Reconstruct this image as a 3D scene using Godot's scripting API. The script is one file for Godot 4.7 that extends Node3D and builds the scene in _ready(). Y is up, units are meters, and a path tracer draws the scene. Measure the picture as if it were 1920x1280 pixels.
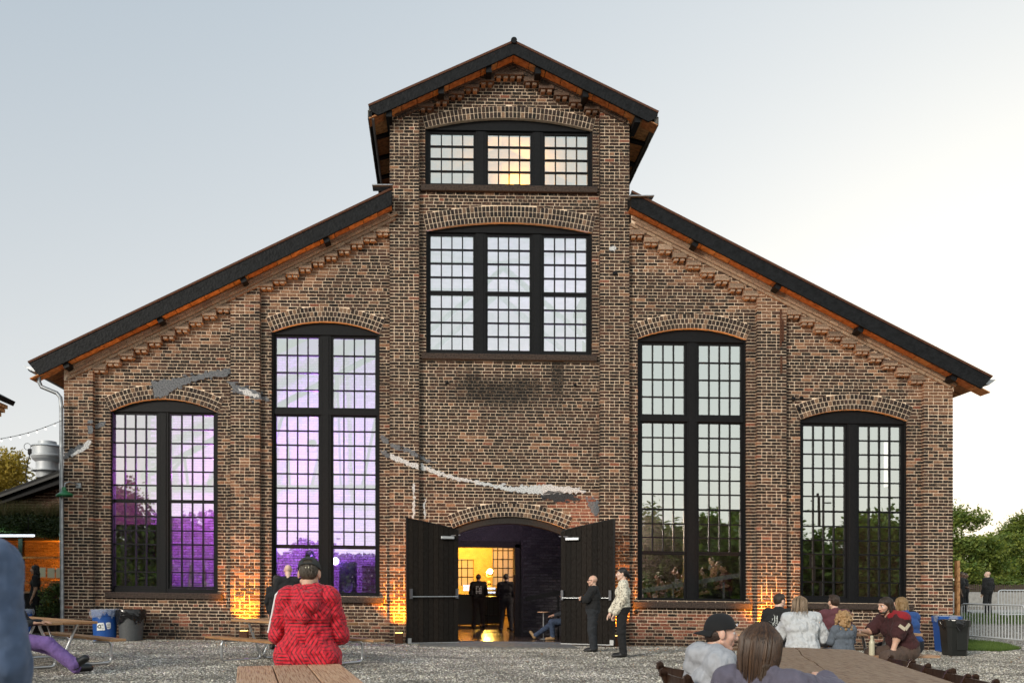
extends Node3D
# A brick industrial hall at dusk with people at picnic tables in front of it.
# World: x right, y up, z towards the viewer; the facade stands near z = 0, the ground falls gently to the right.

const SLOPE := -0.0135          # fall of the ground (and, by settlement, of the brick courses) along x
const XMID := 1.933
const EYE := 1.40
const EYEZ := 20.0
const FOCAL := 1500.0           # focal length in photo pixels (1920 wide), used to turn measurements into metres
const CX := 815.0
const CY := 1102.0

var rng := RandomNumberGenerator.new()
var names := {}
var M := {}
var noise := FastNoiseLite.new()

class MB:
	var v := PackedVector3Array()
	var n := PackedVector3Array()
	var c := PackedColorArray()
	var uv := PackedVector2Array()
	var col := Color(1, 1, 1)
	var xf := Transform3D()
	var lean := false           # follow the settled courses of the hall
	func at(p: Vector3) -> Vector3:
		var q := xf * p
		if lean:
			q.y += -0.0135 * (q.x - 1.933)
		return q
	func tri(a: Vector3, b: Vector3, d: Vector3) -> void:   # counter-clockwise seen from outside
		var A := at(a); var B := at(b); var D := at(d)
		var m := (B - A).cross(D - A).normalized()
		v.append(A); v.append(D); v.append(B)
		for i in 3:
			n.append(m); c.append(col); uv.append(Vector2(0, 0))
	func quad(a: Vector3, b: Vector3, d: Vector3, e: Vector3) -> void:
		tri(a, b, d); tri(a, d, e)
	func tris(a: Vector3, b: Vector3, d: Vector3, na: Vector3, nb: Vector3, nd: Vector3) -> void:
		v.append(at(a)); v.append(at(d)); v.append(at(b))
		n.append((xf.basis * na).normalized()); n.append((xf.basis * nd).normalized()); n.append((xf.basis * nb).normalized())
		for i in 3:
			c.append(col); uv.append(Vector2(0, 0))
	func box(lo: Vector3, hi: Vector3) -> void:
		var p := [Vector3(lo.x, lo.y, lo.z), Vector3(hi.x, lo.y, lo.z), Vector3(hi.x, hi.y, lo.z), Vector3(lo.x, hi.y, lo.z), Vector3(lo.x, lo.y, hi.z), Vector3(hi.x, lo.y, hi.z), Vector3(hi.x, hi.y, hi.z), Vector3(lo.x, hi.y, hi.z)]
		quad(p[4], p[5], p[6], p[7]); quad(p[1], p[0], p[3], p[2]); quad(p[0], p[4], p[7], p[3])
		quad(p[5], p[1], p[2], p[6]); quad(p[7], p[6], p[2], p[3]); quad(p[0], p[1], p[5], p[4])
	func cbox(mid: Vector3, size: Vector3) -> void:
		box(mid - size * 0.5, mid + size * 0.5)
	func bbox(mid: Vector3, s: Vector3, b: float) -> void:   # box with all edges chamfered
		var h := s * 0.5
		var k := Vector3(h.x - b, h.y - b, h.z - b)
		for sg in [1.0, -1.0]:
			face(mid, Vector3(0, 0, sg * h.z), Vector3(sg * k.x, 0, 0), Vector3(0, k.y, 0))
			face(mid, Vector3(sg * h.x, 0, 0), Vector3(0, 0, -sg * k.z), Vector3(0, k.y, 0))
			face(mid, Vector3(0, sg * h.y, 0), Vector3(k.x, 0, 0), Vector3(0, 0, -sg * k.z))
		for sx in [1.0, -1.0]:
			for sy in [1.0, -1.0]:
				q2(mid, Vector3(sx * h.x, sy * k.y, 0), Vector3(sx * k.x, sy * h.y, 0), Vector3(0, 0, k.z))
				q2(mid, Vector3(sx * h.x, 0, sy * k.z), Vector3(sx * k.x, 0, sy * h.z), Vector3(0, k.y, 0))
				q2(mid, Vector3(0, sx * h.y, sy * k.z), Vector3(0, sx * k.y, sy * h.z), Vector3(k.x, 0, 0))
				for sz in [1.0, -1.0]:
					out_tri(mid, mid + Vector3(sx * h.x, sy * k.y, sz * k.z), mid + Vector3(sx * k.x, sy * h.y, sz * k.z), mid + Vector3(sx * k.x, sy * k.y, sz * h.z))
	func face(mid: Vector3, o: Vector3, a: Vector3, b: Vector3) -> void:
		out_tri(mid, mid + o - a - b, mid + o + a - b, mid + o + a + b)
		out_tri(mid, mid + o - a - b, mid + o + a + b, mid + o - a + b)
	func q2(mid: Vector3, a: Vector3, b: Vector3, w: Vector3) -> void:
		out_tri(mid, mid + a - w, mid + a + w, mid + b + w)
		out_tri(mid, mid + a - w, mid + b + w, mid + b - w)
	func out_tri(mid: Vector3, a: Vector3, b: Vector3, d: Vector3) -> void:
		if (b - a).cross(d - a).dot((a + b + d) / 3.0 - mid) < 0.0:
			tri(a, d, b)
		else:
			tri(a, b, d)
	func bar(a: Vector3, b: Vector3, w: float, t: float, up := Vector3.UP) -> void:   # a rectangular bar from a to b
		var f := (b - a).normalized()
		var s := f.cross(up).normalized()
		if s.length() < 0.1:
			s = f.cross(Vector3.RIGHT).normalized()
		var u := s.cross(f).normalized()
		var keep := xf
		xf = xf * Transform3D(Basis(s, u, -f), (a + b) * 0.5)
		box(Vector3(-w / 2, -t / 2, -(b - a).length() / 2), Vector3(w / 2, t / 2, (b - a).length() / 2))
		xf = keep
	func tube(pts: Array, rad: Array, sides := 8, caps := true) -> void:
		var rings := []
		var cnt := pts.size()
		var prev := Vector3(0.123, 0.456, 0.789)
		for i in cnt:
			var f: Vector3 = (pts[mini(i + 1, cnt - 1)] - pts[maxi(i - 1, 0)]).normalized()
			var s := (prev - f * prev.dot(f)).normalized()
			prev = s
			var u := f.cross(s)
			var ring := []
			var r: float = rad[mini(i, rad.size() - 1)]
			for k in sides:
				var t := TAU * k / sides
				var d := s * cos(t) + u * sin(t)
				ring.append([pts[i] + d * r, d])
			rings.append(ring)
		for i in cnt - 1:
			for k in sides:
				var a = rings[i][k]; var b = rings[i][(k + 1) % sides]; var d = rings[i + 1][(k + 1) % sides]; var e = rings[i + 1][k]
				tris(a[0], b[0], d[0], a[1], b[1], d[1])
				tris(a[0], d[0], e[0], a[1], d[1], e[1])
		if caps:
			for k in sides:
				tri(pts[0], rings[0][(k + 1) % sides][0], rings[0][k][0])
				tri(pts[cnt - 1], rings[cnt - 1][k][0], rings[cnt - 1][(k + 1) % sides][0])
	func lathe(prof: Array, sides := 24, smooth := true) -> void:   # profile of Vector2(radius, y), bottom to top, about the y axis
		for i in prof.size() - 1:
			var p: Vector2 = prof[i]; var q: Vector2 = prof[i + 1]
			var e := Vector2(q.y - p.y, p.x - q.x).normalized()
			for k in sides:
				var t0 := TAU * k / sides; var t1 := TAU * (k + 1) / sides
				var a := Vector3(p.x * cos(t0), p.y, -p.x * sin(t0)); var b := Vector3(p.x * cos(t1), p.y, -p.x * sin(t1))
				var d := Vector3(q.x * cos(t1), q.y, -q.x * sin(t1)); var f := Vector3(q.x * cos(t0), q.y, -q.x * sin(t0))
				var n0 := Vector3(e.x * cos(t0), e.y, -e.x * sin(t0)); var n1 := Vector3(e.x * cos(t1), e.y, -e.x * sin(t1))
				tris(a, b, d, n0, n1, n1)
				tris(a, d, f, n0, n1, n0)
	func prism(poly: PackedVector2Array, z0: float, z1: float) -> void:   # polygon in x, y; pushed from z0 to z1
		var pp := poly
		if Geometry2D.is_polygon_clockwise(pp):
			pp.reverse()
		var idx := Geometry2D.triangulate_polygon(pp)
		for i in range(0, idx.size(), 3):
			var a := pp[idx[i]]; var b := pp[idx[i + 1]]; var d := pp[idx[i + 2]]
			if (b - a).cross(d - a) < 0.0:
				var t := b; b = d; d = t
			tri(Vector3(a.x, a.y, z1), Vector3(b.x, b.y, z1), Vector3(d.x, d.y, z1))
			tri(Vector3(a.x, a.y, z0), Vector3(d.x, d.y, z0), Vector3(b.x, b.y, z0))
		for i in pp.size():
			var a := pp[i]; var b := pp[(i + 1) % pp.size()]
			if (b - a).length() < 1e-5:
				continue
			quad(Vector3(a.x, a.y, z0), Vector3(b.x, b.y, z0), Vector3(b.x, b.y, z1), Vector3(a.x, a.y, z1))
	func mesh() -> ArrayMesh:
		var arr := []
		arr.resize(Mesh.ARRAY_MAX)
		arr[Mesh.ARRAY_VERTEX] = v
		arr[Mesh.ARRAY_NORMAL] = n
		arr[Mesh.ARRAY_COLOR] = c
		arr[Mesh.ARRAY_TEX_UV] = uv
		var m := ArrayMesh.new()
		if v.size() > 0:
			m.add_surface_from_arrays(Mesh.PRIMITIVE_TRIANGLES, arr)
		return m


# ---------- placing ----------
func G(x: float) -> float:
	return SLOPE * (x - XMID)

func ground(x: float, z: float) -> float:      # height of the ground
	var g := G(clampf(x, -16.0, 15.0))
	if z < -5.0 and x > 12.0:
		g += smoothstep(-5.0, -14.0, z) * 0.5 * smoothstep(12.0, 15.0, x)
	return g

func P(px: float, py: float, z: float) -> Vector3:     # a measured point of the photograph at distance z
	var k := (EYEZ - z) / FOCAL
	return Vector3((px - CX) * k, EYE + (CY - py) * k, z)

func UV(px: float, py: float, z := 0.0) -> Vector2:    # the same, in the facade's own levelled axes
	var p := P(px, py, z)
	return Vector2(p.x, p.y - G(p.x))

func gp(x: float, z: float) -> Vector3:
	return Vector3(x, ground(x, z), z)

# ---------- nodes ----------
func numbered(called: String) -> String:
	var k: int = names.get(called, 0)
	names[called] = k + 1
	return called if k == 0 else "%s_%03d" % [called, k]

func meta(o: Node, label: String, category: String, group := "") -> void:
	o.set_meta("label", label)
	o.set_meta("category", category)
	if group != "":
		o.set_meta("group", group)

func thing(called: String, label: String, category: String, at := Vector3.ZERO, turn := 0.0, group := "") -> Node3D:
	var o := Node3D.new()
	o.name = numbered(called)
	add_child(o)
	o.position = at
	o.rotation.y = turn
	meta(o, label, category, group)
	return o

func part(called: String, mesh: Mesh, m: Material, parent: Node, label := "") -> MeshInstance3D:
	var o := MeshInstance3D.new()
	o.name = called
	o.mesh = mesh
	o.material_override = m
	parent.add_child(o, true)
	if label != "":
		o.set_meta("label", label)
	return o

func solo(called: String, mesh: Mesh, m: Material, label: String, category: String, at := Vector3.ZERO, group := "") -> MeshInstance3D:
	var o := part(numbered(called), mesh, m, self)
	o.position = at
	meta(o, label, category, group)
	return o

func structure(called: String, mesh: Mesh, m: Material) -> MeshInstance3D:
	var o := part(numbered(called), mesh, m, self)
	o.set_meta("kind", "structure")
	return o

func multi(called: String, mesh: Mesh, m: Material, parent: Node, xfs: Array, cols: PackedColorArray) -> MultiMeshInstance3D:
	var mm := MultiMesh.new()
	mm.transform_format = MultiMesh.TRANSFORM_3D
	mm.use_colors = cols.size() > 0
	mm.mesh = mesh
	mm.instance_count = xfs.size()
	for i in xfs.size():
		mm.set_instance_transform(i, xfs[i])
		if mm.use_colors:
			mm.set_instance_color(i, cols[i])
	var o := MultiMeshInstance3D.new()
	o.name = called
	o.multimesh = mm
	o.material_override = m
	parent.add_child(o, true)
	o.set_meta("kind", "stuff")
	return o

# ---------- materials ----------
func lin(r: float, g: float, b: float) -> Color:
	return Color(r, g, b).linear_to_srgb()

func plain(r: float, g: float, b: float, rough := 0.8, metal := 0.0) -> StandardMaterial3D:
	var m := StandardMaterial3D.new()
	m.albedo_color = lin(r, g, b)
	m.roughness = rough
	m.metallic = metal
	m.cull_mode = BaseMaterial3D.CULL_DISABLED
	return m

func nz(freq: float, sd: int, octaves := 4, kind := FastNoiseLite.TYPE_SIMPLEX_SMOOTH) -> FastNoiseLite:
	var f := FastNoiseLite.new()
	f.seed = sd
	f.frequency = freq
	f.noise_type = kind
	f.fractal_octaves = octaves
	return f

func ntex(f: FastNoiseLite, size: int, stops: Array, cols: Array) -> NoiseTexture2D:
	var t := NoiseTexture2D.new()
	t.width = size
	t.height = size
	t.seamless = true
	t.noise = f
	t.normalize = true
	var g := Gradient.new()
	g.offsets = PackedFloat32Array(stops)
	g.colors = PackedColorArray(cols)
	t.color_ramp = g
	return t

func nnorm(f: FastNoiseLite, size: int, strength: float) -> NoiseTexture2D:
	var t := NoiseTexture2D.new()
	t.width = size
	t.height = size
	t.seamless = true
	t.noise = f
	t.as_normal_map = true
	t.bump_strength = strength
	return t

func grey(x: float, a := 1.0) -> Color:
	return Color(x, x, x, a)

func tri3(m: StandardMaterial3D, scale: Vector3, world := true) -> StandardMaterial3D:
	m.uv1_triplanar = true
	m.uv1_world_triplanar = world
	m.uv1_scale = scale
	return m

func textured(base: StandardMaterial3D, tex: Texture2D, scale: Vector3, norm: Texture2D = null, world := true, nscale := 1.0) -> StandardMaterial3D:
	base.albedo_texture = tex
	if norm:
		base.normal_enabled = true
		base.normal_texture = norm
		base.normal_scale = nscale
	return tri3(base, scale, world)

func glow(r: float, g: float, b: float, e: float) -> StandardMaterial3D:
	var m := StandardMaterial3D.new()
	m.albedo_color = Color(0.1, 0.1, 0.1)
	m.emission_enabled = true
	m.emission = lin(r, g, b)
	m.emission_energy_multiplier = e
	return m

func cloth(r: float, g: float, b: float, rim := 0.25) -> StandardMaterial3D:
	var m := plain(r, g, b, 0.9)
	m.rim_enabled = true
	m.rim = rim
	m.rim_tint = 0.6
	m.albedo_texture = M.t_cloth
	return tri3(m, Vector3(3, 3, 3), false)

func materials() -> void:
	M.t_cloth = ntex(nz(0.02, 5, 5), 256, [0.0, 1.0], [grey(0.86), grey(1.0)])
	M.t_grain_n = nnorm(nz(0.05, 6, 4), 512, 5.0)
	var tb := ntex(nz(0.03, 7, 5), 512, [0.0, 0.35, 0.7, 1.0], [grey(0.45), grey(0.75), grey(0.95), grey(1.0)])
	var smear := ntex(nz(0.018, 8, 5), 512, [0.0, 0.62, 0.76, 1.0], [Color(0.72, 0.60, 0.48, 0), Color(0.72, 0.60, 0.48, 0), Color(0.72, 0.58, 0.46, 0.30), Color(0.78, 0.64, 0.52, 0.6)])
	var m := plain(1, 1, 1, 0.95)
	m.vertex_color_use_as_albedo = true
	textured(m, tb, Vector3(1.7, 1.7, 1.7), M.t_grain_n, true, 0.9)
	m.detail_enabled = true
	m.detail_albedo = smear
	m.detail_blend_mode = BaseMaterial3D.BLEND_MODE_MIX
	M.brick = m
	m = plain(1, 1, 1, 0.9)
	m.vertex_color_use_as_albedo = true
	textured(m, tb, Vector3(1.7, 1.7, 1.7), M.t_grain_n, true, 0.9)
	M.brick_clean = m
	var tm := ntex(nz(0.02, 9, 5), 512, [0.0, 0.4, 1.0], [Color(0.82, 0.75, 0.68), Color(0.93, 0.87, 0.80), Color(1.0, 0.97, 0.92)])
	M.mortar = textured(plain(0.94, 0.835, 0.735, 0.95), tm, Vector3(0.8, 0.8, 0.8), M.t_grain_n, true, 0.7)
	M.mortar.vertex_color_use_as_albedo = true
	M.black = textured(plain(0.0095, 0.0095, 0.0105, 0.5), ntex(nz(0.03, 10, 5), 256, [0, 1], [grey(0.8), grey(1)]), Vector3(1, 1, 1), M.t_grain_n, true, 0.25)
	M.fascia = textured(plain(0.0125, 0.013, 0.0145, 0.6), ntex(nz(0.02, 11, 5), 512, [0, 0.5, 1], [grey(0.6), grey(0.85), grey(1)]), Vector3(0.5, 0.5, 0.5), M.t_grain_n, true, 0.5)
	M.sill = textured(plain(0.075, 0.05, 0.038, 0.95), tb, Vector3(1.2, 1.2, 1.2), M.t_grain_n, true, 1.2)
	var tp := ntex(nz(0.035, 44, 5), 512, [0.0, 0.35, 0.55, 1.0], [grey(0.5), grey(0.78), grey(0.9), grey(1.0)])
	M.patch_grey = textured(plain(0.21, 0.22, 0.235, 0.95), tp, Vector3(1.2, 1.2, 1.2), M.t_grain_n, true, 1.5)
	M.patch_white = textured(plain(0.85, 0.84, 0.83, 0.95), tp, Vector3(1.5, 1.5, 1.5), M.t_grain_n, true, 1.5)
	M.patch_dark = textured(plain(0.05, 0.054, 0.06, 0.95), tp, Vector3(1.2, 1.2, 1.2), M.t_grain_n, true, 1.5)
	for key in ["black", "fascia", "black_wood"]:
		if M.has(key):
			M[key].metallic_specular = 0.28
	# coated glass: about half of the light is mirrored, the rest passes
	m = StandardMaterial3D.new()
	m.albedo_color = Color(0.95, 0.975, 0.965, 0.58)
	m.albedo_texture = ntex(nz(0.01, 12, 2), 32, [0, 1], [grey(0.985), grey(1)])
	m.transparency = BaseMaterial3D.TRANSPARENCY_ALPHA
	m.metallic = 1.0
	m.roughness = 0.0
	M.glass = m
	var soffit_t := ntex(nz(0.02, 13, 5), 512, [0, 0.5, 1], [Color(0.5, 0.42, 0.36), Color(0.85, 0.8, 0.75), grey(1)])
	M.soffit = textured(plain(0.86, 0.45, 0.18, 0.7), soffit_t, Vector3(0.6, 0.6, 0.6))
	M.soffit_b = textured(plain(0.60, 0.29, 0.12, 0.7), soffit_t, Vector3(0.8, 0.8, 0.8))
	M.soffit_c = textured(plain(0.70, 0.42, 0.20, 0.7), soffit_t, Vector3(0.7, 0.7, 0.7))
	M.zinc = textured(plain(0.42, 0.44, 0.46, 0.42, 0.75), ntex(nz(0.02, 14, 4), 256, [0, 1], [grey(0.75), grey(1)]), Vector3(1, 1, 1))
	M.zinc_dark = plain(0.10, 0.10, 0.11, 0.5, 0.5)
	M.galv = plain(0.55, 0.56, 0.57, 0.35, 0.85)
	M.shingle = textured(plain(0.17, 0.16, 0.14, 0.95), tb, Vector3(2, 2, 2), M.t_grain_n)
	M.rust = textured(plain(0.13, 0.045, 0.018, 0.85), tb, Vector3(2, 2, 2), M.t_grain_n)
	var gr := ntex(nz(0.05, 15, 5), 512, [0, 0.36, 0.5, 0.64, 1], [Color(0.50, 0.38, 0.29), Color(0.74, 0.62, 0.52), Color(0.93, 0.87, 0.80), Color(0.82, 0.73, 0.64), grey(1)])
	for k in 3:
		m = textured(plain([0.56, 0.50, 0.60][k], [0.37, 0.32, 0.42][k], [0.20, 0.17, 0.25][k], 0.75), gr, Vector3(0.10, 3.4, 3.4), M.t_grain_n, false, 0.4)
		m.uv1_offset = Vector3(0.31 * k, 0.17 * k, 0.4 * k)
		M["wood%d" % k] = m
		m = textured(plain([0.66, 0.60, 0.70][k], [0.50, 0.455, 0.53][k], [0.385, 0.35, 0.40][k], 0.75), gr, Vector3(0.10, 3.4, 3.4), M.t_grain_n, false, 0.4)
		m.uv1_offset = Vector3(0.21 * k, 0.37 * k, 0.1 * k)
		M["pale%d" % k] = m
	for k in 3:
		m = textured(plain([0.016, 0.012, 0.021][k], [0.0148, 0.0112, 0.019][k], [0.014, 0.0106, 0.0175][k], 0.72), gr, Vector3(2.2, 0.25, 2.2), M.t_grain_n, true, 0.8)
		m.uv1_offset = Vector3(0.3 * k, 0.21 * k, 0)
		m.metallic_specular = 0.3
		M["door%d" % k] = m
	M.brown_wood = textured(plain(0.35, 0.285, 0.22, 0.65), gr, Vector3(1.4, 1.4, 0.16), M.t_grain_n, false, 0.3)
	M.dark_wood = textured(plain(0.05, 0.028, 0.018, 0.35), gr, Vector3(1.4, 0.3, 1.4), null, false)
	M.black_wood = textured(plain(0.026, 0.024, 0.023, 0.75), gr, Vector3(2.2, 0.25, 2.2), M.t_grain_n, true, 0.7)
	M.skin = plain(1, 1, 1, 0.5)
	M.skin.vertex_color_use_as_albedo = true
	M.skin.subsurf_scatter_enabled = true
	M.skin.subsurf_scatter_strength = 0.12
	M.vcol = plain(1, 1, 1, 0.8)
	M.vcol.vertex_color_use_as_albedo = true
	M.hair = plain(1, 1, 1, 0.55)
	M.hair.vertex_color_use_as_albedo = true
	wrinkle = nz(1.0, 501, 3)
	M.blue_plastic_dark = plain(0.02, 0.05, 0.14, 0.2)

func make_sky() -> PanoramaSkyMaterial:
	# dusk air: a pale horizon, cooler towards the zenith, lightest round the low sun at the right
	var w := 512
	var h := 256
	var data := PackedFloat32Array()
	data.resize(w * h * 3)
	var dusk_light := Vector3(0.66, 0.08, -0.75).normalized()
	var i := 0
	for y in h:
		var el := PI / 2.0 - (y + 0.5) / h * PI
		for x in w:
			var az := (x + 0.5) / w * TAU
			var d := Vector3(sin(az) * cos(el), sin(el), -cos(az) * cos(el))
			var t := clampf(d.y, 0.0, 1.0)
			var c := Vector3(0.54, 0.54, 0.525).lerp(Vector3(0.135, 0.203, 0.275), minf(1.0, pow(t, 0.72) * 1.08))
			var k := (d.dot(dusk_light) + 1.0) * 0.5
			var broad := pow(k, 4.0)
			c += Vector3(0.235, 0.212, 0.18) * broad
			c += Vector3(0.36, 0.27, 0.13) * pow(k, 26.0) * (1.0 - t)
			# the far side of the sky, mirrored in the windows: a bright even veil
			var rear := smoothstep(-0.15, 0.75, d.z)
			c = c.lerp(Vector3(0.80, 0.79, 0.73).lerp(Vector3(0.42, 0.52, 0.58), minf(1.0, pow(t, 0.9) * 1.15)), rear)
			var warm := pow(1.0 - t, 9.0)
			c = c.lerp(c * Vector3(1.05, 0.99, 0.90), warm)
			if d.y < 0.0:
				c = c.lerp(Vector3(0.25, 0.24, 0.22), clampf(-d.y * 6.0, 0.0, 1.0))
			data[i] = c.x; data[i + 1] = c.y; data[i + 2] = c.z
			i += 3
	var img := Image.create_from_data(w, h, false, Image.FORMAT_RGBF, data.to_byte_array())
	var m := PanoramaSkyMaterial.new()
	m.panorama = ImageTexture.create_from_image(img)
	return m

func _ready() -> void:
	rng.seed = 20240917
	# --- camera ---
	var cam := Camera3D.new()
	cam.name = "camera"
	add_child(cam)
	cam.position = Vector3(0, EYE, EYEZ)
	var near := 0.1
	cam.set_frustum(near * 1280.0 / FOCAL, Vector2((960.0 - CX) / FOCAL * near, (CY - 640.0) / FOCAL * near), near, 900.0)
	var attr := CameraAttributesPhysical.new()
	attr.frustum_near = near
	attr.frustum_far = 900.0
	attr.frustum_focal_length = 28.0
	attr.frustum_focus_distance = 9.0
	attr.exposure_aperture = 3.4
	cam.attributes = attr
	cam.current = true
	# --- sky, front light, exposure ---
	var env := Environment.new()
	env.background_mode = Environment.BG_SKY
	env.sky = Sky.new()
	env.sky.sky_material = make_sky()
	env.background_energy_multiplier = 1.0
	env.tonemap_mode = Environment.TONE_MAPPER_LINEAR
	env.tonemap_exposure = 1.68
	env.sdfgi_enabled = true
	env.ssao_enabled = true
	env.ssil_enabled = true
	var we := WorldEnvironment.new()
	we.name = "world_environment"
	we.environment = env
	add_child(we)
	var front_light := DirectionalLight3D.new()  # soft unseen light from front left for the facade; the low sun stands elsewhere
	front_light.name = "dusk_light"
	add_child(front_light)
	front_light.light_energy = 0.5
	front_light.light_color = Color(1.0, 0.96, 0.90)
	front_light.light_angular_distance = 14.0
	front_light.shadow_enabled = true
	front_light.look_at_from_position(Vector3(-0.62, 0.38, 0.69) * 50.0, Vector3.ZERO)
	# --- the place ---
	materials()
	noise = nz(1.0, 77, 3)
	setting()
	hall()
	furniture()
	interior()
	background()
	people()

# ================= the hall =================
var hall_root: Node3D
const CP := 0.0812
const ZP := 0.12
var bx: Array = []              # bricks: [centre u, v, z, length, height, colour]
var openings: Array = []
var WIN := [
	{"l": 206.5, "r": 407.0, "c": 747.5, "s": 770.0, "b": 1111.0, "cols": [[214.5, 293.5], [320.5, 400.5]], "tiers": [[777.7, 936.0, 6], [942.0, 1098.0, 6]], "t": 27.0, "zone": 1},
	{"l": 509.0, "r": 711.0, "c": 602.5, "s": 622.0, "b": 1118.0, "cols": [[518.5, 597.0], [625.0, 703.5]], "tiers": [[634.0, 764.0, 4], [781.0, 942.0, 6], [945.5, 1021.0, 3], [1028.0, 1109.0, 1]], "t": 28.0, "zone": 3},
	{"l": 799.5, "r": 1110.0, "c": 417.0, "s": 432.0, "b": 665.0, "cols": [[807.5, 887.0], [914.5, 993.0], [1020.0, 1099.0]], "tiers": [[443.0, 546.0, 4], [554.0, 656.0, 4]], "t": 31.0, "zone": 5},
	{"l": 797.5, "r": 1111.0, "c": 221.0, "s": 240.0, "b": 350.0, "cols": [[807.5, 887.5], [915.0, 994.0], [1021.5, 1101.0]], "tiers": [[252.0, 345.0, 4]], "t": 22.0, "zone": 5},
	{"l": 1196.5, "r": 1400.0, "c": 615.5, "s": 634.0, "b": 1129.0, "cols": [[1204.0, 1282.5], [1310.0, 1388.0]], "tiers": [[647.0, 777.0, 4], [794.0, 953.0, 6], [956.5, 1033.0, 3], [1040.0, 1120.6, 1]], "t": 28.0, "zone": 7},
	{"l": 1501.5, "r": 1702.0, "c": 767.5, "s": 786.0, "b": 1131.0, "cols": [[1505.5, 1583.0], [1610.0, 1687.6]], "tiers": [[799.0, 957.0, 6], [960.5, 1117.0, 6]], "t": 28.5, "zone": 9},
]
const WLABEL := ["left outer", "left inner", "middle", "top", "right inner", "right outer"]

func opening(l: float, r: float, crown: float, spring: float, bottom: float, t: float, zone: int) -> Dictionary:
	var a := UV(l, spring)
	var b := UV(r, spring)
	var mid := (l + r) / 2.0
	var o := {"l": a.x, "r": b.x, "mid": (a.x + b.x) / 2.0, "vs": a.y, "vc": UV(mid, crown).y, "vb": UV(mid, bottom).y, "t": t / 75.0, "zone": zone}
	o.hw = (o.r - o.l) / 2.0
	var rise: float = o.vc - o.vs
	o.R = (o.hw * o.hw + rise * rise) / (2.0 * rise)
	o.cy = o.vc - o.R
	o.Ro = o.R + o.t
	o.th = asin(o.hw / o.R)
	return o

func hole_half(o: Dictionary, v: float) -> float:     # half width that the opening and its arch take at height v
	if v < o.vb or v > o.cy + o.Ro:
		return -1.0
	if v < o.vs:
		return o.hw
	var ve: float = o.cy + o.Ro * cos(o.th)
	if v < ve:
		return lerpf(o.hw, o.Ro * sin(o.th), (v - o.vs) / (ve - o.vs))
	return sqrt(maxf(0.0, o.Ro * o.Ro - (v - o.cy) * (v - o.cy)))

func line_through(a: Vector2, b: Vector2, drop: float) -> Array:    # v = m u + q
	var m := (b.y - a.y) / (b.x - a.x)
	return [m, a.y - m * a.x - drop]

func brick_color(u: float, v: float, zone: int, near_roof: float, low: float) -> Color:
	# what the bricks are: overburnt dark ones, brown ones, tan ones where the face weathered, newer red ones in repairs
	var n1 := noise.get_noise_2d(u * 0.35, v * 0.35)
	var n2 := noise.get_noise_2d(u * 1.3 + 40.0, v * 1.3)
	var dark := Color(0.0115, 0.0085, 0.0075)
	var brown := Color(0.042, 0.0205, 0.0145)
	var mid := Color(0.118, 0.052, 0.033)
	var tan_ := Color(0.44, 0.225, 0.125)
	var red := Color(0.30, 0.090, 0.048)
	var r := rng.randf()
	var c: Color
	var tan_p := 0.03 + 0.24 * smoothstep(0.12, 0.5, n1) + 0.70 * smoothstep(1.05, 0.25, near_roof)
	if (zone == 2 or zone == 4) and v < 4.5:
		tan_p += 0.16
	if zone == 5 or zone == 4 or zone == 6:
		tan_p = 0.025 + 0.13 * smoothstep(0.1, 0.5, n1) + (0.14 if zone == 4 and v < 4.5 else 0.0)
		if v > 11.3:
			tan_p = 0.02
	var mid_p := 0.16 + 0.25 * maxf(0.0, n2)
	var red_p := 0.012
	if low < 0.85:
		if (zone == 7 and low < 0.78) :
			red_p = 0.62
		elif zone == 9 or (zone == 1 and u > -7.0) or zone == 3:
			red_p = 0.18 if low < 0.65 and low > 0.12 else 0.05
		elif zone == 10 or zone == 0:
			red_p = 0.10
	if zone == 10 and v > 0.7 and v < 1.9:
		red_p = 0.25
	# the rebuilt patch at the upper right of the door
	if zone == 5 and u > 3.15 and v > 2.9 and v < 3.75:
		red_p = 0.75; tan_p = 0.2
	if low < 0.15:
		red_p = 0.02; tan_p = 0.0
	if r < red_p:
		c = red.lerp(Color(0.36, 0.15, 0.10), rng.randf() * 0.8)
	elif r < red_p + tan_p:
		c = tan_.lerp(mid, rng.randf() * 0.7)
	elif r < red_p + tan_p + mid_p:
		c = mid.lerp(brown, rng.randf())
	elif rng.randf() < 0.34:
		c = brown.lerp(mid, rng.randf() * 0.5)
	else:
		c = dark.lerp(brown, rng.randf() * 0.55)
	# the sooty stain below the middle window
	if zone == 5:
		c = c.lerp(Color(0.008, 0.0075, 0.007), stain(u, v))
	return c

var corbels := []       # per panel zone: [[u0, u1, v], ...]
var zone_u := []
var roofL := []; var roofR := []; var towL := []; var towR := []

func zone_top(z: int, u: float) -> float:
	if z <= 3:
		return roofL[0] * u + roofL[1]
	if z >= 7:
		return roofR[0] * u + roofR[1]
	return minf(towL[0] * u + towL[1], towR[0] * u + towR[1])

func steps(x0: float, w: float, n: int, y0: float, dy: float) -> Array:
	var out := []
	for i in n:
		var a := UV(x0 + w * i, y0 + dy * i, ZP)
		var b := UV(x0 + w * (i + 1), y0 + dy * i, ZP)
		out.append([a.x, b.x, a.y])
	return out

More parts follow.
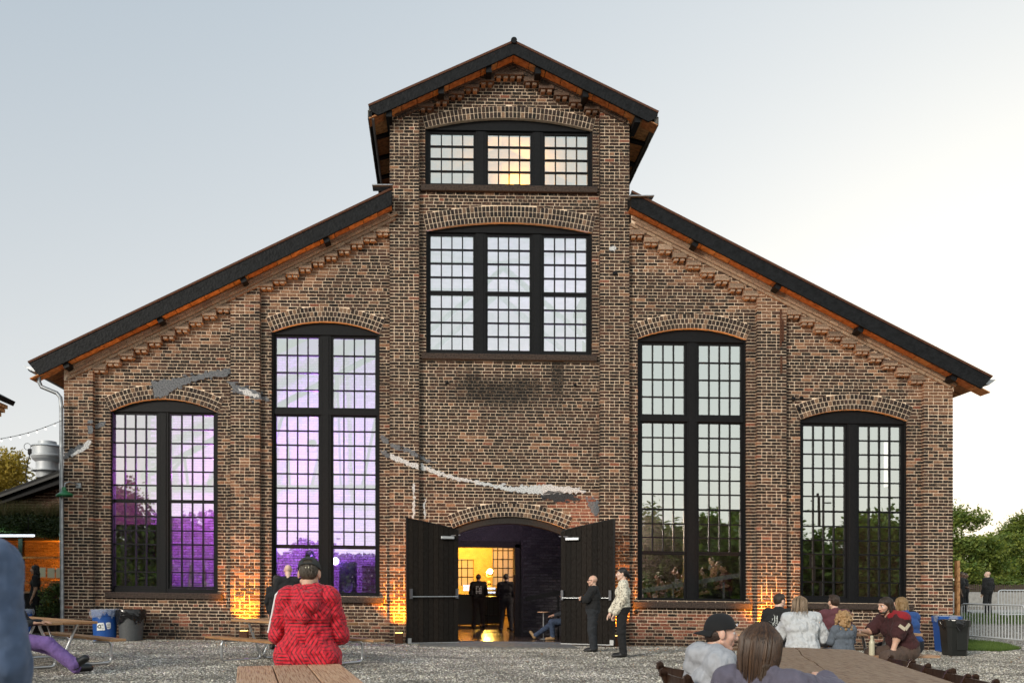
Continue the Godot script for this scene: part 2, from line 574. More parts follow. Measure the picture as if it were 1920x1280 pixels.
func hall() -> void:
	hall_root = thing("brick_hall", "dark brick industrial hall with stepped gable, raised middle bay and tall black windows", "building")
	roofL = line_through(UV(118.8, 696.5, ZP), UV(734, 395.6, ZP), 0.20)
	roofR = line_through(UV(1183.7, 405, ZP), UV(1789.5, 712, ZP), 0.20)
	towL = line_through(UV(731, 211, ZP), UV(960, 110, ZP), 0.17)
	towR = line_through(UV(960, 110, ZP), UV(1181, 216, ZP), 0.17)
	for x in [118.5, 173.5, 431.0, 487.0, 730.0, 786.0, 1125.0, 1181.0, 1420.0, 1476.0, 1733.0, 1788.0]:
		zone_u.append(UV(x, 900.0, ZP).x)
	var tg := steps(785, 28.4, 5, 202, -12.0)
	tg.append_array(steps(927, 55, 1, 142, 0))
	tg.append_array(steps(982, 28.4, 5, 154.5, 13.0))
	corbels = [[], steps(173.5, 25.75, 10, 693.5, -12.6), [], steps(487, 24.3, 10, 538, -11.3), [], tg, [], steps(1181, 26.6, 9, 441, 14.35), [], steps(1476, 25.7, 10, 591, 13.6), []]
	for w in WIN:
		openings.append(opening(w.l, w.r, w.c, w.s, w.b, w.t, w.zone))
	openings.append(opening(849, 1064, 968, 990, 1204, 25.5, 5))
	var wall := MB.new()
	wall.lean = true
	var rows := int(15.2 / CP)
	for r in range(-1, rows):
		var v0 := r * CP
		var v := v0 + CP * 0.5
		for z in 11:
			var u0: float = zone_u[z]
			var u1: float = zone_u[z + 1]
			if z <= 3:
				u0 = maxf(u0, (v - roofL[1]) / roofL[0])
			elif z >= 7:
				u1 = minf(u1, (v - roofR[1]) / roofR[0])
			else:
				u0 = maxf(u0, (v - towL[1]) / towL[0])
				u1 = minf(u1, (v - towR[1]) / towR[0])
			if u1 - u0 < 0.04:
				continue
			if z % 2 == 0:
				course(wall, r, v0, [[u0, u1, ZP]], z)
				continue
			# a panel between pilasters: proud above the stepped corbels, set back below them
			var spans := []
			for b in corbels[z]:
				var a0 := maxf(b[0], u0)
				var a1 := minf(b[1], u1)
				if a1 <= a0:
					continue
				var pl := ZP if v > b[2] else 0.0
				if spans.size() > 0 and spans[-1][2] == pl and absf(spans[-1][1] - a0) < 0.01:
					spans[-1][1] = a1
				else:
					spans.append([a0, a1, pl])
			if spans.size() > 0:
				spans[0][0] = u0
				spans[-1][1] = u1
			for o in openings:
				if o.zone != z:
					continue
				var hh := hole_half(o, v)
				if hh <= 0.0:
					continue
				var cut := []
				for s in spans:
					if s[1] <= o.mid - hh or s[0] >= o.mid + hh:
						cut.append(s)
						continue
					if s[0] < o.mid - hh:
						cut.append([s[0], o.mid - hh, s[2]])
					if s[1] > o.mid + hh:
						cut.append([o.mid + hh, s[1], s[2]])
				spans = cut
			course(wall, r, v0, spans, z)
	var front := part("front_wall", wall.mesh(), M.mortar, hall_root)
	lay_bricks(front)
	for i in openings.size():
		arch(openings[i], i, front)
	corbel_blocks(front)
	rake_bands(front)
	patches(front)
	for i in WIN.size():
		window(i)
	doors()
	roofs()
	shell()
	gutters()

func stain(u: float, v: float) -> float:
	var n2 := noise.get_noise_2d(u * 1.3 + 40.0, v * 1.3)
	var s := exp(-pow((u - 1.75) / 1.15, 2.0) - pow((v - 6.25 - 0.25 * n2) / 0.36, 2.0)) + 0.9 * exp(-pow((u - 3.1) / 0.22, 2.0) - pow((v - 6.7) / 0.5, 2.0))
	s += 0.7 * exp(-pow((u - 0.9) / 0.25, 2.0) - pow((v - 6.45) / 0.3, 2.0))
	return clampf(s * (1.35 + 0.8 * n2), 0.0, 0.96)

func mortar_color(u: float, v: float, zone: int) -> Color:
	var n1 := noise.get_noise_2d(u * 0.5 + 9.0, v * 0.5)
	var n2 := noise.get_noise_2d(u * 2.2 + 70.0, v * 2.2)
	var k := 0.88 + 0.20 * n1 + 0.12 * n2
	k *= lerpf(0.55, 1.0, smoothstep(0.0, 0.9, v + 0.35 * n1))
	k *= 1.0 + 0.16 * noise.get_noise_2d(u * 3.2, v * 0.22)
	if zone == 5:
		k *= 1.0 - 0.80 * stain(u, v)
	return Color(k, k * 0.985, k * 0.965)

func course(wall: MB, r: int, v0: float, spans: Array, z: int) -> void:
	for s in spans:
		var a: float = s[0]
		var b: float = s[1]
		var pl: float = s[2]
		if b - a < 0.02:
			continue
		var f := pl - 0.009 - (0.0015 if z % 2 == 1 else 0.0)
		var e := v0 + CP
		var ma := a + 0.011
		var mb := b - 0.011
		if z % 2 == 1:       # a panel's mortar runs on behind the pilasters
			if absf(a - zone_u[z]) < 0.01:
				ma = a - 0.03
			if absf(b - zone_u[z + 1]) < 0.01:
				mb = b + 0.03
		var n := maxi(1, int((mb - ma) / 0.3))
		for k in n:
			var x0 := lerpf(ma, mb, float(k) / n)
			var x1 := lerpf(ma, mb, float(k + 1) / n)
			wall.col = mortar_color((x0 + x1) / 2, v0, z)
			wall.quad(Vector3(x0, v0, f), Vector3(x1, v0, f), Vector3(x1, e, f), Vector3(x0, e, f))
		wall.quad(Vector3(mb, v0, -0.35), Vector3(ma, v0, -0.35), Vector3(ma, e, -0.35), Vector3(mb, e, -0.35))
		wall.quad(Vector3(ma, v0, -0.35), Vector3(ma, v0, f), Vector3(ma, e, f), Vector3(ma, e, -0.35))
		wall.quad(Vector3(mb, v0, f), Vector3(mb, v0, -0.35), Vector3(mb, e, -0.35), Vector3(mb, e, f))
		wall.quad(Vector3(ma, v0, -0.35), Vector3(mb, v0, -0.35), Vector3(mb, v0, f), Vector3(ma, v0, f))
		fill(a, b, v0 + CP * 0.5, pl, r, z)

func fill(a: float, b: float, v: float, pl: float, r: int, z: int) -> void:
	var J := 0.0165
	var x := a + 0.002
	var heads := r % 7 == 3
	var first := true
	while x < b - 0.02:
		var l := 0.107 if heads else 0.226
		if first and r % 2 == 0 and not heads:
			l = 0.107 if z % 2 == 0 else 0.165
		elif not heads and rng.randf() < 0.09:
			l = 0.107
		elif not heads:
			l += rng.randf_range(-0.006, 0.006)
		first = false
		if x + l > b - 0.06:
			l = b - x - 0.003
			if l > 0.30:
				l = l * 0.5 - J * 0.5
		var c := x + l * 0.5
		var low := v
		var nr: float = 3.0
		if z <= 3 or z >= 7:
			nr = zone_top(z, c) - v
			if pl == ZP and z % 2 == 1:
				nr *= 0.5
		bx.append([c, v, pl, l, 0.0655 + rng.randf_range(-0.003, 0.002), brick_color(c, v, z, nr, low)])
		x += l + J + rng.randf_range(-0.003, 0.003)

func lay_bricks(front: Node) -> void:
	var unit := MB.new()
	unit.bbox(Vector3.ZERO, Vector3(0.226, 0.06, 0.14), 0.005)
	var um := unit.mesh()
	var tilt := Basis(Vector3(0, 0, 1), SLOPE)
	# the 300 that stand nearest to the viewer are single pieces, the rest is one mass of brickwork
	var order := []
	for i in bx.size():
		var b = bx[i]
		if b[3] > 0.2:
			order.append([Vector2(b[0] - 0.3, (b[1] - 1.6) * 1.6).length(), i])
	order.sort_custom(func(p, q): return p[0] < q[0])
	var single := {}
	for i in mini(300, order.size()):
		single[order[i][1]] = true
	var tones := {}
	var xfs := []
	var cols := PackedColorArray()
	for i in bx.size():
		var b = bx[i]
		var bas := tilt * Basis(Vector3(0, 0, 1), rng.randf_range(-0.006, 0.006))
		bas = bas * Basis.from_scale(Vector3(b[3] / 0.226, b[4] / 0.06, 1.0))
		var t := Transform3D(bas, Vector3(b[0], b[1] + G(b[0]), b[2] - 0.07 + rng.randf_range(-0.003, 0.005)))
		if not single.has(i):
			xfs.append(t)
			cols.append(b[5])
			continue
		var c: Color = b[5]
		var key := int(clampf(c.r * 14.0, 0, 5)) * 10 + int(clampf((c.r - c.g) * 16.0, 0, 3))
		if not tones.has(key):
			var m: StandardMaterial3D = M.brick.duplicate()
			m.vertex_color_use_as_albedo = false
			m.albedo_color = c.linear_to_srgb()
			tones[key] = m
		var o := part("brick", um, tones[key], front)
		o.transform = t
	multi("brickwork", um, M.brick, front, xfs, cols)
	bx.clear()

func ring_color(r: float, soot: float) -> Color:
	var c := Color(0.13, 0.078, 0.054).lerp(Color(0.022, 0.015, 0.012), sqrt(rng.randf()))
	if rng.randf() < 0.12:
		c = Color(0.33, 0.20, 0.125)
	return c.lerp(Color(0.014, 0.012, 0.011), soot)

func arch(o: Dictionary, i: int, front: Node) -> void:
	var back := MB.new()
	back.lean = true
	var th: float = o.th
	var seg := 40
	var R: float = o.R
	var Ro: float = o.Ro
	for k in seg:
		var a := lerpf(-th, th, float(k) / seg)
		var b := lerpf(-th, th, float(k + 1) / seg)
		var p := func(rr: float, t: float, z: float) -> Vector3: return Vector3(o.mid + rr * sin(t), o.cy + rr * cos(t), z)
		var f := 0.003
		var re := Ro + 0.06       # runs behind the stepped courses
		back.quad(p.call(R, a, f), p.call(R, b, f), p.call(Ro, b, f), p.call(Ro, a, f))
		back.quad(p.call(Ro, a, -0.012), p.call(Ro, b, -0.012), p.call(re, b, -0.012), p.call(re, a, -0.012))
		back.quad(p.call(R, b, -0.34), p.call(R, b, f), p.call(R, a, f), p.call(R, a, -0.34))
		back.quad(p.call(re, b, -0.34), p.call(re, a, -0.34), p.call(R, a, -0.34), p.call(R, b, -0.34))
		back.quad(p.call(Ro, a, f), p.call(Ro, b, f), p.call(Ro, b, -0.02), p.call(Ro, a, -0.02))
	var ring := part("brick_arch", back.mesh(), M.mortar, front)
	var br := MB.new()
	br.lean = true
	var nrow := 2 if i == 3 else 3
	var J := 0.018
	for row in nrow:
		var r0 := lerpf(R, Ro, float(row) / nrow) + J * 0.4
		var r1 := lerpf(R, Ro, float(row + 1) / nrow) - J * 0.6
		var n := int(round(2.0 * th * (r0 + r1) * 0.5 / 0.098))
		for k in n:
			var a0 := lerpf(-th, th, float(k) / n) + J * 0.5 / r0
			var a1 := lerpf(-th, th, float(k + 1) / n) - J * 0.5 / r0
			var soot := 0.0
			if i == 2:
				soot = 0.75 * exp(-pow((a0 + a1) / th * 0.9, 2.0)) * (1.0 if row < 2 else 0.7)
			br.col = ring_color(r0, soot)
			var z := 0.014 + rng.randf_range(-0.003, 0.004)
			var q := []
			for zz in [-0.03, z]:
				for cc in [[r0, a0], [r0, a1], [r1, a1], [r1, a0]]:
					q.append(Vector3(o.mid + cc[0] * sin(cc[1]), o.cy + cc[0] * cos(cc[1]), zz))
			br.quad(q[4], q[5], q[6], q[7])
			br.quad(q[0], q[1], q[5], q[4]); br.quad(q[1], q[2], q[6], q[5]); br.quad(q[2], q[3], q[7], q[6]); br.quad(q[3], q[0], q[4], q[7])
	part("voussoirs", br.mesh(), M.brick_clean, ring)

func corbel_blocks(front: Node) -> void:
	# each step: a projecting course on two header bricks
	for z in 11:
		for b in corbels[z]:
			var mb := MB.new()
			mb.lean = true
			var w: float = b[1] - b[0]
			var tint := Color(0.56, 0.385, 0.265)
			if z == 5:
				tint = Color(0.16, 0.10, 0.072)
			mb.col = tint.lerp(Color(0.20, 0.125, 0.085), rng.randf() * 0.7)
			mb.bbox(Vector3((b[0] + b[1]) / 2, b[2] + 0.036, 0.075), Vector3(w - 0.004, 0.066, 0.20), 0.006)
			mb.col = tint.lerp(Color(0.13, 0.085, 0.06), rng.randf() * 0.8)
			mb.bbox(Vector3((b[0] + b[1]) / 2, b[2] + 0.108, 0.06), Vector3(w - 0.02, 0.060, 0.17), 0.006)
			var n := 2 if w < 0.5 else 4
			for k in n:
				mb.col = tint.lerp(Color(0.50, 0.34, 0.24), rng.randf())
				mb.bbox(Vector3(b[0] + w * (k + 0.62) / (n + 0.25), b[2] - 0.036, 0.055), Vector3(0.105, 0.062, 0.17), 0.007)
			part("corbel_step", mb.mesh(), M.brick_clean, front)

func rake_bands(front: Node) -> void:
	# sloping courses that close the wall below the roof boards
	var um := MB.new()
	um.bbox(Vector3.ZERO, Vector3(0.226, 0.075, 0.12), 0.005)
	var mesh := um.mesh()
	var back := MB.new()
	back.lean = true
	var xfs := []
	var cols := PackedColorArray()
	var runs := [[UV(118.8, 696.5, ZP), UV(734, 395.6, ZP), 0.20, false], [UV(1183.7, 405, ZP), UV(1789.5, 712, ZP), 0.20, false], [UV(731, 211, ZP), UV(960, 110, ZP), 0.17, true], [UV(960, 110, ZP), UV(1181, 216, ZP), 0.17, true]]
	for run in runs:
		var a: Vector2 = run[0]
		var b: Vector2 = run[1]
		var drop: float = run[2] + 0.09
		back.quad(Vector3(a.x, a.y - drop, 0.112), Vector3(b.x, b.y - drop, 0.112), Vector3(b.x, b.y + 0.10, 0.112), Vector3(a.x, a.y + 0.10, 0.112))
		back.quad(Vector3(b.x, b.y - drop - 0.2, -0.34), Vector3(a.x, a.y - drop - 0.2, -0.34), Vector3(a.x, a.y + 0.10, -0.34), Vector3(b.x, b.y + 0.10, -0.34))
		back.quad(Vector3(a.x, a.y - drop, 0.10), Vector3(b.x, b.y - drop, 0.10), Vector3(b.x, b.y - drop, 0.112), Vector3(a.x, a.y - drop, 0.112))
		var d := (b - a).normalized()
		var up := Vector2(-d.y, d.x)
		var ln := a.distance_to(b)
		for row in 3:
			var x := rng.randf() * 0.2
			while x < ln - 0.12:
				var c := a + d * (x + 0.113) + up * (-0.035 - 0.082 * row)
				var rot := Basis(Vector3(0, 0, 1), atan2(d.y, d.x) + SLOPE)
				xfs.append(Transform3D(rot, Vector3(c.x, c.y + G(c.x), ZP - 0.03 + (0.028 if row < 2 else 0.004) + rng.randf_range(-0.004, 0.004))))
				var cc := Color(0.60, 0.41, 0.27).lerp(Color(0.44, 0.28, 0.185), rng.randf())
				if run[3]:
					cc = Color(0.14, 0.085, 0.06).lerp(Color(0.05, 0.035, 0.028), rng.randf())
				cols.append(cc)
				x += 0.226 + 0.008
	var o := part("rake_course", back.mesh(), M.mortar, front)
	multi("sloping_bricks", mesh, M.brick, o, xfs, cols)

func patch(called: String, pts: Array, m: Material, front: Node, z: float, thick := 0.02, label := "") -> void:
	# a smeared repair: the outline is roughened, its face is uneven
	var poly := PackedVector2Array()
	for attempt in 12:
		poly = PackedVector2Array()
		var j := 0.034 * pow(0.8, attempt)
		for i in pts.size():
			var a := UV(pts[i][0], pts[i][1], z)
			var q = pts[(i + 1) % pts.size()]
			var b := UV(q[0], q[1], z)
			var n := maxi(1, int(a.distance_to(b) / 0.05))
			var nrm := (b - a).orthogonal().normalized()
			for k in n:
				poly.append(a.lerp(b, float(k) / n) + (nrm * rng.randf_range(-j, j) if k > 0 else Vector2.ZERO))
		if Geometry2D.triangulate_polygon(poly).size() > 0:
			break
	var mb := MB.new()
	mb.lean = true
	var plane := ZP if z > 0.1 else 0.0
	var face := plane + (0.0035 if z - plane < 0.003 else 0.0065)      # bricks that stand a little proud break through
	if thick > 0.0205:
		face = z + thick
	mb.prism(poly, plane - 0.02, face)
	# spatters round the edge
	if pts.size() > 8:
		for k in 26:
			var c: Vector2 = poly[rng.randi() % poly.size()] + Vector2(rng.randfn(0, 0.05), rng.randfn(0, 0.04))
			var sp := PackedVector2Array()
			var rr := rng.randf_range(0.012, 0.045)
			for q in 7:
				sp.append(c + Vector2(cos(TAU * q / 7.0) * 1.5, sin(TAU * q / 7.0)) * rr * rng.randf_range(0.6, 1.2))
			mb.prism(sp, plane - 0.02, face - 0.0002 * k)
	part(called, mb.mesh(), m, front, label)

func patches(front: Node) -> void:
	patch("mortar_patch", [[286, 718], [300, 713], [340, 709], [385, 699], [428, 691], [430, 698], [426, 706], [400, 706], [370, 713], [345, 722], [322, 735], [310, 742], [300, 747], [289, 743]], M.patch_grey, front, 0.012, 0.022, "grey mortar smear over the left outer window")
	patch("mortar_patch", [[433, 711], [445, 715], [448, 722], [470, 729], [486, 735], [486, 748], [468, 744], [445, 737], [434, 727]], M.patch_grey, front, ZP)
	patch("mortar_patch", [[446, 727], [470, 733], [485, 741], [484, 746], [465, 741], [448, 733]], M.patch_white, front, ZP + 0.012)
	patch("mortar_patch", [[488, 733], [500, 744], [505, 752], [498, 753], [488, 748]], M.patch_grey, front, 0.0)
	patch("mortar_patch", [[119, 848], [142, 837], [160, 831], [168, 834], [158, 842], [142, 849], [119, 861]], M.patch_grey, front, ZP, 0.02, "grey and white mortar smear on the left corner")
	patch("mortar_patch", [[130, 852], [150, 842], [165, 824], [170, 826], [166, 840], [150, 848], [134, 857]], M.patch_white, front, ZP + 0.012)
	patch("mortar_patch", [[163.5, 789], [172, 787], [172.5, 812], [164, 813]], M.patch_grey, front, ZP)
	patch("mortar_patch", [[177, 798], [186, 792], [198, 789], [196, 796], [186, 802], [178, 803]], M.patch_grey, front, 0.0)
	patch("mortar_patch", [[712, 818], [724, 815], [728, 824], [728, 832], [718, 830]], M.patch_grey, front, 0.0)
	patch("mortar_patch", [[731, 832], [760, 839], [784, 850], [784, 857], [760, 847], [733, 839]], M.patch_grey, front, ZP)
	patch("mortar_patch", [[788, 851], [800, 861], [818, 866], [820, 870], [800, 867], [788, 861]], M.patch_grey, front, 0.0)
	patch("mortar_patch", [[713, 842], [729, 848], [729, 858], [716, 852]], M.patch_grey, front, 0.0)
	patch("mortar_patch", [[731, 849], [745, 855], [765, 864], [785, 871], [785, 880], [762, 873], [740, 863], [731, 859]], M.patch_white, front, ZP)
	patch("mortar_patch", [[788, 868], [800, 874], [815, 880], [850, 893], [875, 896], [900, 904], [930, 908], [960, 913], [1000, 911], [1030, 908], [1060, 912], [1080, 913], [1100, 921], [1092, 925], [1060, 924], [1030, 927], [1000, 926], [975, 922], [950, 920], [920, 912], [900, 909], [868, 902], [840, 897], [812, 886], [788, 878]], M.patch_white, front, 0.004, 0.02, "long white mortar streak sloping over the door")
	patch("mortar_patch", [[1013, 930], [1025, 922], [1045, 920], [1068, 926], [1090, 935], [1086, 939], [1062, 936], [1048, 940], [1030, 934], [1018, 935]], M.patch_dark, front, 0.01, 0.02, "dark grey smear at the end of the white streak")
	patch("mortar_patch", [[1098, 932], [1112, 930], [1122, 938], [1124, 958], [1116, 968], [1106, 955]], M.patch_grey, front, 0.0, 0.012)
	patch("paint_drip", [[774, 906], [777, 906], [778, 940], [776.5, 972], [773.5, 972], [774.5, 940]], M.patch_white, front, ZP + 0.012)
	patch("paint_drip", [[795.5, 935], [797.5, 935], [797.5, 972], [795, 972]], M.patch_white, front, 0.01)
	for q in [[838, 717, 0.0, 3.5], [1078, 722, 0.0, 3.0], [1488, 748, 0.0, 4.0], [1503, 746, 0.0, 3.5], [1498, 767, 0.0, 4.0], [1153, 513, ZP, 4.5], [1193, 1147, 0.0, 4.0], [203, 1119, 0.0, 3.5], [1709, 1151, 0.0, 4.0]]:
		var mb := MB.new()
		mb.lean = true
		var c := UV(q[0], q[1], q[2])
		mb.xf = Transform3D(Basis(Vector3.RIGHT, PI / 2), Vector3(c.x, c.y, q[2] + 0.005))
		var r: float = q[3] / 75.0
		mb.lathe([Vector2(r, -0.02), Vector2(r, 0.015), Vector2(r * 0.8, 0.03), Vector2(r * 0.3, 0.04), Vector2(0.001, 0.045)], 12)
		part("anchor_plate", mb.mesh(), M.black, front)
	patch("missing_plaster", [[1143, 463], [1150, 461], [1156, 466], [1152, 474], [1144, 471]], M.patch_white, front, ZP)
	var st := MB.new()
	st.lean = true
	for q in [[1464, 580, 650], [1468, 600, 640], [1465, 668, 700]]:
		var a := UV(q[0], q[1], ZP)
		var b := UV(q[0], q[2], ZP)
		st.cbox(Vector3(a.x, (a.y + b.y) / 2, ZP + 0.012), Vector3(0.035, a.y - b.y, 0.03))
	part("rusted_strap", st.mesh(), M.rust, front)

func window(i: int) -> void:
	var w: Dictionary = WIN[i]
	var o: Dictionary = openings[i]
	var root := Node3D.new()
	root.name = "window"
	hall_root.add_child(root, true)
	root.set_meta("label", ["tall window nearest the left corner, lit purple", "tallest window left of the middle bay, lit purple", "wide three-part window of the middle bay", "wide three-part window high in the gable", "tallest window right of the middle bay", "tall window nearest the right corner"][i])
	var zg := -0.16
	var fr := MB.new()
	fr.lean = true
	var f1 := -0.10
	var cols := []
	for c in w.cols:
		cols.append([UV(c[0], 700, zg).x, UV(c[1], 700, zg).x])
	var cx0: float = (w.cols[0][0] + w.cols[0][1]) / 2.0
	var tiers := []
	for t in w.tiers:
		tiers.append([UV(cx0, t[0], zg).y, UV(cx0, t[1], zg).y, t[2]])
	var top: float = tiers[0][0]
	var bot: float = tiers[-1][1]
	var S := 0.055      # sash stiles
	var L: float = o.l - 0.03
	var Rr: float = o.r + 0.03
	# outer frame posts and mullions
	var edges := [L]
	for c in cols:
		edges.append(c[0] - S)
		edges.append(c[1] + S)
	edges.append(Rr)
	for k in range(0, edges.size(), 2):
		fr.box(Vector3(edges[k], o.vb - 0.02, -0.30), Vector3(edges[k + 1], top + S + 0.03, f1))
		if k > 0 and k < edges.size() - 2:      # raised fillet on the mullion
			var m: float = (edges[k] + edges[k + 1]) / 2
			fr.bbox(Vector3(m, (o.vb + top) / 2, f1), Vector3((edges[k + 1] - edges[k]) * 0.62, top - o.vb + 0.1, 0.03), 0.008)
	# brick mould round the opening
	fr.box(Vector3(o.l, o.vb, -0.12), Vector3(o.l + 0.035, o.vs + 0.02, -0.055))
	fr.box(Vector3(o.r - 0.035, o.vb, -0.12), Vector3(o.r, o.vs + 0.02, -0.055))
	# arched head board
	var head := PackedVector2Array()
	for k in 25:
		var a := lerpf(o.th, -o.th, k / 24.0)
		head.append(Vector2(o.mid + (o.R + 0.01) * sin(a), o.cy + (o.R + 0.01) * cos(a)))
	head.append(Vector2(L, o.vs))
	head.append(Vector2(L, top + S))
	head.append(Vector2(Rr, top + S))
	head.append(Vector2(Rr, o.vs))
	fr.prism(head, -0.30, f1 + 0.004)
	fr.box(Vector3(o.l + 0.03, top + S + 0.012, -0.2), Vector3(o.r - 0.03, top + S + 0.035, f1 + 0.028))
	# bottom rail
	fr.box(Vector3(L, o.vb - 0.02, -0.30), Vector3(Rr, bot - S, f1 - 0.004))
	part("frame", fr.mesh(), M.black, root)
	var bars := MB.new()
	bars.lean = true
	var pane_mesh := {}
	for ti in tiers.size():
		var t = tiers[ti]
		for c in cols:
			var sa := MB.new()
			sa.lean = true
			var zf := f1 - 0.025 - (0.012 if ti % 2 == 1 else 0.0)
			var lowgap: float = S if ti == tiers.size() - 1 else (t[1] - tiers[ti + 1][0]) * 0.5
			var upgap: float = S if ti == 0 else (tiers[ti - 1][1] - t[0]) * 0.5
			if ti == 0 and w.tiers.size() >= 4:
				lowgap -= 0.02
			sa.box(Vector3(c[0] - S, t[1] - lowgap, -0.24), Vector3(c[0], t[0] + upgap, zf))
			sa.box(Vector3(c[1], t[1] - lowgap, -0.24), Vector3(c[1] + S, t[0] + upgap, zf))
			sa.box(Vector3(c[0], t[0], -0.24), Vector3(c[1], t[0] + upgap - 0.002, zf - 0.002))
			sa.box(Vector3(c[0], t[1] - lowgap + 0.002, -0.24), Vector3(c[1], t[1], zf - 0.002))
			part("sash", sa.mesh(), M.black, root)
			var nc := 1 if t[2] == 1 else 4
			var nr: int = t[2]
			var W: float = (c[1] - c[0]) / nc
			var H: float = (t[0] - t[1]) / nr
			for k in range(1, nc):
				bars.box(Vector3(c[0] + W * k - 0.015, t[1], -0.20), Vector3(c[0] + W * k + 0.015, t[0], -0.128))
			for k in range(1, nr):
				bars.box(Vector3(c[0], t[1] + H * k - 0.016, -0.195), Vector3(c[1], t[1] + H * k + 0.016, -0.126))
			var key := "%.3f %.3f" % [W, H]
			if not pane_mesh.has(key):
				var pm := MB.new()
				pm.quad(Vector3(-W / 2, -H / 2, 0), Vector3(W / 2, -H / 2, 0), Vector3(W / 2, H / 2, 0), Vector3(-W / 2, H / 2, 0))
				pane_mesh[key] = pm.mesh()
			for a in nc:
				for b in nr:
					var p := part("pane", pane_mesh[key], M.glass, root)
					var u: float = c[0] + W * (a + 0.5)
					p.transform = Transform3D(Basis.from_euler(Vector3(rng.randfn(0, 0.0035), rng.randfn(0, 0.0040), SLOPE)), Vector3(u, t[1] + H * (b + 0.5) + G(u), zg))
	# transom between the upper light and the lower sashes of the tallest windows
	for ti in tiers.size() - 1:
		var gap: float = tiers[ti][1] - tiers[ti + 1][0]
		if gap > 0.15:
			bars.box(Vector3(o.l, tiers[ti + 1][0] + S * 0.8, -0.26), Vector3(o.r, tiers[ti][1] - S * 0.8, f1 + 0.012))
	part("glazing_bars", bars.mesh(), M.black, root)
	var sl := MB.new()
	sl.lean = true
	sl.bbox(Vector3(o.mid, o.vb - 0.075, -0.10), Vector3(o.r - o.l + 0.24, 0.15, 0.36), 0.012)
	part("sill", sl.mesh(), M.sill, root)

func doors() -> void:
	var o: Dictionary = openings[6]
	# black arched beam in the opening
	var poly := PackedVector2Array()
	for k in 25:
		var a := lerpf(o.th, -o.th, k / 24.0)
		poly.append(Vector2(o.mid + (o.R + 0.01) * sin(a), o.cy + (o.R + 0.01) * cos(a)))
	for k in 25:
		var a := lerpf(-o.th, o.th, k / 24.0)
		poly.append(Vector2(o.mid + (o.R - 0.17) * sin(a), o.cy + (o.R - 0.17) * cos(a)))
	var bm := MB.new()
	bm.lean = true
	bm.prism(poly, -0.32, -0.06)
	part("door_arch_beam", bm.mesh(), M.black_wood, hall_root)
	var th := MB.new()
	th.lean = true
	th.box(Vector3(o.l - 0.02, -0.06, -0.4), Vector3(o.r + 0.02, 0.035, 0.10))
	part("threshold", th.mesh(), M.patch_grey, hall_root)
	door_leaf(Vector3(UV(859, 1100, 0.16).x, 0, 0.16), -1.0, 1.30, 0.30, "left leaf of the plank door, folded back against the wall")
	door_leaf(Vector3(UV(1052, 1100, 0.16).x, 0, 0.16), 1.0, 1.30, 0.42, "right leaf of the plank door, folded back against the wall")

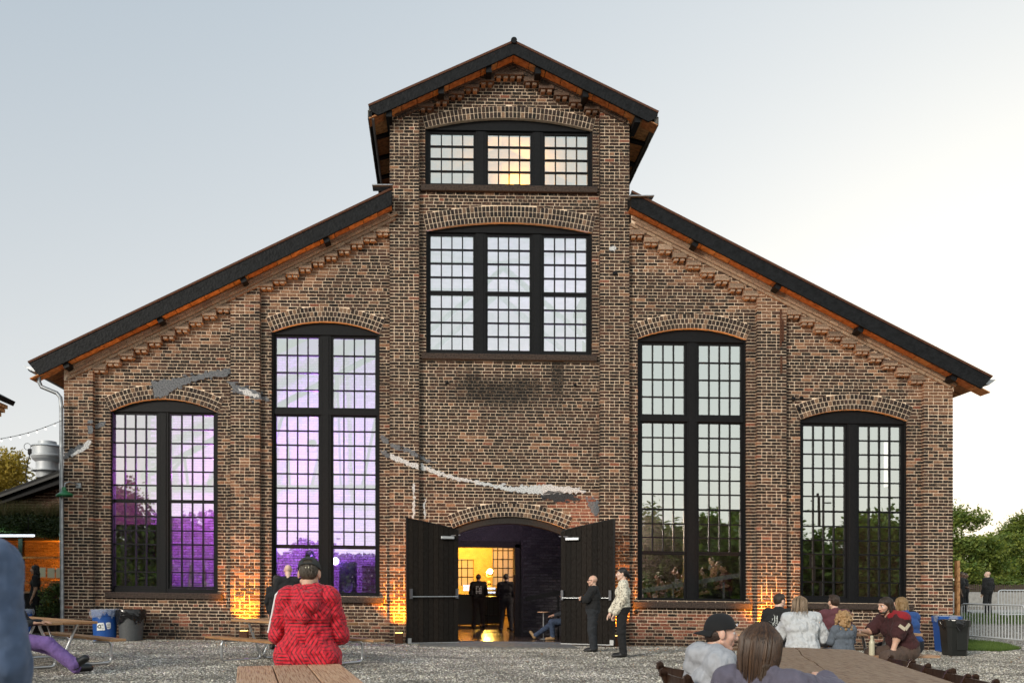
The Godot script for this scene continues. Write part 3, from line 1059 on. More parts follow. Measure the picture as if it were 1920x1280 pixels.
func door_leaf(hinge: Vector3, side: float, width: float, ang: float, label: String) -> void:
	var root := Node3D.new()
	root.name = "door"
	hall_root.add_child(root, true)
	root.set_meta("label", label)
	# from the hinge the leaf runs outwards along the wall; its inner face shows
	root.position = Vector3(hinge.x, G(hinge.x), hinge.z)
	root.rotation.y = -side * ang if side > 0 else ang
	root.rotation.y = ang * (1.0 if side < 0 else -1.0)
	var n := 10
	var h0 := 2.78     # at the hinge
	var h1 := 3.06     # at the meeting stile, which now stands outermost
	var fr := MB.new()
	fr.box(Vector3(0.0 if side > 0 else -width, 0.05, -0.03), Vector3(width if side > 0 else 0.0, h0 - 0.03, 0.0))
	part("ledger", fr.mesh(), M.black_wood, root)
	for k in n:
		var x0 := width * k / n + 0.004
		var x1 := width * (k + 1) / n - 0.004
		var t0 := sqrt(clampf(x0 / width, 0, 1))
		var t1 := sqrt(clampf(x1 / width, 0, 1))
		var a0 := lerpf(h0, h1, x0 / width * 0.55 + t0 * 0.45)
		var a1 := lerpf(h0, h1, x1 / width * 0.55 + t1 * 0.45)
		var mb := MB.new()
		var z := 0.028 + rng.randf_range(-0.002, 0.003)
		mb.prism(PackedVector2Array([Vector2(side * x0, 0.055), Vector2(side * x1, 0.055), Vector2(side * x1, a1), Vector2(side * x0, a0)]), -0.028, z)
		part("plank", mb.mesh(), M["door%d" % (rng.randi() % 3)], root)
	var ed := MB.new()
	for k in n:
		var x0 := width * k / n
		var x1 := width * (k + 1) / n
		var a0 := lerpf(h0, h1, x0 / width * 0.55 + sqrt(x0 / width) * 0.45)
		var a1 := lerpf(h0, h1, x1 / width * 0.55 + sqrt(x1 / width) * 0.45)
		ed.bar(Vector3(side * x0, a0 + 0.012, 0), Vector3(side * x1, a1 + 0.012, 0), 0.075, 0.024, Vector3(0, 1, 0))
	ed.box(Vector3(minf(side * width, side * (width + 0.035)), 0.04, -0.04), Vector3(maxf(side * width, side * (width + 0.035)), h1 + 0.03, 0.036))
	part("edge_trim", ed.mesh(), M.black, root)
	var sw := MB.new()
	sw.box(Vector3(minf(0, side * width), 0.03, 0.03), Vector3(maxf(0, side * width), 0.05, 0.05))
	part("door_sweep", sw.mesh(), M.galv, root)
	var pb := MB.new()
	var ya := 1.17
	pb.tube([Vector3(side * 0.05, ya, 0.10), Vector3(side * (width - 0.1), ya, 0.10)], [0.012], 8)
	part("push_bar", pb.mesh(), M.galv, root)
	pb = MB.new()
	pb.cbox(Vector3(side * (width - 0.07), ya + 0.07, 0.06), Vector3(0.06, 0.24, 0.08))
	pb.cbox(Vector3(side * 0.05, ya + 0.07, 0.06), Vector3(0.06, 0.24, 0.08))
	part("bar_bracket", pb.mesh(), M.zinc_dark, root)
	var cl := MB.new()
	cl.bbox(Vector3(side * 0.30, 2.62, 0.07), Vector3(0.34, 0.075, 0.08), 0.012)
	cl.bar(Vector3(side * 0.2, 2.67, 0.08), Vector3(-side * 0.06, 2.70, -0.06), 0.03, 0.02)
	part("door_closer", cl.mesh(), M.galv, root)
	var pl := MB.new()
	pl.cbox(Vector3(side * (width - 0.04), 0.10, 0.035), Vector3(0.09, 0.12, 0.02))
	part("bottom_bolt", pl.mesh(), M.galv, root)

# ---------- roofs ----------
func roofs() -> void:
	var zf := 0.50          # the gable boards hang out to here
	# [top left, top right, bottom left, bottom right] of each fascia, measured on its own plane
	slab_roof("lower roof on the left", P(52, 680, zf), P(734, 352, zf), 32.0, -1.0)
	slab_roof("lower roof on the right", P(1861, 707, zf), P(1184, 357, zf), 31.0, 1.0)
	tower_roof()

func slab_roof(label: String, eave: Vector3, ridge: Vector3, thick_px: float, side: float) -> void:
	var root := Node3D.new()
	root.name = "roof"
	hall_root.add_child(root, true)
	root.set_meta("label", label)
	var zf := eave.z
	var zb := -18.3
	var d := (ridge - eave)
	d.z = 0
	var th := thick_px / FOCAL * (EYEZ - zf)
	var dn := Vector3(0, -th, 0)
	var fb := MB.new()
	var poly := PackedVector2Array([Vector2(eave.x, eave.y), Vector2(ridge.x, ridge.y - 0.03), Vector2(ridge.x, ridge.y - th), Vector2(eave.x - side * 0.25 * 1.0, eave.y - th + d.y / absf(d.x) * 0.25 * 1.0)])
	fb.prism(poly, zf - 0.05, zf)
	part("fascia", fb.mesh(), M.fascia, root)
	var edge := MB.new()
	edge.bar(eave + Vector3(0, 0.01, 0.01), ridge + Vector3(0, -0.02, 0.01), 0.05, 0.02, Vector3(0, 0, 1))
	part("metal_edge", edge.mesh(), M.rust, root)
	# deck: a sloping slab from front to back, its soffit boards below
	var dk := MB.new()
	var sp := PackedVector2Array([Vector2(eave.x, eave.y - 0.02), Vector2(ridge.x, ridge.y - 0.04), Vector2(ridge.x, ridge.y - th + 0.06), Vector2(eave.x - side * 0.22, eave.y - th + 0.06 + d.y / absf(d.x) * 0.22)])
	dk.prism(sp, zb, zf - 0.052)
	part("deck", dk.mesh(), M.fascia, root)
	# soffit boards under the front overhang, one by one
	var len_x := absf(d.x)
	var n := int(len_x / 0.345)
	var slope := d.y / d.x
	for k in n:
		var x0 := eave.x + d.x * (k + 0.02) / n
		var x1 := eave.x + d.x * (k + 0.98) / n
		var y0 := eave.y + (x0 - eave.x) * slope - th + 0.03
		var y1 := eave.y + (x1 - eave.x) * slope - th + 0.03
		var mb := MB.new()
		mb.prism(PackedVector2Array([Vector2(x0, y0), Vector2(x1, y1), Vector2(x1, y1 + 0.025), Vector2(x0, y0 + 0.025)]), ZP - 0.03, zf - 0.053)
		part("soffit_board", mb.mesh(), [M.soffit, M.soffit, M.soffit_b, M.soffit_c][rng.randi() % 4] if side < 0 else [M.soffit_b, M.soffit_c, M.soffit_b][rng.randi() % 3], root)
	# outlookers: dark beam ends
	for k in 4:
		var t: float = [0.10, 0.36, 0.59, 0.82][k]
		var c := eave + d * t
		var mb := MB.new()
		mb.xf = Transform3D(Basis(Vector3(0, 0, 1), atan2(d.y, d.x) if d.x > 0 else atan2(d.y, d.x) + PI), Vector3(c.x, c.y - th - 0.05, 0))
		mb.box(Vector3(-0.07, -0.06, -0.2), Vector3(0.07, 0.075, zf - 0.06))
		part("beam_end", mb.mesh(), M.black, root)
	# side soffit along the eave
	var ex := eave.x - side * 0.22
	var wx: float = zone_u[0] if side < 0 else zone_u[11]
	var ye := eave.y - th + 0.05 + absf(slope) * 0.22
	for k in 40:
		var mb := MB.new()
		var z0 := zf - 0.06 - k * 0.75
		mb.quad(Vector3(ex, ye, z0 - 0.72), Vector3(wx - side * 0.05, ye + absf(slope) * absf(ex - wx), z0 - 0.72), Vector3(wx - side * 0.05, ye + absf(slope) * absf(ex - wx), z0), Vector3(ex, ye, z0))
		if k < 12:
			part("eave_soffit_board", mb.mesh(), M.soffit_b, root)
	if side < 0:
		var fl := MB.new()
		fl.bbox(ridge + Vector3(-0.22, 0.03, -0.05), Vector3(0.5, 0.03, 0.3), 0.006)
		part("ridge_flashing", fl.mesh(), M.zinc, root)
	else:
		var fl := MB.new()
		fl.bbox(ridge + Vector3(0.25, -0.16, -0.02), Vector3(0.58, 0.03, 0.2), 0.006)
		part("ridge_flashing", fl.mesh(), M.zinc, root)

func tower_roof() -> void:
	var root := Node3D.new()
	root.name = "roof"
	hall_root.add_child(root, true)
	root.set_meta("label", "steep gable roof over the raised middle bay")
	var zf := 0.50
	var zb := -18.3
	var top := P(963.5, 78, zf)
	for side in [-1.0, 1.0]:
		var e := P(690.5, 198.5, zf) if side < 0 else P(1235, 211, zf)
		var th := 0.345
		var d := Vector2(e.x - top.x, e.y - top.y)
		var fb := MB.new()
		var inner := 0.11
		fb.prism(PackedVector2Array([Vector2(top.x, top.y), Vector2(e.x, e.y), Vector2(e.x - side * inner, e.y - th * 0.45), Vector2(e.x - side * 0.24, e.y - th + 0.13 ), Vector2(top.x, top.y - th * 0.86)]), zf - 0.05, zf)
		part("fascia", fb.mesh(), M.fascia, root)
		var edge := MB.new()
		edge.bar(Vector3(e.x, e.y + 0.012, zf + 0.005), Vector3(top.x, top.y + 0.012, zf + 0.005), 0.05, 0.02, Vector3(0, 0, 1))
		part("metal_edge", edge.mesh(), M.rust, root)
		var dk := MB.new()
		dk.prism(PackedVector2Array([Vector2(top.x, top.y - 0.02), Vector2(e.x, e.y - 0.02), Vector2(e.x - side * 0.02, e.y - 0.10), Vector2(top.x, top.y - 0.18)]), zb, zf - 0.052)
		part("deck", dk.mesh(), M.shingle, root)
		# boards under the front overhang
		var n := 9
		for k in n:
			var a := Vector2(top.x, top.y - th * 0.82) + d * (k + 0.02) / n
			var b := Vector2(top.x, top.y - th * 0.82) + d * (k + 0.98) / n
			var mb := MB.new()
			mb.prism(PackedVector2Array([a, b, b + Vector2(0, 0.03), a + Vector2(0, 0.03)]), ZP - 0.03, zf - 0.053)
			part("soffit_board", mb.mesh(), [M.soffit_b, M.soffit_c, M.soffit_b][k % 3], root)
		for k in 3:
			var c: Vector2 = Vector2(top.x, top.y - th * 0.9) + d * [0.17, 0.5, 0.86][k]
			var mb := MB.new()
			mb.box(Vector3(c.x - 0.07, c.y - 0.13, -0.2), Vector3(c.x + 0.07, c.y + 0.05, zf - 0.06))
			part("beam_end", mb.mesh(), M.black, root)
		# eave along the side: outer board with shingle butts, rafters and boards between them
		var wx: float = zone_u[4] if side < 0 else zone_u[7]
		var lo := e.y - th * 0.55
		for k in 18:
			var z0 := zf - 0.06 - k * 1.0
			var mb := MB.new()
			var yw := lo + absf(d.y / d.x) * absf(e.x - wx) * 0.55
			mb.quad(Vector3(e.x - side * 0.10, lo, z0 - 0.86), Vector3(wx - side * 0.03, yw, z0 - 0.86), Vector3(wx - side * 0.03, yw, z0), Vector3(e.x - side * 0.10, lo, z0))
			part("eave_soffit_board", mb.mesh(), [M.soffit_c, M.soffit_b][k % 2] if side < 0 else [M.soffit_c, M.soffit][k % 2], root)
			var rf := MB.new()
			rf.prism(PackedVector2Array([Vector2(e.x - side * 0.08, lo - 0.06), Vector2(wx - side * 0.03, yw - 0.06), Vector2(wx - side * 0.03, yw + 0.1), Vector2(e.x - side * 0.08, lo + 0.12)]), z0 - 1.0, z0 - 0.86)
			part("rafter_end", rf.mesh(), M.black, root)
		var ob := MB.new()
		ob.box(Vector3(minf(e.x, e.x - side * 0.08), lo - 0.05, zb), Vector3(maxf(e.x, e.x - side * 0.08), e.y - 0.105, zf - 0.053))
		part("eave_board", ob.mesh(), M.shingle if side > 0 else M.fascia, root)
		for k in 40:
			var sg := MB.new()
			var z1 := zf - 0.06 - k * 0.30
			sg.bbox(Vector3(e.x + side * 0.006, (lo + e.y) / 2 - 0.07 + rng.randf_range(-0.01, 0.01), z1 - 0.145), Vector3(0.03, e.y - lo + 0.02, 0.285), 0.004)
			part("shingle", sg.mesh(), M.shingle, root)
		if side < 0:
			var gt := MB.new()
			gt.tube([Vector3(e.x + 0.10, lo - 0.05, zf - 0.1), Vector3(e.x + 0.10, lo - 0.05, zb)], [0.035], 8)
			part("eave_gutter", gt.mesh(), M.zinc, root)
	var cap := MB.new()
	cap.tube([top + Vector3(0, 0.02, 0.04), Vector3(top.x, top.y + 0.02, zb)], [0.075], 10)
	part("ridge_cap", cap.mesh(), M.black, root)

func shell() -> void:
	# side, tower and rear walls that close the hall
	var mb := MB.new()
	mb.lean = true
	var L: float = zone_u[0]
	var R: float = zone_u[11]
	var hl: float = roofL[0] * L + roofL[1] + 0.15
	var hr: float = roofR[0] * R + roofR[1] + 0.15
	mb.box(Vector3(L, -0.2, -18.3), Vector3(L + 0.35, hl, -0.352))
	# the right flank has a tall window that shows as a bright slit through the glass
	mb.box(Vector3(R - 0.35, -0.2, -18.3), Vector3(R, hr, -2.95))
	mb.box(Vector3(R - 0.35, -0.2, -2.05), Vector3(R, hr, -0.352))
	mb.box(Vector3(R - 0.35, -0.2, -2.95), Vector3(R, 4.35, -2.05))
	mb.box(Vector3(R - 0.35, 5.75, -2.95), Vector3(R, hr, -2.05))
	part("side_wall", mb.mesh(), M.sidewall, hall_root)
	mb = MB.new()
	mb.lean = true
	var tl: float = zone_u[4]
	var tr: float = zone_u[7]
	mb.box(Vector3(tl, 10.2, -18.3), Vector3(tl + 0.35, towL[0] * tl + towL[1] + 0.2, -0.352))
	mb.box(Vector3(tr - 0.35, 10.2, -18.3), Vector3(tr, towR[0] * tr + towR[1] + 0.2, -0.352))
	part("tower_side_wall", mb.mesh(), M.sidewall, hall_root)

func gutters() -> void:
	# half-round gutter and downpipe on the left corner, gutter end on the right
	var gt := MB.new()
	var a := P(60, 690, 0.45)
	for k in 8:
		var t0 := PI + PI * k / 8.0
		var t1 := PI + PI * (k + 1) / 8.0
		var r := 0.10
		gt.quad(a + Vector3(r * cos(t0) - 0.02, r * sin(t0), 0), a + Vector3(r * cos(t1) - 0.02, r * sin(t1), 0), Vector3(a.x + r * cos(t1) - 0.02, a.y + r * sin(t1), -18), Vector3(a.x + r * cos(t0) - 0.02, a.y + r * sin(t0), -18))
	gt.prism(PackedVector2Array([Vector2(a.x - 0.22, a.y + 0.06), Vector2(a.x + 0.05, a.y + 0.0), Vector2(a.x + 0.06, a.y - 0.09), Vector2(a.x - 0.05, a.y - 0.05)]), 0.44, 0.455)
	part("gutter", gt.mesh(), M.zinc, hall_root)
	gt = MB.new()
	a = P(1853, 714, 0.45)
	for k in 8:
		var t0 := PI + PI * k / 8.0
		var t1 := PI + PI * (k + 1) / 8.0
		var r := 0.10
		gt.quad(a + Vector3(r * cos(t0), r * sin(t0), 0), a + Vector3(r * cos(t1), r * sin(t1), 0), Vector3(a.x + r * cos(t1), a.y + r * sin(t1), -18), Vector3(a.x + r * cos(t0), a.y + r * sin(t0), -18))
	gt.prism(PackedVector2Array([Vector2(a.x - 0.08, a.y + 0.04), Vector2(a.x + 0.2, a.y + 0.03), Vector2(a.x + 0.04, a.y - 0.09), Vector2(a.x - 0.07, a.y - 0.07)]), 0.44, 0.455)
	part("gutter", gt.mesh(), M.zinc, hall_root)
	var dp := MB.new()
	var z := 0.30
	dp.tube([P(72, 700, z), P(72.5, 716, z), P(77, 725, z), P(106, 737, z), P(112.5, 745, z), P(114, 760, z), P(115, 1000, z), P(116, 1188, z)], [0.048], 10)
	for y in [760, 880, 1000, 1120]:
		dp.tube([P(114.6, y, z), P(114.6, y + 4, z)], [0.056], 10)
	part("downpipe", dp.mesh(), M.zinc, hall_root)

# ================= ground =================
func setting() -> void:
	var cell := nz(0.085, 31, 1, FastNoiseLite.TYPE_CELLULAR)
	cell.cellular_return_type = FastNoiseLite.RETURN_CELL_VALUE
	cell.fractal_type = FastNoiseLite.FRACTAL_NONE
	var cellh := nz(0.085, 31, 1, FastNoiseLite.TYPE_CELLULAR)
	cellh.cellular_return_type = FastNoiseLite.RETURN_DISTANCE
	cellh.fractal_type = FastNoiseLite.FRACTAL_NONE
	var gt := ntex(cell, 1024, [0.0, 0.3, 0.55, 0.8, 1.0], [Color(0.22, 0.21, 0.21), Color(0.42, 0.40, 0.38), Color(0.55, 0.52, 0.49), Color(0.72, 0.68, 0.63), Color(0.98, 0.96, 0.93)])
	M.gravel = textured(plain(0.74, 0.705, 0.65, 0.95), gt, Vector3(0.42, 0.42, 0.42), nnorm(cellh, 1024, 9.0), true, 1.0)
	M.sidewall = textured(plain(0.11, 0.06, 0.042, 0.95), M.brick.albedo_texture, Vector3(1, 1, 1), M.t_grain_n)
	M.concrete = textured(plain(0.20, 0.195, 0.185, 0.85), ntex(nz(0.02, 33, 5), 512, [0, 1], [grey(0.7), grey(1)]), Vector3(0.6, 0.6, 0.6), M.t_grain_n, true, 0.4)
	M.path = textured(plain(0.38, 0.37, 0.35, 0.9), ntex(nz(0.02, 34, 5), 512, [0, 1], [grey(0.8), grey(1)]), Vector3(0.4, 0.4, 0.4))
	M.grass_soil = textured(plain(0.075, 0.10, 0.03, 0.95), ntex(nz(0.05, 35, 5), 512, [0, 1], [grey(0.55), grey(1)]), Vector3(1, 1, 1))
	var xs := [-500.0, -120.0, -60.0, -30.0, -20.0]
	var x := -16.0
	while x <= 30.0:
		xs.append(x)
		x += 1.0
	xs.append_array([40.0, 60.0, 120.0, 500.0])
	var zs := [-700.0, -200.0, -90.0, -60.0, -40.0, -30.0, -20.0]
	var z := -16.0
	while z <= 20.0:
		zs.append(z)
		z += 1.0
	zs.append_array([30.0, 50.0, 80.0, 150.0, 500.0])
	var mb := MB.new()
	for i in xs.size() - 1:
		for j in zs.size() - 1:
			mb.quad(gp(xs[i], zs[j + 1]), gp(xs[i + 1], zs[j + 1]), gp(xs[i + 1], zs[j]), gp(xs[i], zs[j]))
	structure("ground", mb.mesh(), M.gravel)
	# loose stones: real pebbles where the photograph shows the gravel
	var st := MB.new()
	var ring := []
	for k in 5:
		var t := TAU * k / 5.0 + 0.3
		ring.append(Vector3(cos(t) * (1.0 + 0.25 * sin(k * 2.3)), -0.05 + 0.12 * sin(k * 1.7), sin(t)))
	for k in 5:
		st.tri(ring[k], Vector3(0.15, 0.62, 0.1), ring[(k + 1) % 5])
		st.tri(ring[(k + 1) % 5], Vector3(0, -0.5, 0), ring[k])
	var sm := st.mesh()
	M.stone = plain(1, 1, 1, 0.9)
	M.stone.vertex_color_use_as_albedo = true
	var xfs := []
	var cols := PackedColorArray()
	var r := RandomNumberGenerator.new()
	r.seed = 4711
	for k in 210000:
		var pz := 15.2 - 15.0 * pow(r.randf(), 0.85)
		var half := (EYEZ - pz) / FOCAL
		var px := r.randf_range(-40.0, 1960.0)
		var wx := (px - CX) * half
		if pz < 0.16:
			continue
		if wx > -0.4 and wx < 3.4 and pz < 1.4:
			continue
		var s := r.randf_range(0.007, 0.0165) * (1.0 if r.randf() < 0.93 else 1.5)
		var b := Basis.from_euler(Vector3(r.randf_range(-0.4, 0.4), r.randf() * TAU, r.randf_range(-0.4, 0.4))) * Basis.from_scale(Vector3(s * r.randf_range(0.8, 1.4), s * r.randf_range(0.6, 1.0), s))
		xfs.append(Transform3D(b, Vector3(wx, ground(wx, pz) + s * 0.2, pz)))
		var g := r.randf()
		var v := lerpf(0.17, 0.62, g * g) if r.randf() > 0.16 else r.randf_range(0.55, 0.85)
		v *= 0.90 + 0.65 * noise.get_noise_2d(wx * 0.45, pz * 0.8)
		cols.append(Color(v * r.randf_range(1.02, 1.14), v, v * r.randf_range(0.78, 0.94)))
	# to the right, past the corner of the hall
	for k in 14000:
		var pz := r.randf_range(-9.0, 0.2)
		var wx := r.randf_range(13.1, 24.0)
		var s := r.randf_range(0.010, 0.020)
		var b := Basis.from_euler(Vector3(r.randf_range(-0.4, 0.4), r.randf() * TAU, 0)) * Basis.from_scale(Vector3(s * 1.2, s * 0.8, s))
		xfs.append(Transform3D(b, Vector3(wx, ground(wx, pz) + s * 0.2, pz)))
		var v := r.randf_range(0.16, 0.65)
		cols.append(Color(v * 1.05, v, v * 0.93))
	var o := multi(numbered("gravel"), sm, M.stone, self, xfs, cols)
	o.set_meta("label", "loose grey gravel stones covering the yard")
	o.set_meta("category", "gravel")
	# dry leaves blown against the foot of the wall
	var lf := MB.new()
	lf.quad(Vector3(-1, 0, 0), Vector3(0, 0.1, 0.55), Vector3(1, 0.25, 0), Vector3(0, 0.1, -0.55))
	var lx := []
	var lc := PackedColorArray()
	for k in 1500:
		var wx := r.randf_range(-9.2, 12.9)
		var pz := 0.14 + absf(r.randfn(0.0, 0.16 if r.randf() < 0.75 else 2.5))
		if wx > 0.2 and wx < 3.2 and pz < 0.3:
			continue
		var s := r.randf_range(0.015, 0.036)
		lx.append(Transform3D(Basis.from_euler(Vector3(r.randf_range(-0.5, 0.5), r.randf() * TAU, r.randf_range(-0.5, 0.5))).scaled(Vector3.ONE * s), Vector3(wx, ground(wx, pz) + 0.022, pz)))
		lc.append(Color(0.30, 0.16, 0.06).lerp(Color(0.13, 0.075, 0.04), r.randf()))
	var lo := multi(numbered("fallen_leaves"), lf.mesh(), M.stone, self, lx, lc)
	meta(lo, "dry brown leaves along the foot of the facade", "leaves")
	# concrete apron in front of the door
	var ap := MB.new()
	var q := [P(838, 1222, 0), P(1096, 1222, 0), P(1066, 1205, 0), P(862, 1205, 0)]
	ap.lean = true
	ap.prism(PackedVector2Array([Vector2(-0.35, 0.0), Vector2(3.35, 0.0), Vector2(3.35, 0.028), Vector2(-0.35, 0.028)]), 0.13, 1.35)
	structure("door_apron", ap.mesh(), M.concrete)
	# pale path past the right corner and a strip of lawn along the wall
	var pa := MB.new()
	for k in 12:
		var x0 := 13.5 + k * 2.5
		pa.quad(gp(x0, -14.0) + Vector3(0, 0.006, 0), gp(x0 + 2.5, -14.0) + Vector3(0, 0.006, 0), gp(x0 + 2.5, -19.0) + Vector3(0, 0.006, 0), gp(x0, -19.0) + Vector3(0, 0.006, 0))
	structure("path", pa.mesh(), M.path)
	lawn([[13.05, 0.25], [13.9, 0.35], [15.1, -0.6], [15.9, -2.6], [15.6, -4.4], [13.05, -6.0]], 9000, 0.10, "strip of lawn along the right side wall")
	lawn([[13.2, -9.3], [40.0, -9.3], [44.0, -12.5], [13.2, -13.0]], 8000, 0.14, "lawn beyond the barricades")

func lawn(poly: Array, count: int, high: float, label: String) -> void:
	var pv := PackedVector2Array()
	for p in poly:
		pv.append(Vector2(p[0], p[1]))
	var idx := Geometry2D.triangulate_polygon(pv)
	var mb := MB.new()
	for i in range(0, idx.size(), 3):
		var t := [pv[idx[i]], pv[idx[i + 1]], pv[idx[i + 2]]]
		var w := []
		for p in t:
			w.append(gp(p.x, p.y) + Vector3(0, 0.012, 0))
		if (w[1] - w[0]).cross(w[2] - w[0]).y < 0:
			mb.tri(w[0], w[2], w[1])
		else:
			mb.tri(w[0], w[1], w[2])
	structure("lawn", mb.mesh(), M.grass_soil)
	var bl := MB.new()
	for k in 5:
		var t := TAU * k / 5.0
		var a := Vector3(cos(t), 0, sin(t)) * 0.4
		var s := Vector3(-sin(t), 0, cos(t)) * 0.07
		bl.tri(a - s, a + s, a * 1.8 + Vector3(0, 1, 0))
	M.blade = plain(1, 1, 1, 0.8)
	M.blade.vertex_color_use_as_albedo = true
	M.blade.backlight_enabled = true
	M.blade.backlight = Color(0.5, 0.6, 0.3)
	var xfs := []
	var cols := PackedColorArray()
	var lo := pv[0]
	var hi := pv[0]
	for p in pv:
		lo = lo.min(p); hi = hi.max(p)
	var tries := 0
	while xfs.size() < count and tries < count * 4:
		tries += 1
		var p := Vector2(rng.randf_range(lo.x, hi.x), rng.randf_range(lo.y, hi.y))
		if not Geometry2D.is_point_in_polygon(p, pv):
			continue
		var s := high * rng.randf_range(0.5, 1.1)
		xfs.append(Transform3D(Basis(Vector3.UP, rng.randf() * TAU).scaled(Vector3(s, s, s)), gp(p.x, p.y)))
		cols.append(Color(0.115, 0.175, 0.03).lerp(Color(0.065, 0.12, 0.025), rng.randf()))
	var o := multi(numbered("grass"), bl.mesh(), M.blade, self, xfs, cols)
	o.set_meta("label", label)
	o.set_meta("category", "grass")

# ================= figures =================
# A body is a smooth-minimum field of tapered bones, meshed as surface nets.
# bone: [kind 0 capsule / 1 ellipsoid, a, b or radii, ra, rb, group, basis]

func cap(a: Vector3, b: Vector3, ra: float, rb: float, g: int) -> Array:
	return [0, a, b, ra, rb, g]

func ell(c: Vector3, r: Vector3, g: int, bas := Basis()) -> Array:
	return [1, c, r, maxf(r.x, maxf(r.y, r.z)), 0.0, g, bas]

func blob(bones: Array, cell: float, k: float) -> Dictionary:
	var lo := Vector3(1e9, 1e9, 1e9)
	var hi := -lo
	for b in bones:
		if b[0] == 0:
			lo = lo.min(b[1] - Vector3.ONE * b[3]).min(b[2] - Vector3.ONE * b[4])
			hi = hi.max(b[1] + Vector3.ONE * b[3]).max(b[2] + Vector3.ONE * b[4])
		else:
			lo = lo.min(b[1] - Vector3.ONE * b[3])
			hi = hi.max(b[1] + Vector3.ONE * b[3])
	lo -= Vector3.ONE * cell * 2.0
	hi += Vector3.ONE * cell * 2.0
	var nx := int((hi.x - lo.x) / cell) + 2
	var ny := int((hi.y - lo.y) / cell) + 2
	var nz_ := int((hi.z - lo.z) / cell) + 2
	var f := PackedFloat32Array()
	f.resize(nx * ny * nz_)
	f.fill(9.0)
	var who := PackedByteArray()
	who.resize(nx * ny * nz_)
	var best := PackedFloat32Array()
	best.resize(nx * ny * nz_)
	best.fill(9.0)
	var pad := k + cell * 2.0
	for b in bones:
		var a: Vector3 = b[1]
		var q: Vector3 = b[2]
		var ra: float = b[3]
		var rb: float = b[4]
		var g: int = b[5]
		var l: Vector3
		var h: Vector3
		var is_cap: bool = b[0] == 0
		var inv := Basis()
		var rmin := 0.0
		if is_cap:
			l = (a - Vector3.ONE * ra).min(q - Vector3.ONE * rb)
			h = (a + Vector3.ONE * ra).max(q + Vector3.ONE * rb)
		else:
			l = a - Vector3.ONE * ra
			h = a + Vector3.ONE * ra
			inv = (b[6] as Basis).transposed()
			rmin = minf(q.x, minf(q.y, q.z))
		var x0 := maxi(0, int((l.x - pad - lo.x) / cell)); var x1 := mini(nx - 1, int((h.x + pad - lo.x) / cell) + 1)
		var y0 := maxi(0, int((l.y - pad - lo.y) / cell)); var y1 := mini(ny - 1, int((h.y + pad - lo.y) / cell) + 1)
		var z0 := maxi(0, int((l.z - pad - lo.z) / cell)); var z1 := mini(nz_ - 1, int((h.z + pad - lo.z) / cell) + 1)
		var ba := q - a
		var bb := maxf(ba.length_squared(), 1e-9)
		for z in range(z0, z1 + 1):
			for y in range(y0, y1 + 1):
				var i := (z * ny + y) * nx + x0
				for x in range(x0, x1 + 1):
					var p := lo + Vector3(x, y, z) * cell - a
					var d: float
					if is_cap:
						var t := clampf(p.dot(ba) / bb, 0.0, 1.0)
						d = (p - ba * t).length() - (ra + (rb - ra) * t)
					else:
						var e := inv * p
						d = ((e / q).length() - 1.0) * rmin
					if d < best[i]:
						best[i] = d
						who[i] = g
					var o := f[i]
					var w := k - absf(o - d)
					var m := minf(o, d)
					if w > 0.0:
						m -= w * w * 0.25 / k
					f[i] = m
					i += 1
	# surface nets
	var vid := PackedInt32Array()
	vid.resize(nx * ny * nz_)
	vid.fill(-1)
	var V := PackedVector3Array()
	var N := PackedVector3Array()
	var W := PackedByteArray()
	var sx := 1
	var sy := nx
	var sz := nx * ny
	var lim := cell * 1.9
	for z in nz_ - 1:
		for y in ny - 1:
			var i := (z * ny + y) * nx
			for x in nx - 1:
				var f0 := f[i]
				if absf(f0) < lim:
					var f1 := f[i + sx]; var f2 := f[i + sy]; var f3 := f[i + sx + sy]
					var f4 := f[i + sz]; var f5 := f[i + sx + sz]; var f6 := f[i + sy + sz]; var f7 := f[i + sx + sy + sz]
					var neg := int(f0 < 0) + int(f1 < 0) + int(f2 < 0) + int(f3 < 0) + int(f4 < 0) + int(f5 < 0) + int(f6 < 0) + int(f7 < 0)
					if neg > 0 and neg < 8:
						var s := Vector3.ZERO
						var n := 0
						if (f0 < 0) != (f1 < 0): s += Vector3(f0 / (f0 - f1), 0, 0); n += 1
						if (f2 < 0) != (f3 < 0): s += Vector3(f2 / (f2 - f3), 1, 0); n += 1
						if (f4 < 0) != (f5 < 0): s += Vector3(f4 / (f4 - f5), 0, 1); n += 1
						if (f6 < 0) != (f7 < 0): s += Vector3(f6 / (f6 - f7), 1, 1); n += 1
						if (f0 < 0) != (f2 < 0): s += Vector3(0, f0 / (f0 - f2), 0); n += 1
						if (f1 < 0) != (f3 < 0): s += Vector3(1, f1 / (f1 - f3), 0); n += 1
						if (f4 < 0) != (f6 < 0): s += Vector3(0, f4 / (f4 - f6), 1); n += 1
						if (f5 < 0) != (f7 < 0): s += Vector3(1, f5 / (f5 - f7), 1); n += 1
						if (f0 < 0) != (f4 < 0): s += Vector3(0, 0, f0 / (f0 - f4)); n += 1
						if (f1 < 0) != (f5 < 0): s += Vector3(1, 0, f1 / (f1 - f5)); n += 1
						if (f2 < 0) != (f6 < 0): s += Vector3(0, 1, f2 / (f2 - f6)); n += 1
						if (f3 < 0) != (f7 < 0): s += Vector3(1, 1, f3 / (f3 - f7)); n += 1
						vid[i] = V.size()
						V.append(lo + (Vector3(x, y, z) + s / n) * cell)
						N.append(Vector3(f1 + f3 + f5 + f7 - f0 - f2 - f4 - f6, f2 + f3 + f6 + f7 - f0 - f1 - f4 - f5, f4 + f5 + f6 + f7 - f0 - f1 - f2 - f3).normalized())
						W.append(who[i])
				i += 1
	var T := PackedInt32Array()
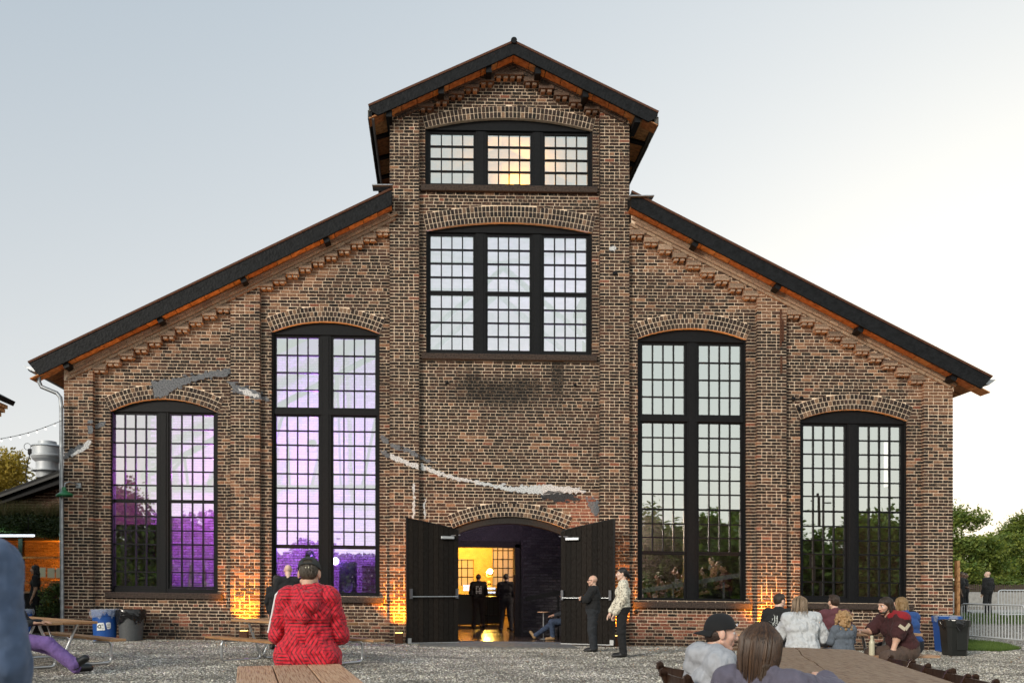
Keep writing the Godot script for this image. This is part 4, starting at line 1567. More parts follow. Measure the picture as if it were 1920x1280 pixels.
	for z in range(1, nz_ - 1):
		for y in range(1, ny - 1):
			var i := (z * ny + y) * nx + 1
			for x in range(1, nx - 1):
				var a0 := f[i]
				if absf(a0) < lim:
					var s0 := a0 < 0
					for ax in 3:
						var st := sx if ax == 0 else (sy if ax == 1 else sz)
						if s0 == (f[i + st] < 0):
							continue
						var u := sy if ax == 0 else (sz if ax == 1 else sx)
						var w := sz if ax == 0 else (sx if ax == 1 else sy)
						var A := vid[i - u - w]; var B := vid[i - w]; var C := vid[i]; var D := vid[i - u]
						if A < 0 or B < 0 or C < 0 or D < 0:
							continue
						if s0:      # solid on the low side: outward along +axis
							T.append_array(PackedInt32Array([A, B, C, A, C, D]))
						else:
							T.append_array(PackedInt32Array([A, C, B, A, D, C]))
				i += 1
	return {"v": V, "n": N, "w": W, "t": T}

class BodyMesh:
	# collects coloured triangles of one continuous body
	var v := PackedVector3Array()
	var n := PackedVector3Array()
	var c := PackedColorArray()
	func add(b: Dictionary, cols: Array, xf: Transform3D, flip := false) -> void:
		var V: PackedVector3Array = b.v
		var N: PackedVector3Array = b.n
		var W: PackedByteArray = b.w
		var T: PackedInt32Array = b.t
		for j in range(0, T.size(), 3):
			for q in ([0, 2, 1] if not flip else [0, 1, 2]):
				var i := T[j + q]
				v.append(xf * V[i])
				n.append((xf.basis * N[i]).normalized())
				c.append(cols[W[i]])
	func mesh() -> ArrayMesh:
		var arr := []
		arr.resize(Mesh.ARRAY_MAX)
		arr[Mesh.ARRAY_VERTEX] = v
		arr[Mesh.ARRAY_NORMAL] = n
		arr[Mesh.ARRAY_COLOR] = c
		var m := ArrayMesh.new()
		m.add_surface_from_arrays(Mesh.PRIMITIVE_TRIANGLES, arr)
		return m

var wrinkle: FastNoiseLite
var cache := {}

func shell_mesh(b: Dictionary, group: int, off: float, amp: float, freq := 9.0) -> ArrayMesh:
	# the garment: that part of the body's surface that it covers, lifted off the skin and creased
	var V: PackedVector3Array = b.v
	var N: PackedVector3Array = b.n
	var W: PackedByteArray = b.w
	var T: PackedInt32Array = b.t
	var v := PackedVector3Array()
	var n := PackedVector3Array()
	var ix := PackedInt32Array()
	var map := {}
	for j in range(0, T.size(), 3):
		var cnt := int(W[T[j]] == group) + int(W[T[j + 1]] == group) + int(W[T[j + 2]] == group)
		if cnt < 2:
			continue
		for q in [0, 2, 1]:
			var i := T[j + q]
			if not map.has(i):
				map[i] = v.size()
				var p := V[i]
				var e := 0.02
				var h := wrinkle.get_noise_3dv(p * freq)
				var g := Vector3(wrinkle.get_noise_3dv((p + Vector3(e, 0, 0)) * freq) - h, wrinkle.get_noise_3dv((p + Vector3(0, e, 0)) * freq) - h, wrinkle.get_noise_3dv((p + Vector3(0, 0, e)) * freq) - h) / e
				# drag folds on top of the broad creases
				var fq := Vector3(freq * 1.9, freq * 0.8, freq * 1.9)
				var f0 := 1.0 - 2.4 * absf(wrinkle.get_noise_3dv(p * fq + Vector3(31, 7, 3)))
				var fx := 1.0 - 2.4 * absf(wrinkle.get_noise_3dv((p + Vector3(0.012, 0, 0)) * fq + Vector3(31, 7, 3)))
				var fy := 1.0 - 2.4 * absf(wrinkle.get_noise_3dv((p + Vector3(0, 0.012, 0)) * fq + Vector3(31, 7, 3)))
				var fz := 1.0 - 2.4 * absf(wrinkle.get_noise_3dv((p + Vector3(0, 0, 0.012)) * fq + Vector3(31, 7, 3)))
				g += Vector3(fx - f0, fy - f0, fz - f0) / 0.012 * 0.30
				v.append(p + N[i] * (off + amp * (h + 0.75) + amp * 0.3 * f0))
				var nn := N[i] - (g - N[i] * g.dot(N[i])) * amp * 1.6
				n.append(nn.normalized())
			ix.append(map[i])
	if v.size() == 0:
		return ArrayMesh.new()
	var arr := []
	arr.resize(Mesh.ARRAY_MAX)
	arr[Mesh.ARRAY_VERTEX] = v
	arr[Mesh.ARRAY_NORMAL] = n
	arr[Mesh.ARRAY_INDEX] = ix
	var m := ArrayMesh.new()
	m.add_surface_from_arrays(Mesh.PRIMITIVE_TRIANGLES, arr)
	return m

func head_blob(fine: bool) -> Dictionary:
	var key := "head%s" % fine
	if cache.has(key):
		return cache[key]
	# groups: 0 skin, 1 lips, 2 eye white, 3 iris, 4 brow
	var b := [
		ell(Vector3(0, 0.035, -0.018), Vector3(0.074, 0.088, 0.094), 0),
		ell(Vector3(0, -0.015, 0.028), Vector3(0.062, 0.088, 0.062), 0),
		ell(Vector3(0, -0.098, 0.062), Vector3(0.026, 0.020, 0.022), 0),
		cap(Vector3(-0.052, -0.055, 0.0), Vector3(-0.016, -0.095, 0.055), 0.020, 0.018, 0),
		cap(Vector3(0.052, -0.055, 0.0), Vector3(0.016, -0.095, 0.055), 0.020, 0.018, 0),
		cap(Vector3(0, 0.022, 0.086), Vector3(0, -0.026, 0.108), 0.009, 0.012, 0),
		cap(Vector3(-0.011, -0.031, 0.095), Vector3(0.011, -0.031, 0.095), 0.010, 0.010, 0),
		cap(Vector3(-0.042, 0.034, 0.066), Vector3(0.042, 0.034, 0.066), 0.012, 0.012, 0),
		ell(Vector3(-0.038, -0.02, 0.055), Vector3(0.026, 0.026, 0.026), 0),
		ell(Vector3(0.038, -0.02, 0.055), Vector3(0.026, 0.026, 0.026), 0),
		ell(Vector3(-0.080, -0.002, -0.012), Vector3(0.010, 0.034, 0.021), 0, Basis(Vector3.UP, -0.35)),
		ell(Vector3(0.080, -0.002, -0.012), Vector3(0.010, 0.034, 0.021), 0, Basis(Vector3.UP, 0.35)),
		cap(Vector3(-0.019, -0.058, 0.078), Vector3(0.019, -0.058, 0.078), 0.008, 0.008, 1),
		cap(Vector3(-0.015, -0.068, 0.077), Vector3(0.015, -0.068, 0.077), 0.008, 0.008, 1),
		ell(Vector3(-0.031, 0.010, 0.072), Vector3(0.014, 0.009, 0.010), 2),
		ell(Vector3(0.031, 0.010, 0.072), Vector3(0.014, 0.009, 0.010), 2),
		ell(Vector3(-0.030, 0.010, 0.079), Vector3(0.006, 0.006, 0.005), 3),
		ell(Vector3(0.030, 0.010, 0.079), Vector3(0.006, 0.006, 0.005), 3),
		cap(Vector3(-0.018, 0.030, 0.082), Vector3(-0.048, 0.034, 0.068), 0.006, 0.004, 4),
		cap(Vector3(0.018, 0.030, 0.082), Vector3(0.048, 0.034, 0.068), 0.006, 0.004, 4),
		cap(Vector3(0, -0.05, -0.025), Vector3(0, -0.16, -0.035), 0.053, 0.056, 0),
	]
	cache[key] = blob(b, 0.0042 if fine else 0.0095, 0.012)
	return cache[key]

func hand_blob(fist: bool, fine: bool) -> Dictionary:
	var key := "hand%s%s" % [fist, fine]
	if cache.has(key):
		return cache[key]
	# a right hand: wrist at the origin, fingers along +z, palm down, thumb towards +x
	var b := [cap(Vector3(0, 0, -0.03), Vector3(0, 0, 0.02), 0.027, 0.026, 0)]
	var curl := 1.25 if fist else 0.42
	var lens := [0.066, 0.076, 0.070, 0.054]
	for i in 4:
		var x := 0.030 - 0.0205 * i
		var base := Vector3(x, 0.002, 0.092 - 0.004 * absf(i - 1.2))
		b.append(cap(Vector3(x * 0.6, 0, 0.01), base, 0.017, 0.0115, 0))
		var p := base
		var ang := curl * 0.55
		for s in 3:
			var l: float = lens[i] * [0.48, 0.30, 0.24][s]
			var q := p + Vector3(0, -sin(ang), cos(ang)) * l
			b.append(cap(p, q, 0.0100 - 0.0008 * s, 0.0092 - 0.0008 * s, 0))
			p = q
			ang += curl * (0.85 if fist else 0.45)
	b.append(cap(Vector3(0.018, -0.006, 0.015), Vector3(0.046, -0.018, 0.050), 0.017, 0.0125, 0))
	b.append(cap(Vector3(0.046, -0.018, 0.050), Vector3(0.050 - (0.02 if fist else 0.0), -0.030, 0.082), 0.0118, 0.0100, 0))
	b.append(cap(Vector3(0.050 - (0.02 if fist else 0.0), -0.030, 0.082), Vector3(0.042 - (0.03 if fist else 0.0), -0.038, 0.106), 0.0098, 0.0085, 0))
	cache[key] = blob(b, 0.0045 if fine else 0.0078, 0.005)
	return cache[key]

func stand_pose(h: float) -> Dictionary:
	var s := h / 1.75
	return {"s": s, "pel": Vector3(0, 0.95, 0) * s, "chest": Vector3(0, 1.27, -0.01) * s, "neck": Vector3(0, 1.47, -0.025) * s, "head": Vector3(0, 1.625, 0.015) * s,
		"shL": Vector3(0.185, 1.41, -0.02) * s, "shR": Vector3(-0.185, 1.41, -0.02) * s, "elL": Vector3(0.235, 1.12, -0.04) * s, "elR": Vector3(-0.235, 1.12, -0.04) * s,
		"wrL": Vector3(0.235, 0.87, 0.05) * s, "wrR": Vector3(-0.235, 0.87, 0.05) * s, "hipL": Vector3(0.09, 0.92, 0) * s, "hipR": Vector3(-0.09, 0.92, 0) * s,
		"knL": Vector3(0.11, 0.50, 0.02) * s, "knR": Vector3(-0.11, 0.50, 0.02) * s, "anL": Vector3(0.12, 0.085, -0.02) * s, "anR": Vector3(-0.12, 0.085, -0.02) * s,
		"toL": Vector3(0.15, 0.035, 0.16) * s, "toR": Vector3(-0.15, 0.035, 0.16) * s}

func sit_pose(h: float, seat: float) -> Dictionary:
	var s := h / 1.75
	var d := stand_pose(h)
	var drop: float = seat + 0.10 * s - 0.95 * s
	for k in ["pel", "chest", "neck", "head", "shL", "shR", "elL", "elR", "wrL", "wrR", "hipL", "hipR"]:
		d[k] += Vector3(0, drop, 0)
	d.knL = Vector3(0.13 * s, seat + 0.06 * s, 0.43 * s)
	d.knR = Vector3(-0.13 * s, seat + 0.06 * s, 0.43 * s)
	var an := maxf(seat + 0.06 * s - 0.42 * s, 0.085)
	d.anL = Vector3(0.14 * s, an, 0.40 * s)
	d.anR = Vector3(-0.14 * s, an, 0.40 * s)
	d.toL = d.anL + Vector3(0.02, -0.05, 0.17) * s
	d.toR = d.anR + Vector3(-0.02, -0.05, 0.17) * s
	d.elL = d.shL + Vector3(0.06, -0.26, 0.10) * s
	d.elR = d.shR + Vector3(-0.06, -0.26, 0.10) * s
	d.wrL = d.elL + Vector3(-0.08, -0.02, 0.24) * s
	d.wrR = d.elR + Vector3(0.08, -0.02, 0.24) * s
	return d

func lean_pose(d: Dictionary, fwd: float, side := 0.0, twist := 0.0) -> void:
	# bend the upper body about the hips
	var bas := Basis(Vector3.UP, twist) * Basis(Vector3(0, 0, 1), side) * Basis(Vector3.RIGHT, fwd)
	var o: Vector3 = d.pel
	for k in ["chest", "neck", "head", "shL", "shR", "elL", "elR", "wrL", "wrR"]:
		d[k] = o + bas * (d[k] - o)

# spec keys: pose, skin, top/top_name/sleeve/bulk/top_low, legs/legs_name, shoes, hair, hair_color, hat, hyaw, hpitch, hroll, cell, fine, fistL, fistR, extra
func person(spec: Dictionary, label: String, at: Vector3, turn: float, group := "") -> Node3D:
	var root := thing("person", label, "person", at, deg_to_rad(turn), group)
	figure(root, spec)
	return root

func figure(root: Node3D, spec: Dictionary) -> void:
	var d: Dictionary = spec.pose
	var s: float = d.s
	var bulk: float = spec.get("bulk", 0.0) * s
	var slim: float = spec.get("slim", 0.0) * s
	var cell: float = spec.get("cell", 0.02)
	var fine: bool = spec.get("fine", false)
	var long: bool = spec.get("sleeve", 1.0) > 0.9
	var pel: Vector3 = d.pel
	var chest: Vector3 = d.chest
	var neck: Vector3 = d.neck
	var side: Vector3 = (d.shL - d.shR).normalized()
	var hside: Vector3 = (d.hipL - d.hipR).normalized()
	var waist := pel.lerp(chest, 0.52)
	var ws := (side + hside).normalized()
	var k := s
	var b := [
		cap(d.shL - side * 0.02 * k, d.shR + side * 0.02 * k, (0.066 + bulk * 0.8) * 1.0 * k, (0.066 + bulk * 0.8) * k, 1),
		cap(chest + side * 0.078 * k, chest - side * 0.078 * k, 0.112 * k + bulk - slim, 0.112 * k + bulk - slim, 1),
		cap(waist + ws * 0.062 * k, waist - ws * 0.062 * k, 0.105 * k + bulk - slim, 0.105 * k + bulk - slim, 1),
		cap(chest, neck, 0.10 * k, 0.058 * k, 1),
		cap(pel + hside * 0.072 * k, pel - hside * 0.072 * k, 0.118 * k + bulk * 0.7 - slim * 0.6, 0.118 * k + bulk * 0.7 - slim * 0.6, 1 if spec.get("top_low", false) else 2),
		cap(neck, d.head - Vector3(0, 0.03, 0.02) * k, 0.054 * k, 0.052 * k, 0),
	]
	var low := pel.lerp(waist, 0.35)
	b.append(cap(low + hside * 0.07 * k, low - hside * 0.07 * k, 0.112 * k + bulk, 0.112 * k + bulk, 1))
	for q in ["L", "R"]:
		var sh: Vector3 = d["sh" + q]
		var el: Vector3 = d["el" + q]
		var wr: Vector3 = d["wr" + q]
		var ab := bulk * 0.85
		if long:
			b.append(cap(sh, el, 0.056 * k + ab, 0.046 * k + ab, 1))
			b.append(cap(el, wr.lerp(el, 0.04), 0.046 * k + ab, 0.034 * k + ab * 0.8, 1))
		else:
			var mid := sh.lerp(el, 0.72)
			b.append(cap(sh, mid, 0.060 * k + ab, 0.058 * k + ab, 1))
			b.append(cap(mid, el, 0.044 * k, 0.041 * k, 0))
			b.append(cap(el, wr, 0.041 * k, 0.028 * k, 0))
		var hp: Vector3 = d["hip" + q]
		var kn: Vector3 = d["kn" + q]
		var an: Vector3 = d["an" + q]
		var to: Vector3 = d["to" + q]
		var lb: float = spec.get("leg_bulk", 0.006) * k
		b.append(cap(hp, kn, 0.088 * k + lb, 0.060 * k + lb, 2))
		b.append(cap(kn, an, 0.060 * k + lb, 0.043 * k + lb, 2))
		var heel := an + (an - kn).normalized() * 0.035 * k - (to - an).normalized() * 0.02 * k
		b.append(cap(heel, to, 0.043 * k, 0.036 * k, 3))
		b.append(cap(an, heel, 0.042 * k, 0.042 * k, 3))
	for e in spec.get("extra", []):
		b.append(e)
	var body := blob(b, cell, 0.035 * k)
	var skin: Color = spec.get("skin", Color(0.52, 0.30, 0.21))
	var sk := BodyMesh.new()
	sk.add(body, [skin, skin, skin, skin, skin, skin, skin], Transform3D())
	# head
	var hb := Basis.from_euler(Vector3(deg_to_rad(spec.get("hpitch", 0.0)), deg_to_rad(spec.get("hyaw", 0.0)), deg_to_rad(spec.get("hroll", 0.0))))
	var hs: float = spec.get("head_scale", 1.0) * (0.55 + 0.45 * s)
	var hx := Transform3D(hb * Basis.from_scale(Vector3.ONE * hs), d.head)
	var hair_c: Color = spec.get("hair_color", Color(0.03, 0.02, 0.014))
	var lip := Color(skin.r * 0.85, skin.g * 0.62, skin.b * 0.62)
	sk.add(head_blob(fine), [skin, lip, Color(0.55, 0.52, 0.5), Color(0.03, 0.02, 0.015), hair_c.lerp(skin, 0.25)], hx)
	# hands
	for q in ["L", "R"]:
		var el: Vector3 = d["el" + q]
		var wr: Vector3 = d["wr" + q]
		var f := (wr - el).normalized()
		var hint: Vector3 = spec.get("palm" + q, Vector3.DOWN)
		var yv := -(hint - f * hint.dot(f))
		if yv.length() < 0.05:
			yv = side.cross(f)
		yv = yv.normalized()
		var xv := yv.cross(f).normalized()
		var bas := Basis(xv, yv, f)
		# a left hand is the mirror image: thumb on the other side
		var flip: bool = q == "L"
		if flip:
			bas = Basis(-xv, yv, f)
		var b2 := bas
		sk.add(hand_blob(spec.get("fist" + q, false), fine), [skin], Transform3D(b2 * Basis.from_scale(Vector3.ONE * s * 1.02), wr + f * 0.02 * s), flip)
	part("body", sk.mesh(), M.skin, root)
	if spec.has("top"):
		part(spec.get("top_name", "shirt"), shell_mesh(body, 1, 0.007, spec.get("crease", 0.008), spec.get("crease_f", 9.0)), spec.top, root)
	part(spec.get("legs_name", "trousers"), shell_mesh(body, 2, 0.006, 0.007), spec.legs, root)
	part("shoes", shell_mesh(body, 3, 0.004, 0.0), spec.shoes, root)
	if spec.has("group5"):
		part(spec.group5[0], shell_mesh(body, 5, spec.get("off5", 0.016), 0.006), spec.group5[1], root)
	hair(root, spec, hx, hair_c)
	hat(root, spec, hx)

func hair(root: Node3D, spec: Dictionary, hx: Transform3D, col: Color) -> void:
	var kind: String = spec.get("hair", "short")
	if kind == "none":
		return
	var fine: bool = spec.get("fine", false)
	var key := "hair_%s_%s" % [kind, fine]
	if not cache.has(key):
		var b := []
		var cellsize := 0.006 if fine else 0.010
		match kind:
			"short":
				b = [ell(Vector3(0, 0.052, -0.024), Vector3(0.083, 0.084, 0.096), 0), ell(Vector3(0, 0.005, -0.052), Vector3(0.073, 0.075, 0.062), 0), cap(Vector3(-0.072, 0.04, 0.02), Vector3(-0.074, 0.0, 0.012), 0.012, 0.008, 0), cap(Vector3(0.072, 0.04, 0.02), Vector3(0.074, 0.0, 0.012), 0.012, 0.008, 0), ell(Vector3(0.01, 0.115, 0.025), Vector3(0.055, 0.026, 0.05), 0)]
			"buzz":
				b = [ell(Vector3(0, 0.045, -0.024), Vector3(0.078, 0.081, 0.093), 0), ell(Vector3(0, 0.0, -0.055), Vector3(0.068, 0.07, 0.055), 0)]
			"nape":
				b = [ell(Vector3(0, -0.005, -0.050), Vector3(0.074, 0.068, 0.062), 0), cap(Vector3(-0.074, 0.03, 0.0), Vector3(-0.075, -0.005, 0.006), 0.010, 0.008, 0), cap(Vector3(0.074, 0.03, 0.0), Vector3(0.075, -0.005, 0.006), 0.010, 0.008, 0)]
			"long":
				b = [ell(Vector3(0, 0.050, -0.022), Vector3(0.088, 0.088, 0.100), 0), ell(Vector3(0, -0.06, -0.07), Vector3(0.088, 0.15, 0.055), 0), cap(Vector3(-0.078, 0.05, 0.0), Vector3(-0.078, -0.16, -0.02), 0.024, 0.028, 0), cap(Vector3(0.078, 0.05, 0.0), Vector3(0.078, -0.16, -0.02), 0.024, 0.028, 0), cap(Vector3(-0.05, -0.1, -0.09), Vector3(-0.055, -0.26, -0.10), 0.045, 0.022, 0), cap(Vector3(0.05, -0.1, -0.09), Vector3(0.05, -0.25, -0.10), 0.045, 0.022, 0)]
			"shag":
				b = [ell(Vector3(0, 0.050, -0.024), Vector3(0.087, 0.086, 0.098), 0), ell(Vector3(0, -0.04, -0.075), Vector3(0.085, 0.10, 0.05), 0), cap(Vector3(-0.078, 0.05, 0.0), Vector3(-0.078, -0.10, -0.02), 0.022, 0.022, 0), cap(Vector3(0.078, 0.05, 0.0), Vector3(0.078, -0.10, -0.02), 0.022, 0.022, 0), cap(Vector3(-0.03, -0.08, -0.10), Vector3(-0.04, -0.16, -0.11), 0.03, 0.014, 0), cap(Vector3(0.03, -0.08, -0.10), Vector3(0.045, -0.15, -0.11), 0.03, 0.014, 0)]
			"tail":
				b = [ell(Vector3(0, 0.050, -0.024), Vector3(0.083, 0.085, 0.097), 0), ell(Vector3(0, 0.01, -0.06), Vector3(0.07, 0.07, 0.06), 0), cap(Vector3(0, 0.02, -0.12), Vector3(0, -0.05, -0.145), 0.030, 0.032, 0), cap(Vector3(0, -0.05, -0.145), Vector3(0.0, -0.10, -0.12), 0.028, 0.014, 0)]
			"curly":
				var r := RandomNumberGenerator.new()
				r.seed = 99
				for i in 120:
					var t := r.randf() * TAU
					var y := r.randf_range(-0.15, 0.125)
					var rr := 0.094 * sqrt(maxf(0.05, 1.0 - pow(maxf(0.0, (y - 0.02)) / 0.125, 2.0))) if y > 0.0 else 0.094 + 0.02 * r.randf()
					var p := Vector3(cos(t) * rr, y, sin(t) * rr - 0.018)
					if p.z > 0.045 and p.y < 0.06:
						continue
					b.append(ell(p, Vector3.ONE * r.randf_range(0.014, 0.025), 0))
				b.append(ell(Vector3(0, 0.045, -0.02), Vector3(0.086, 0.086, 0.098), 0))
				b.append(ell(Vector3(0, -0.05, -0.06), Vector3(0.085, 0.10, 0.05), 0))
		cache[key] = blob(b, cellsize, 0.008 if kind == "curly" else 0.02)
	var bl: Dictionary = cache[key]
	var n := BodyMesh.new()
	# comb it: fine ridges that run down the hair
	var V: PackedVector3Array = (bl.v as PackedVector3Array).duplicate()
	var N: PackedVector3Array = (bl.n as PackedVector3Array).duplicate()
	var cols := []
	for i in V.size():
		var p := V[i]
		var ang := atan2(p.x, -p.z - 0.02)
		var h := wrinkle.get_noise_2d(ang * 26.0, p.y * 6.0 + p.z * 4.0)
		var h2 := wrinkle.get_noise_2d((ang + 0.03) * 26.0, p.y * 6.0 + p.z * 4.0)
		V[i] = p + N[i] * 0.0045 * h
		N[i] = (N[i] - Vector3(cos(ang), 0, sin(ang)) * (h2 - h) * 2.2).normalized()
		cols.append(col * (0.85 + 0.5 * maxf(0.0, h)) if false else col)
	var tones := []
	for i in 256:
		tones.append(col)
	n.add({"v": V, "n": N, "w": bl.w, "t": bl.t}, tones, hx)
	var o := part("hair", n.mesh(), M.hair, root)
	if spec.has("beard"):
		var bb := blob([ell(Vector3(0, -0.082, 0.045), Vector3(0.046, 0.036, 0.046), 0), cap(Vector3(-0.058, -0.04, 0.01), Vector3(-0.03, -0.085, 0.05), 0.018, 0.018, 0), cap(Vector3(0.058, -0.04, 0.01), Vector3(0.03, -0.085, 0.05), 0.018, 0.018, 0)], 0.008, 0.012)
		var bs := BodyMesh.new()
		bs.add(bb, tones, hx)
		part("beard", bs.mesh(), M.hair, root)

func hat(root: Node3D, spec: Dictionary, hx: Transform3D) -> void:
	if not spec.has("hat"):
		return
	var h: Dictionary = spec.hat
	var back: float = 1.0 if h.get("back", true) else -1.0     # the peak points backwards
	var mb := MB.new()
	mb.xf = hx
	# crown: a dome with a flat lower rim, its panels drawn by slight creases
	var y0 := 0.030
	var tall: float = h.get("tall", 0.105)
	var rows := 9
	var sides := 30
	var pt := func(i: int, j: int) -> Vector3:
		var t := float(i) / rows * PI / 2.0
		var a := TAU * j / sides
		var crease := 1.0 - 0.012 * pow(absf(cos(a * 3.0)), 14.0)
		var ct := pow(cos(t), 0.72)
		var tilt := 0.16 * back
		var x := sin(a) * 0.090 * ct * crease
		var z := cos(a) * 0.106 * ct * crease - 0.014
		return Vector3(x, y0 + sin(t) * tall + z * tilt * (1.0 - 0.6 * sin(t)), z)
	for i in rows:
		for j in sides:
			var a: Vector3 = pt.call(i, j); var b: Vector3 = pt.call(i, j + 1); var c: Vector3 = pt.call(i + 1, j + 1); var e: Vector3 = pt.call(i + 1, j)
			var na := (a * Vector3(1, 1, 0.8) - Vector3(0, y0 - 0.01, 0)).normalized(); var nb := (b * Vector3(1, 1, 0.8) - Vector3(0, y0 - 0.01, 0)).normalized()
			var nc := (c * Vector3(1, 1, 0.8) - Vector3(0, y0 - 0.01, 0)).normalized(); var ne := (e * Vector3(1, 1, 0.8) - Vector3(0, y0 - 0.01, 0)).normalized()
			# the opening above the strap of a cap worn forwards, seen from behind
			if h.get("gap", false) and cos(TAU * (j + 0.5) / sides) < -0.90 and i < 3:
				continue
			mb.tris(a, b, c, na, nb, nc)
			mb.tris(a, c, e, na, nc, ne)
	var top: Vector3 = pt.call(rows, 0)
	mb.lathe([Vector2(0.001, top.y - 0.002), Vector2(0.009, top.y + 0.001), Vector2(0.006, top.y + 0.006), Vector2(0.001, top.y + 0.007)], 8)
	if h.get("gap", false):
		var pts := []
		for j in 9:
			var a := PI + lerpf(-0.62, 0.62, j / 8.0)
			pts.append(Vector3(sin(a) * 0.091, y0 + (cos(a) * 0.106 - 0.014) * 0.16 * back + 0.006, cos(a) * 0.107 - 0.014))
		mb.tube(pts, [0.007], 6)
	part("cap", mb.mesh(), h.mat, root)
	var br := MB.new()
	br.xf = hx
	var dirz := -back
	var grid := 10
	var bp := func(u: float, w: float) -> Vector3:
		var a := lerpf(-1.05, 1.05, u)
		var r0 := Vector2(sin(a) * 0.088, cos(a) * 0.100)
		var ext := 0.075 * pow(maxf(0.0, cos(a * 1.35)), 0.55)
		var x := r0.x * (1.0 + 0.05 * w)
		var z := (r0.y + ext * w) * dirz - 0.014
		return Vector3(x, y0 + 0.002 + (cos(a) * 0.106 * dirz - 0.014) * 0.16 * back - w * 0.024 - x * x * 3.0 * w + 0.004, z)
	for i in grid:
		for j in 3:
			var u0 := float(i) / grid; var u1 := float(i + 1) / grid; var w0 := j / 3.0; var w1 := (j + 1) / 3.0
			for dy in [0.0, -0.005]:
				var o := Vector3(0, dy, 0)
				var a: Vector3 = bp.call(u0, w0) + o; var b: Vector3 = bp.call(u1, w0) + o; var c: Vector3 = bp.call(u1, w1) + o; var e: Vector3 = bp.call(u0, w1) + o
				if (b - a).cross(c - a).y * (1.0 if dy == 0.0 else -1.0) > 0:
					br.quad(a, b, c, e)
				else:
					br.quad(a, e, c, b)
	part("cap_peak", br.mesh(), h.mat, root)

# ================= yard furniture =================
func plank(len_: float, w: float, t: float) -> ArrayMesh:
	var mb := MB.new()
	mb.bbox(Vector3.ZERO, Vector3(len_, t, w), 0.005)
	return mb.mesh()

func picnic_table(label: String, at: Vector3, turn: float, length: float, frames: Array, top_len := 0.0, pale := false, group := "") -> Node3D:
	var t := thing("picnic_table", label, "picnic table", at, turn, group)
	var tl := length if top_len == 0.0 else top_len
	var key := "pale%d" if pale else "wood%d"
	for k in 3:
		var p := part("tabletop_plank", plank(tl + 0.01 * k, 0.262, 0.04), M[key % k], t)
		p.position = Vector3(rng.randf_range(-0.012, 0.012), 0.73, (k - 1) * 0.272)
	for sd in [-1.0, 1.0]:
		var p := part("bench_plank", plank(length, 0.25, 0.04), M[key % (1 if sd > 0 else 2)], t)
		p.position = Vector3(0, 0.43, sd * 0.74)
	for x in frames:
		for sd in [-1.0, 1.0]:
			var pts := []
			for q in [[0.56, 0.385], [0.78, 0.385], [0.835, 0.372], [0.862, 0.33], [0.865, 0.30], [0.865, 0.11], [0.858, 0.065], [0.83, 0.035], [0.79, 0.024], [0.12, 0.024], [0.085, 0.035], [0.06, 0.065], [0.062, 0.11], [0.29, 0.66], [0.30, 0.705]]:
				pts.append(Vector3(x + sd * 0.02, q[1], sd * q[0]))
			var mb := MB.new()
			mb.tube(pts, [0.024], 9)
			part("leg", mb.mesh(), M.galv, t)
		var cr := MB.new()
		cr.box(Vector3(x - 0.03, 0.69, -0.38), Vector3(x + 0.03, 0.709, 0.38))
		cr.tube([Vector3(x, 0.13, 0), Vector3(x - signf(x) * 0.52, 0.70, 0)], [0.014], 6)
		part("brace", cr.mesh(), M.galv, t)
	return t

func folding_chair(label: String, at: Vector3, turn: float, group := "", fold := 0.0) -> Node3D:
	# dark wooden folding chair: crossed side stiles, slatted seat, curved back rail; faces +z
	var t := thing("folding_chair", label, "chair", at, turn, group)
	for sd in [-1.0, 1.0]:
		var mb := MB.new()
		mb.bar(Vector3(sd * 0.20, 0.0, 0.20), Vector3(sd * 0.20, 0.82, -0.20), 0.024, 0.05, Vector3(0, 0, 1))
		mb.xf = Transform3D(Basis(Vector3.UP, PI / 2), Vector3(sd * 0.20, 0.82, -0.20))
		mb.prism(PackedVector2Array([Vector2(-0.025, -0.03), Vector2(0.025, -0.03), Vector2(0.022, 0.015), Vector2(0.0, 0.03), Vector2(-0.022, 0.015)]), -0.012, 0.012)
		part("back_stile", mb.mesh(), M.dark_wood, t)
		var lg := MB.new()
		lg.bar(Vector3(sd * 0.172, 0.0, -0.22), Vector3(sd * 0.172, 0.44, 0.17), 0.022, 0.042, Vector3(0, 0, 1))
		part("leg", lg.mesh(), M.dark_wood, t)
	for k in 2:
		var mb := MB.new()
		var y := 0.76 - k * 0.19
		var z := -0.17 + k * 0.09
		for i in 6:
			var x0 := lerpf(-0.19, 0.19, i / 6.0); var x1 := lerpf(-0.19, 0.19, (i + 1) / 6.0)
			var d0 := -0.018 * (1.0 - pow(x0 / 0.19, 2.0)); var d1 := -0.018 * (1.0 - pow(x1 / 0.19, 2.0))
			mb.bar(Vector3(x0, y, z + d0), Vector3(x1, y, z + d1), 0.014, 0.10 if k == 0 else 0.055, Vector3.UP)
		part("back_rail", mb.mesh(), M.dark_wood, t)
	for k in 5:
		var mb := MB.new()
		mb.bbox(Vector3(0, 0.44, -0.15 + k * 0.085), Vector3(0.36, 0.016, 0.07), 0.003)
		part("seat_slat", mb.mesh(), M.dark_wood, t)
	return t

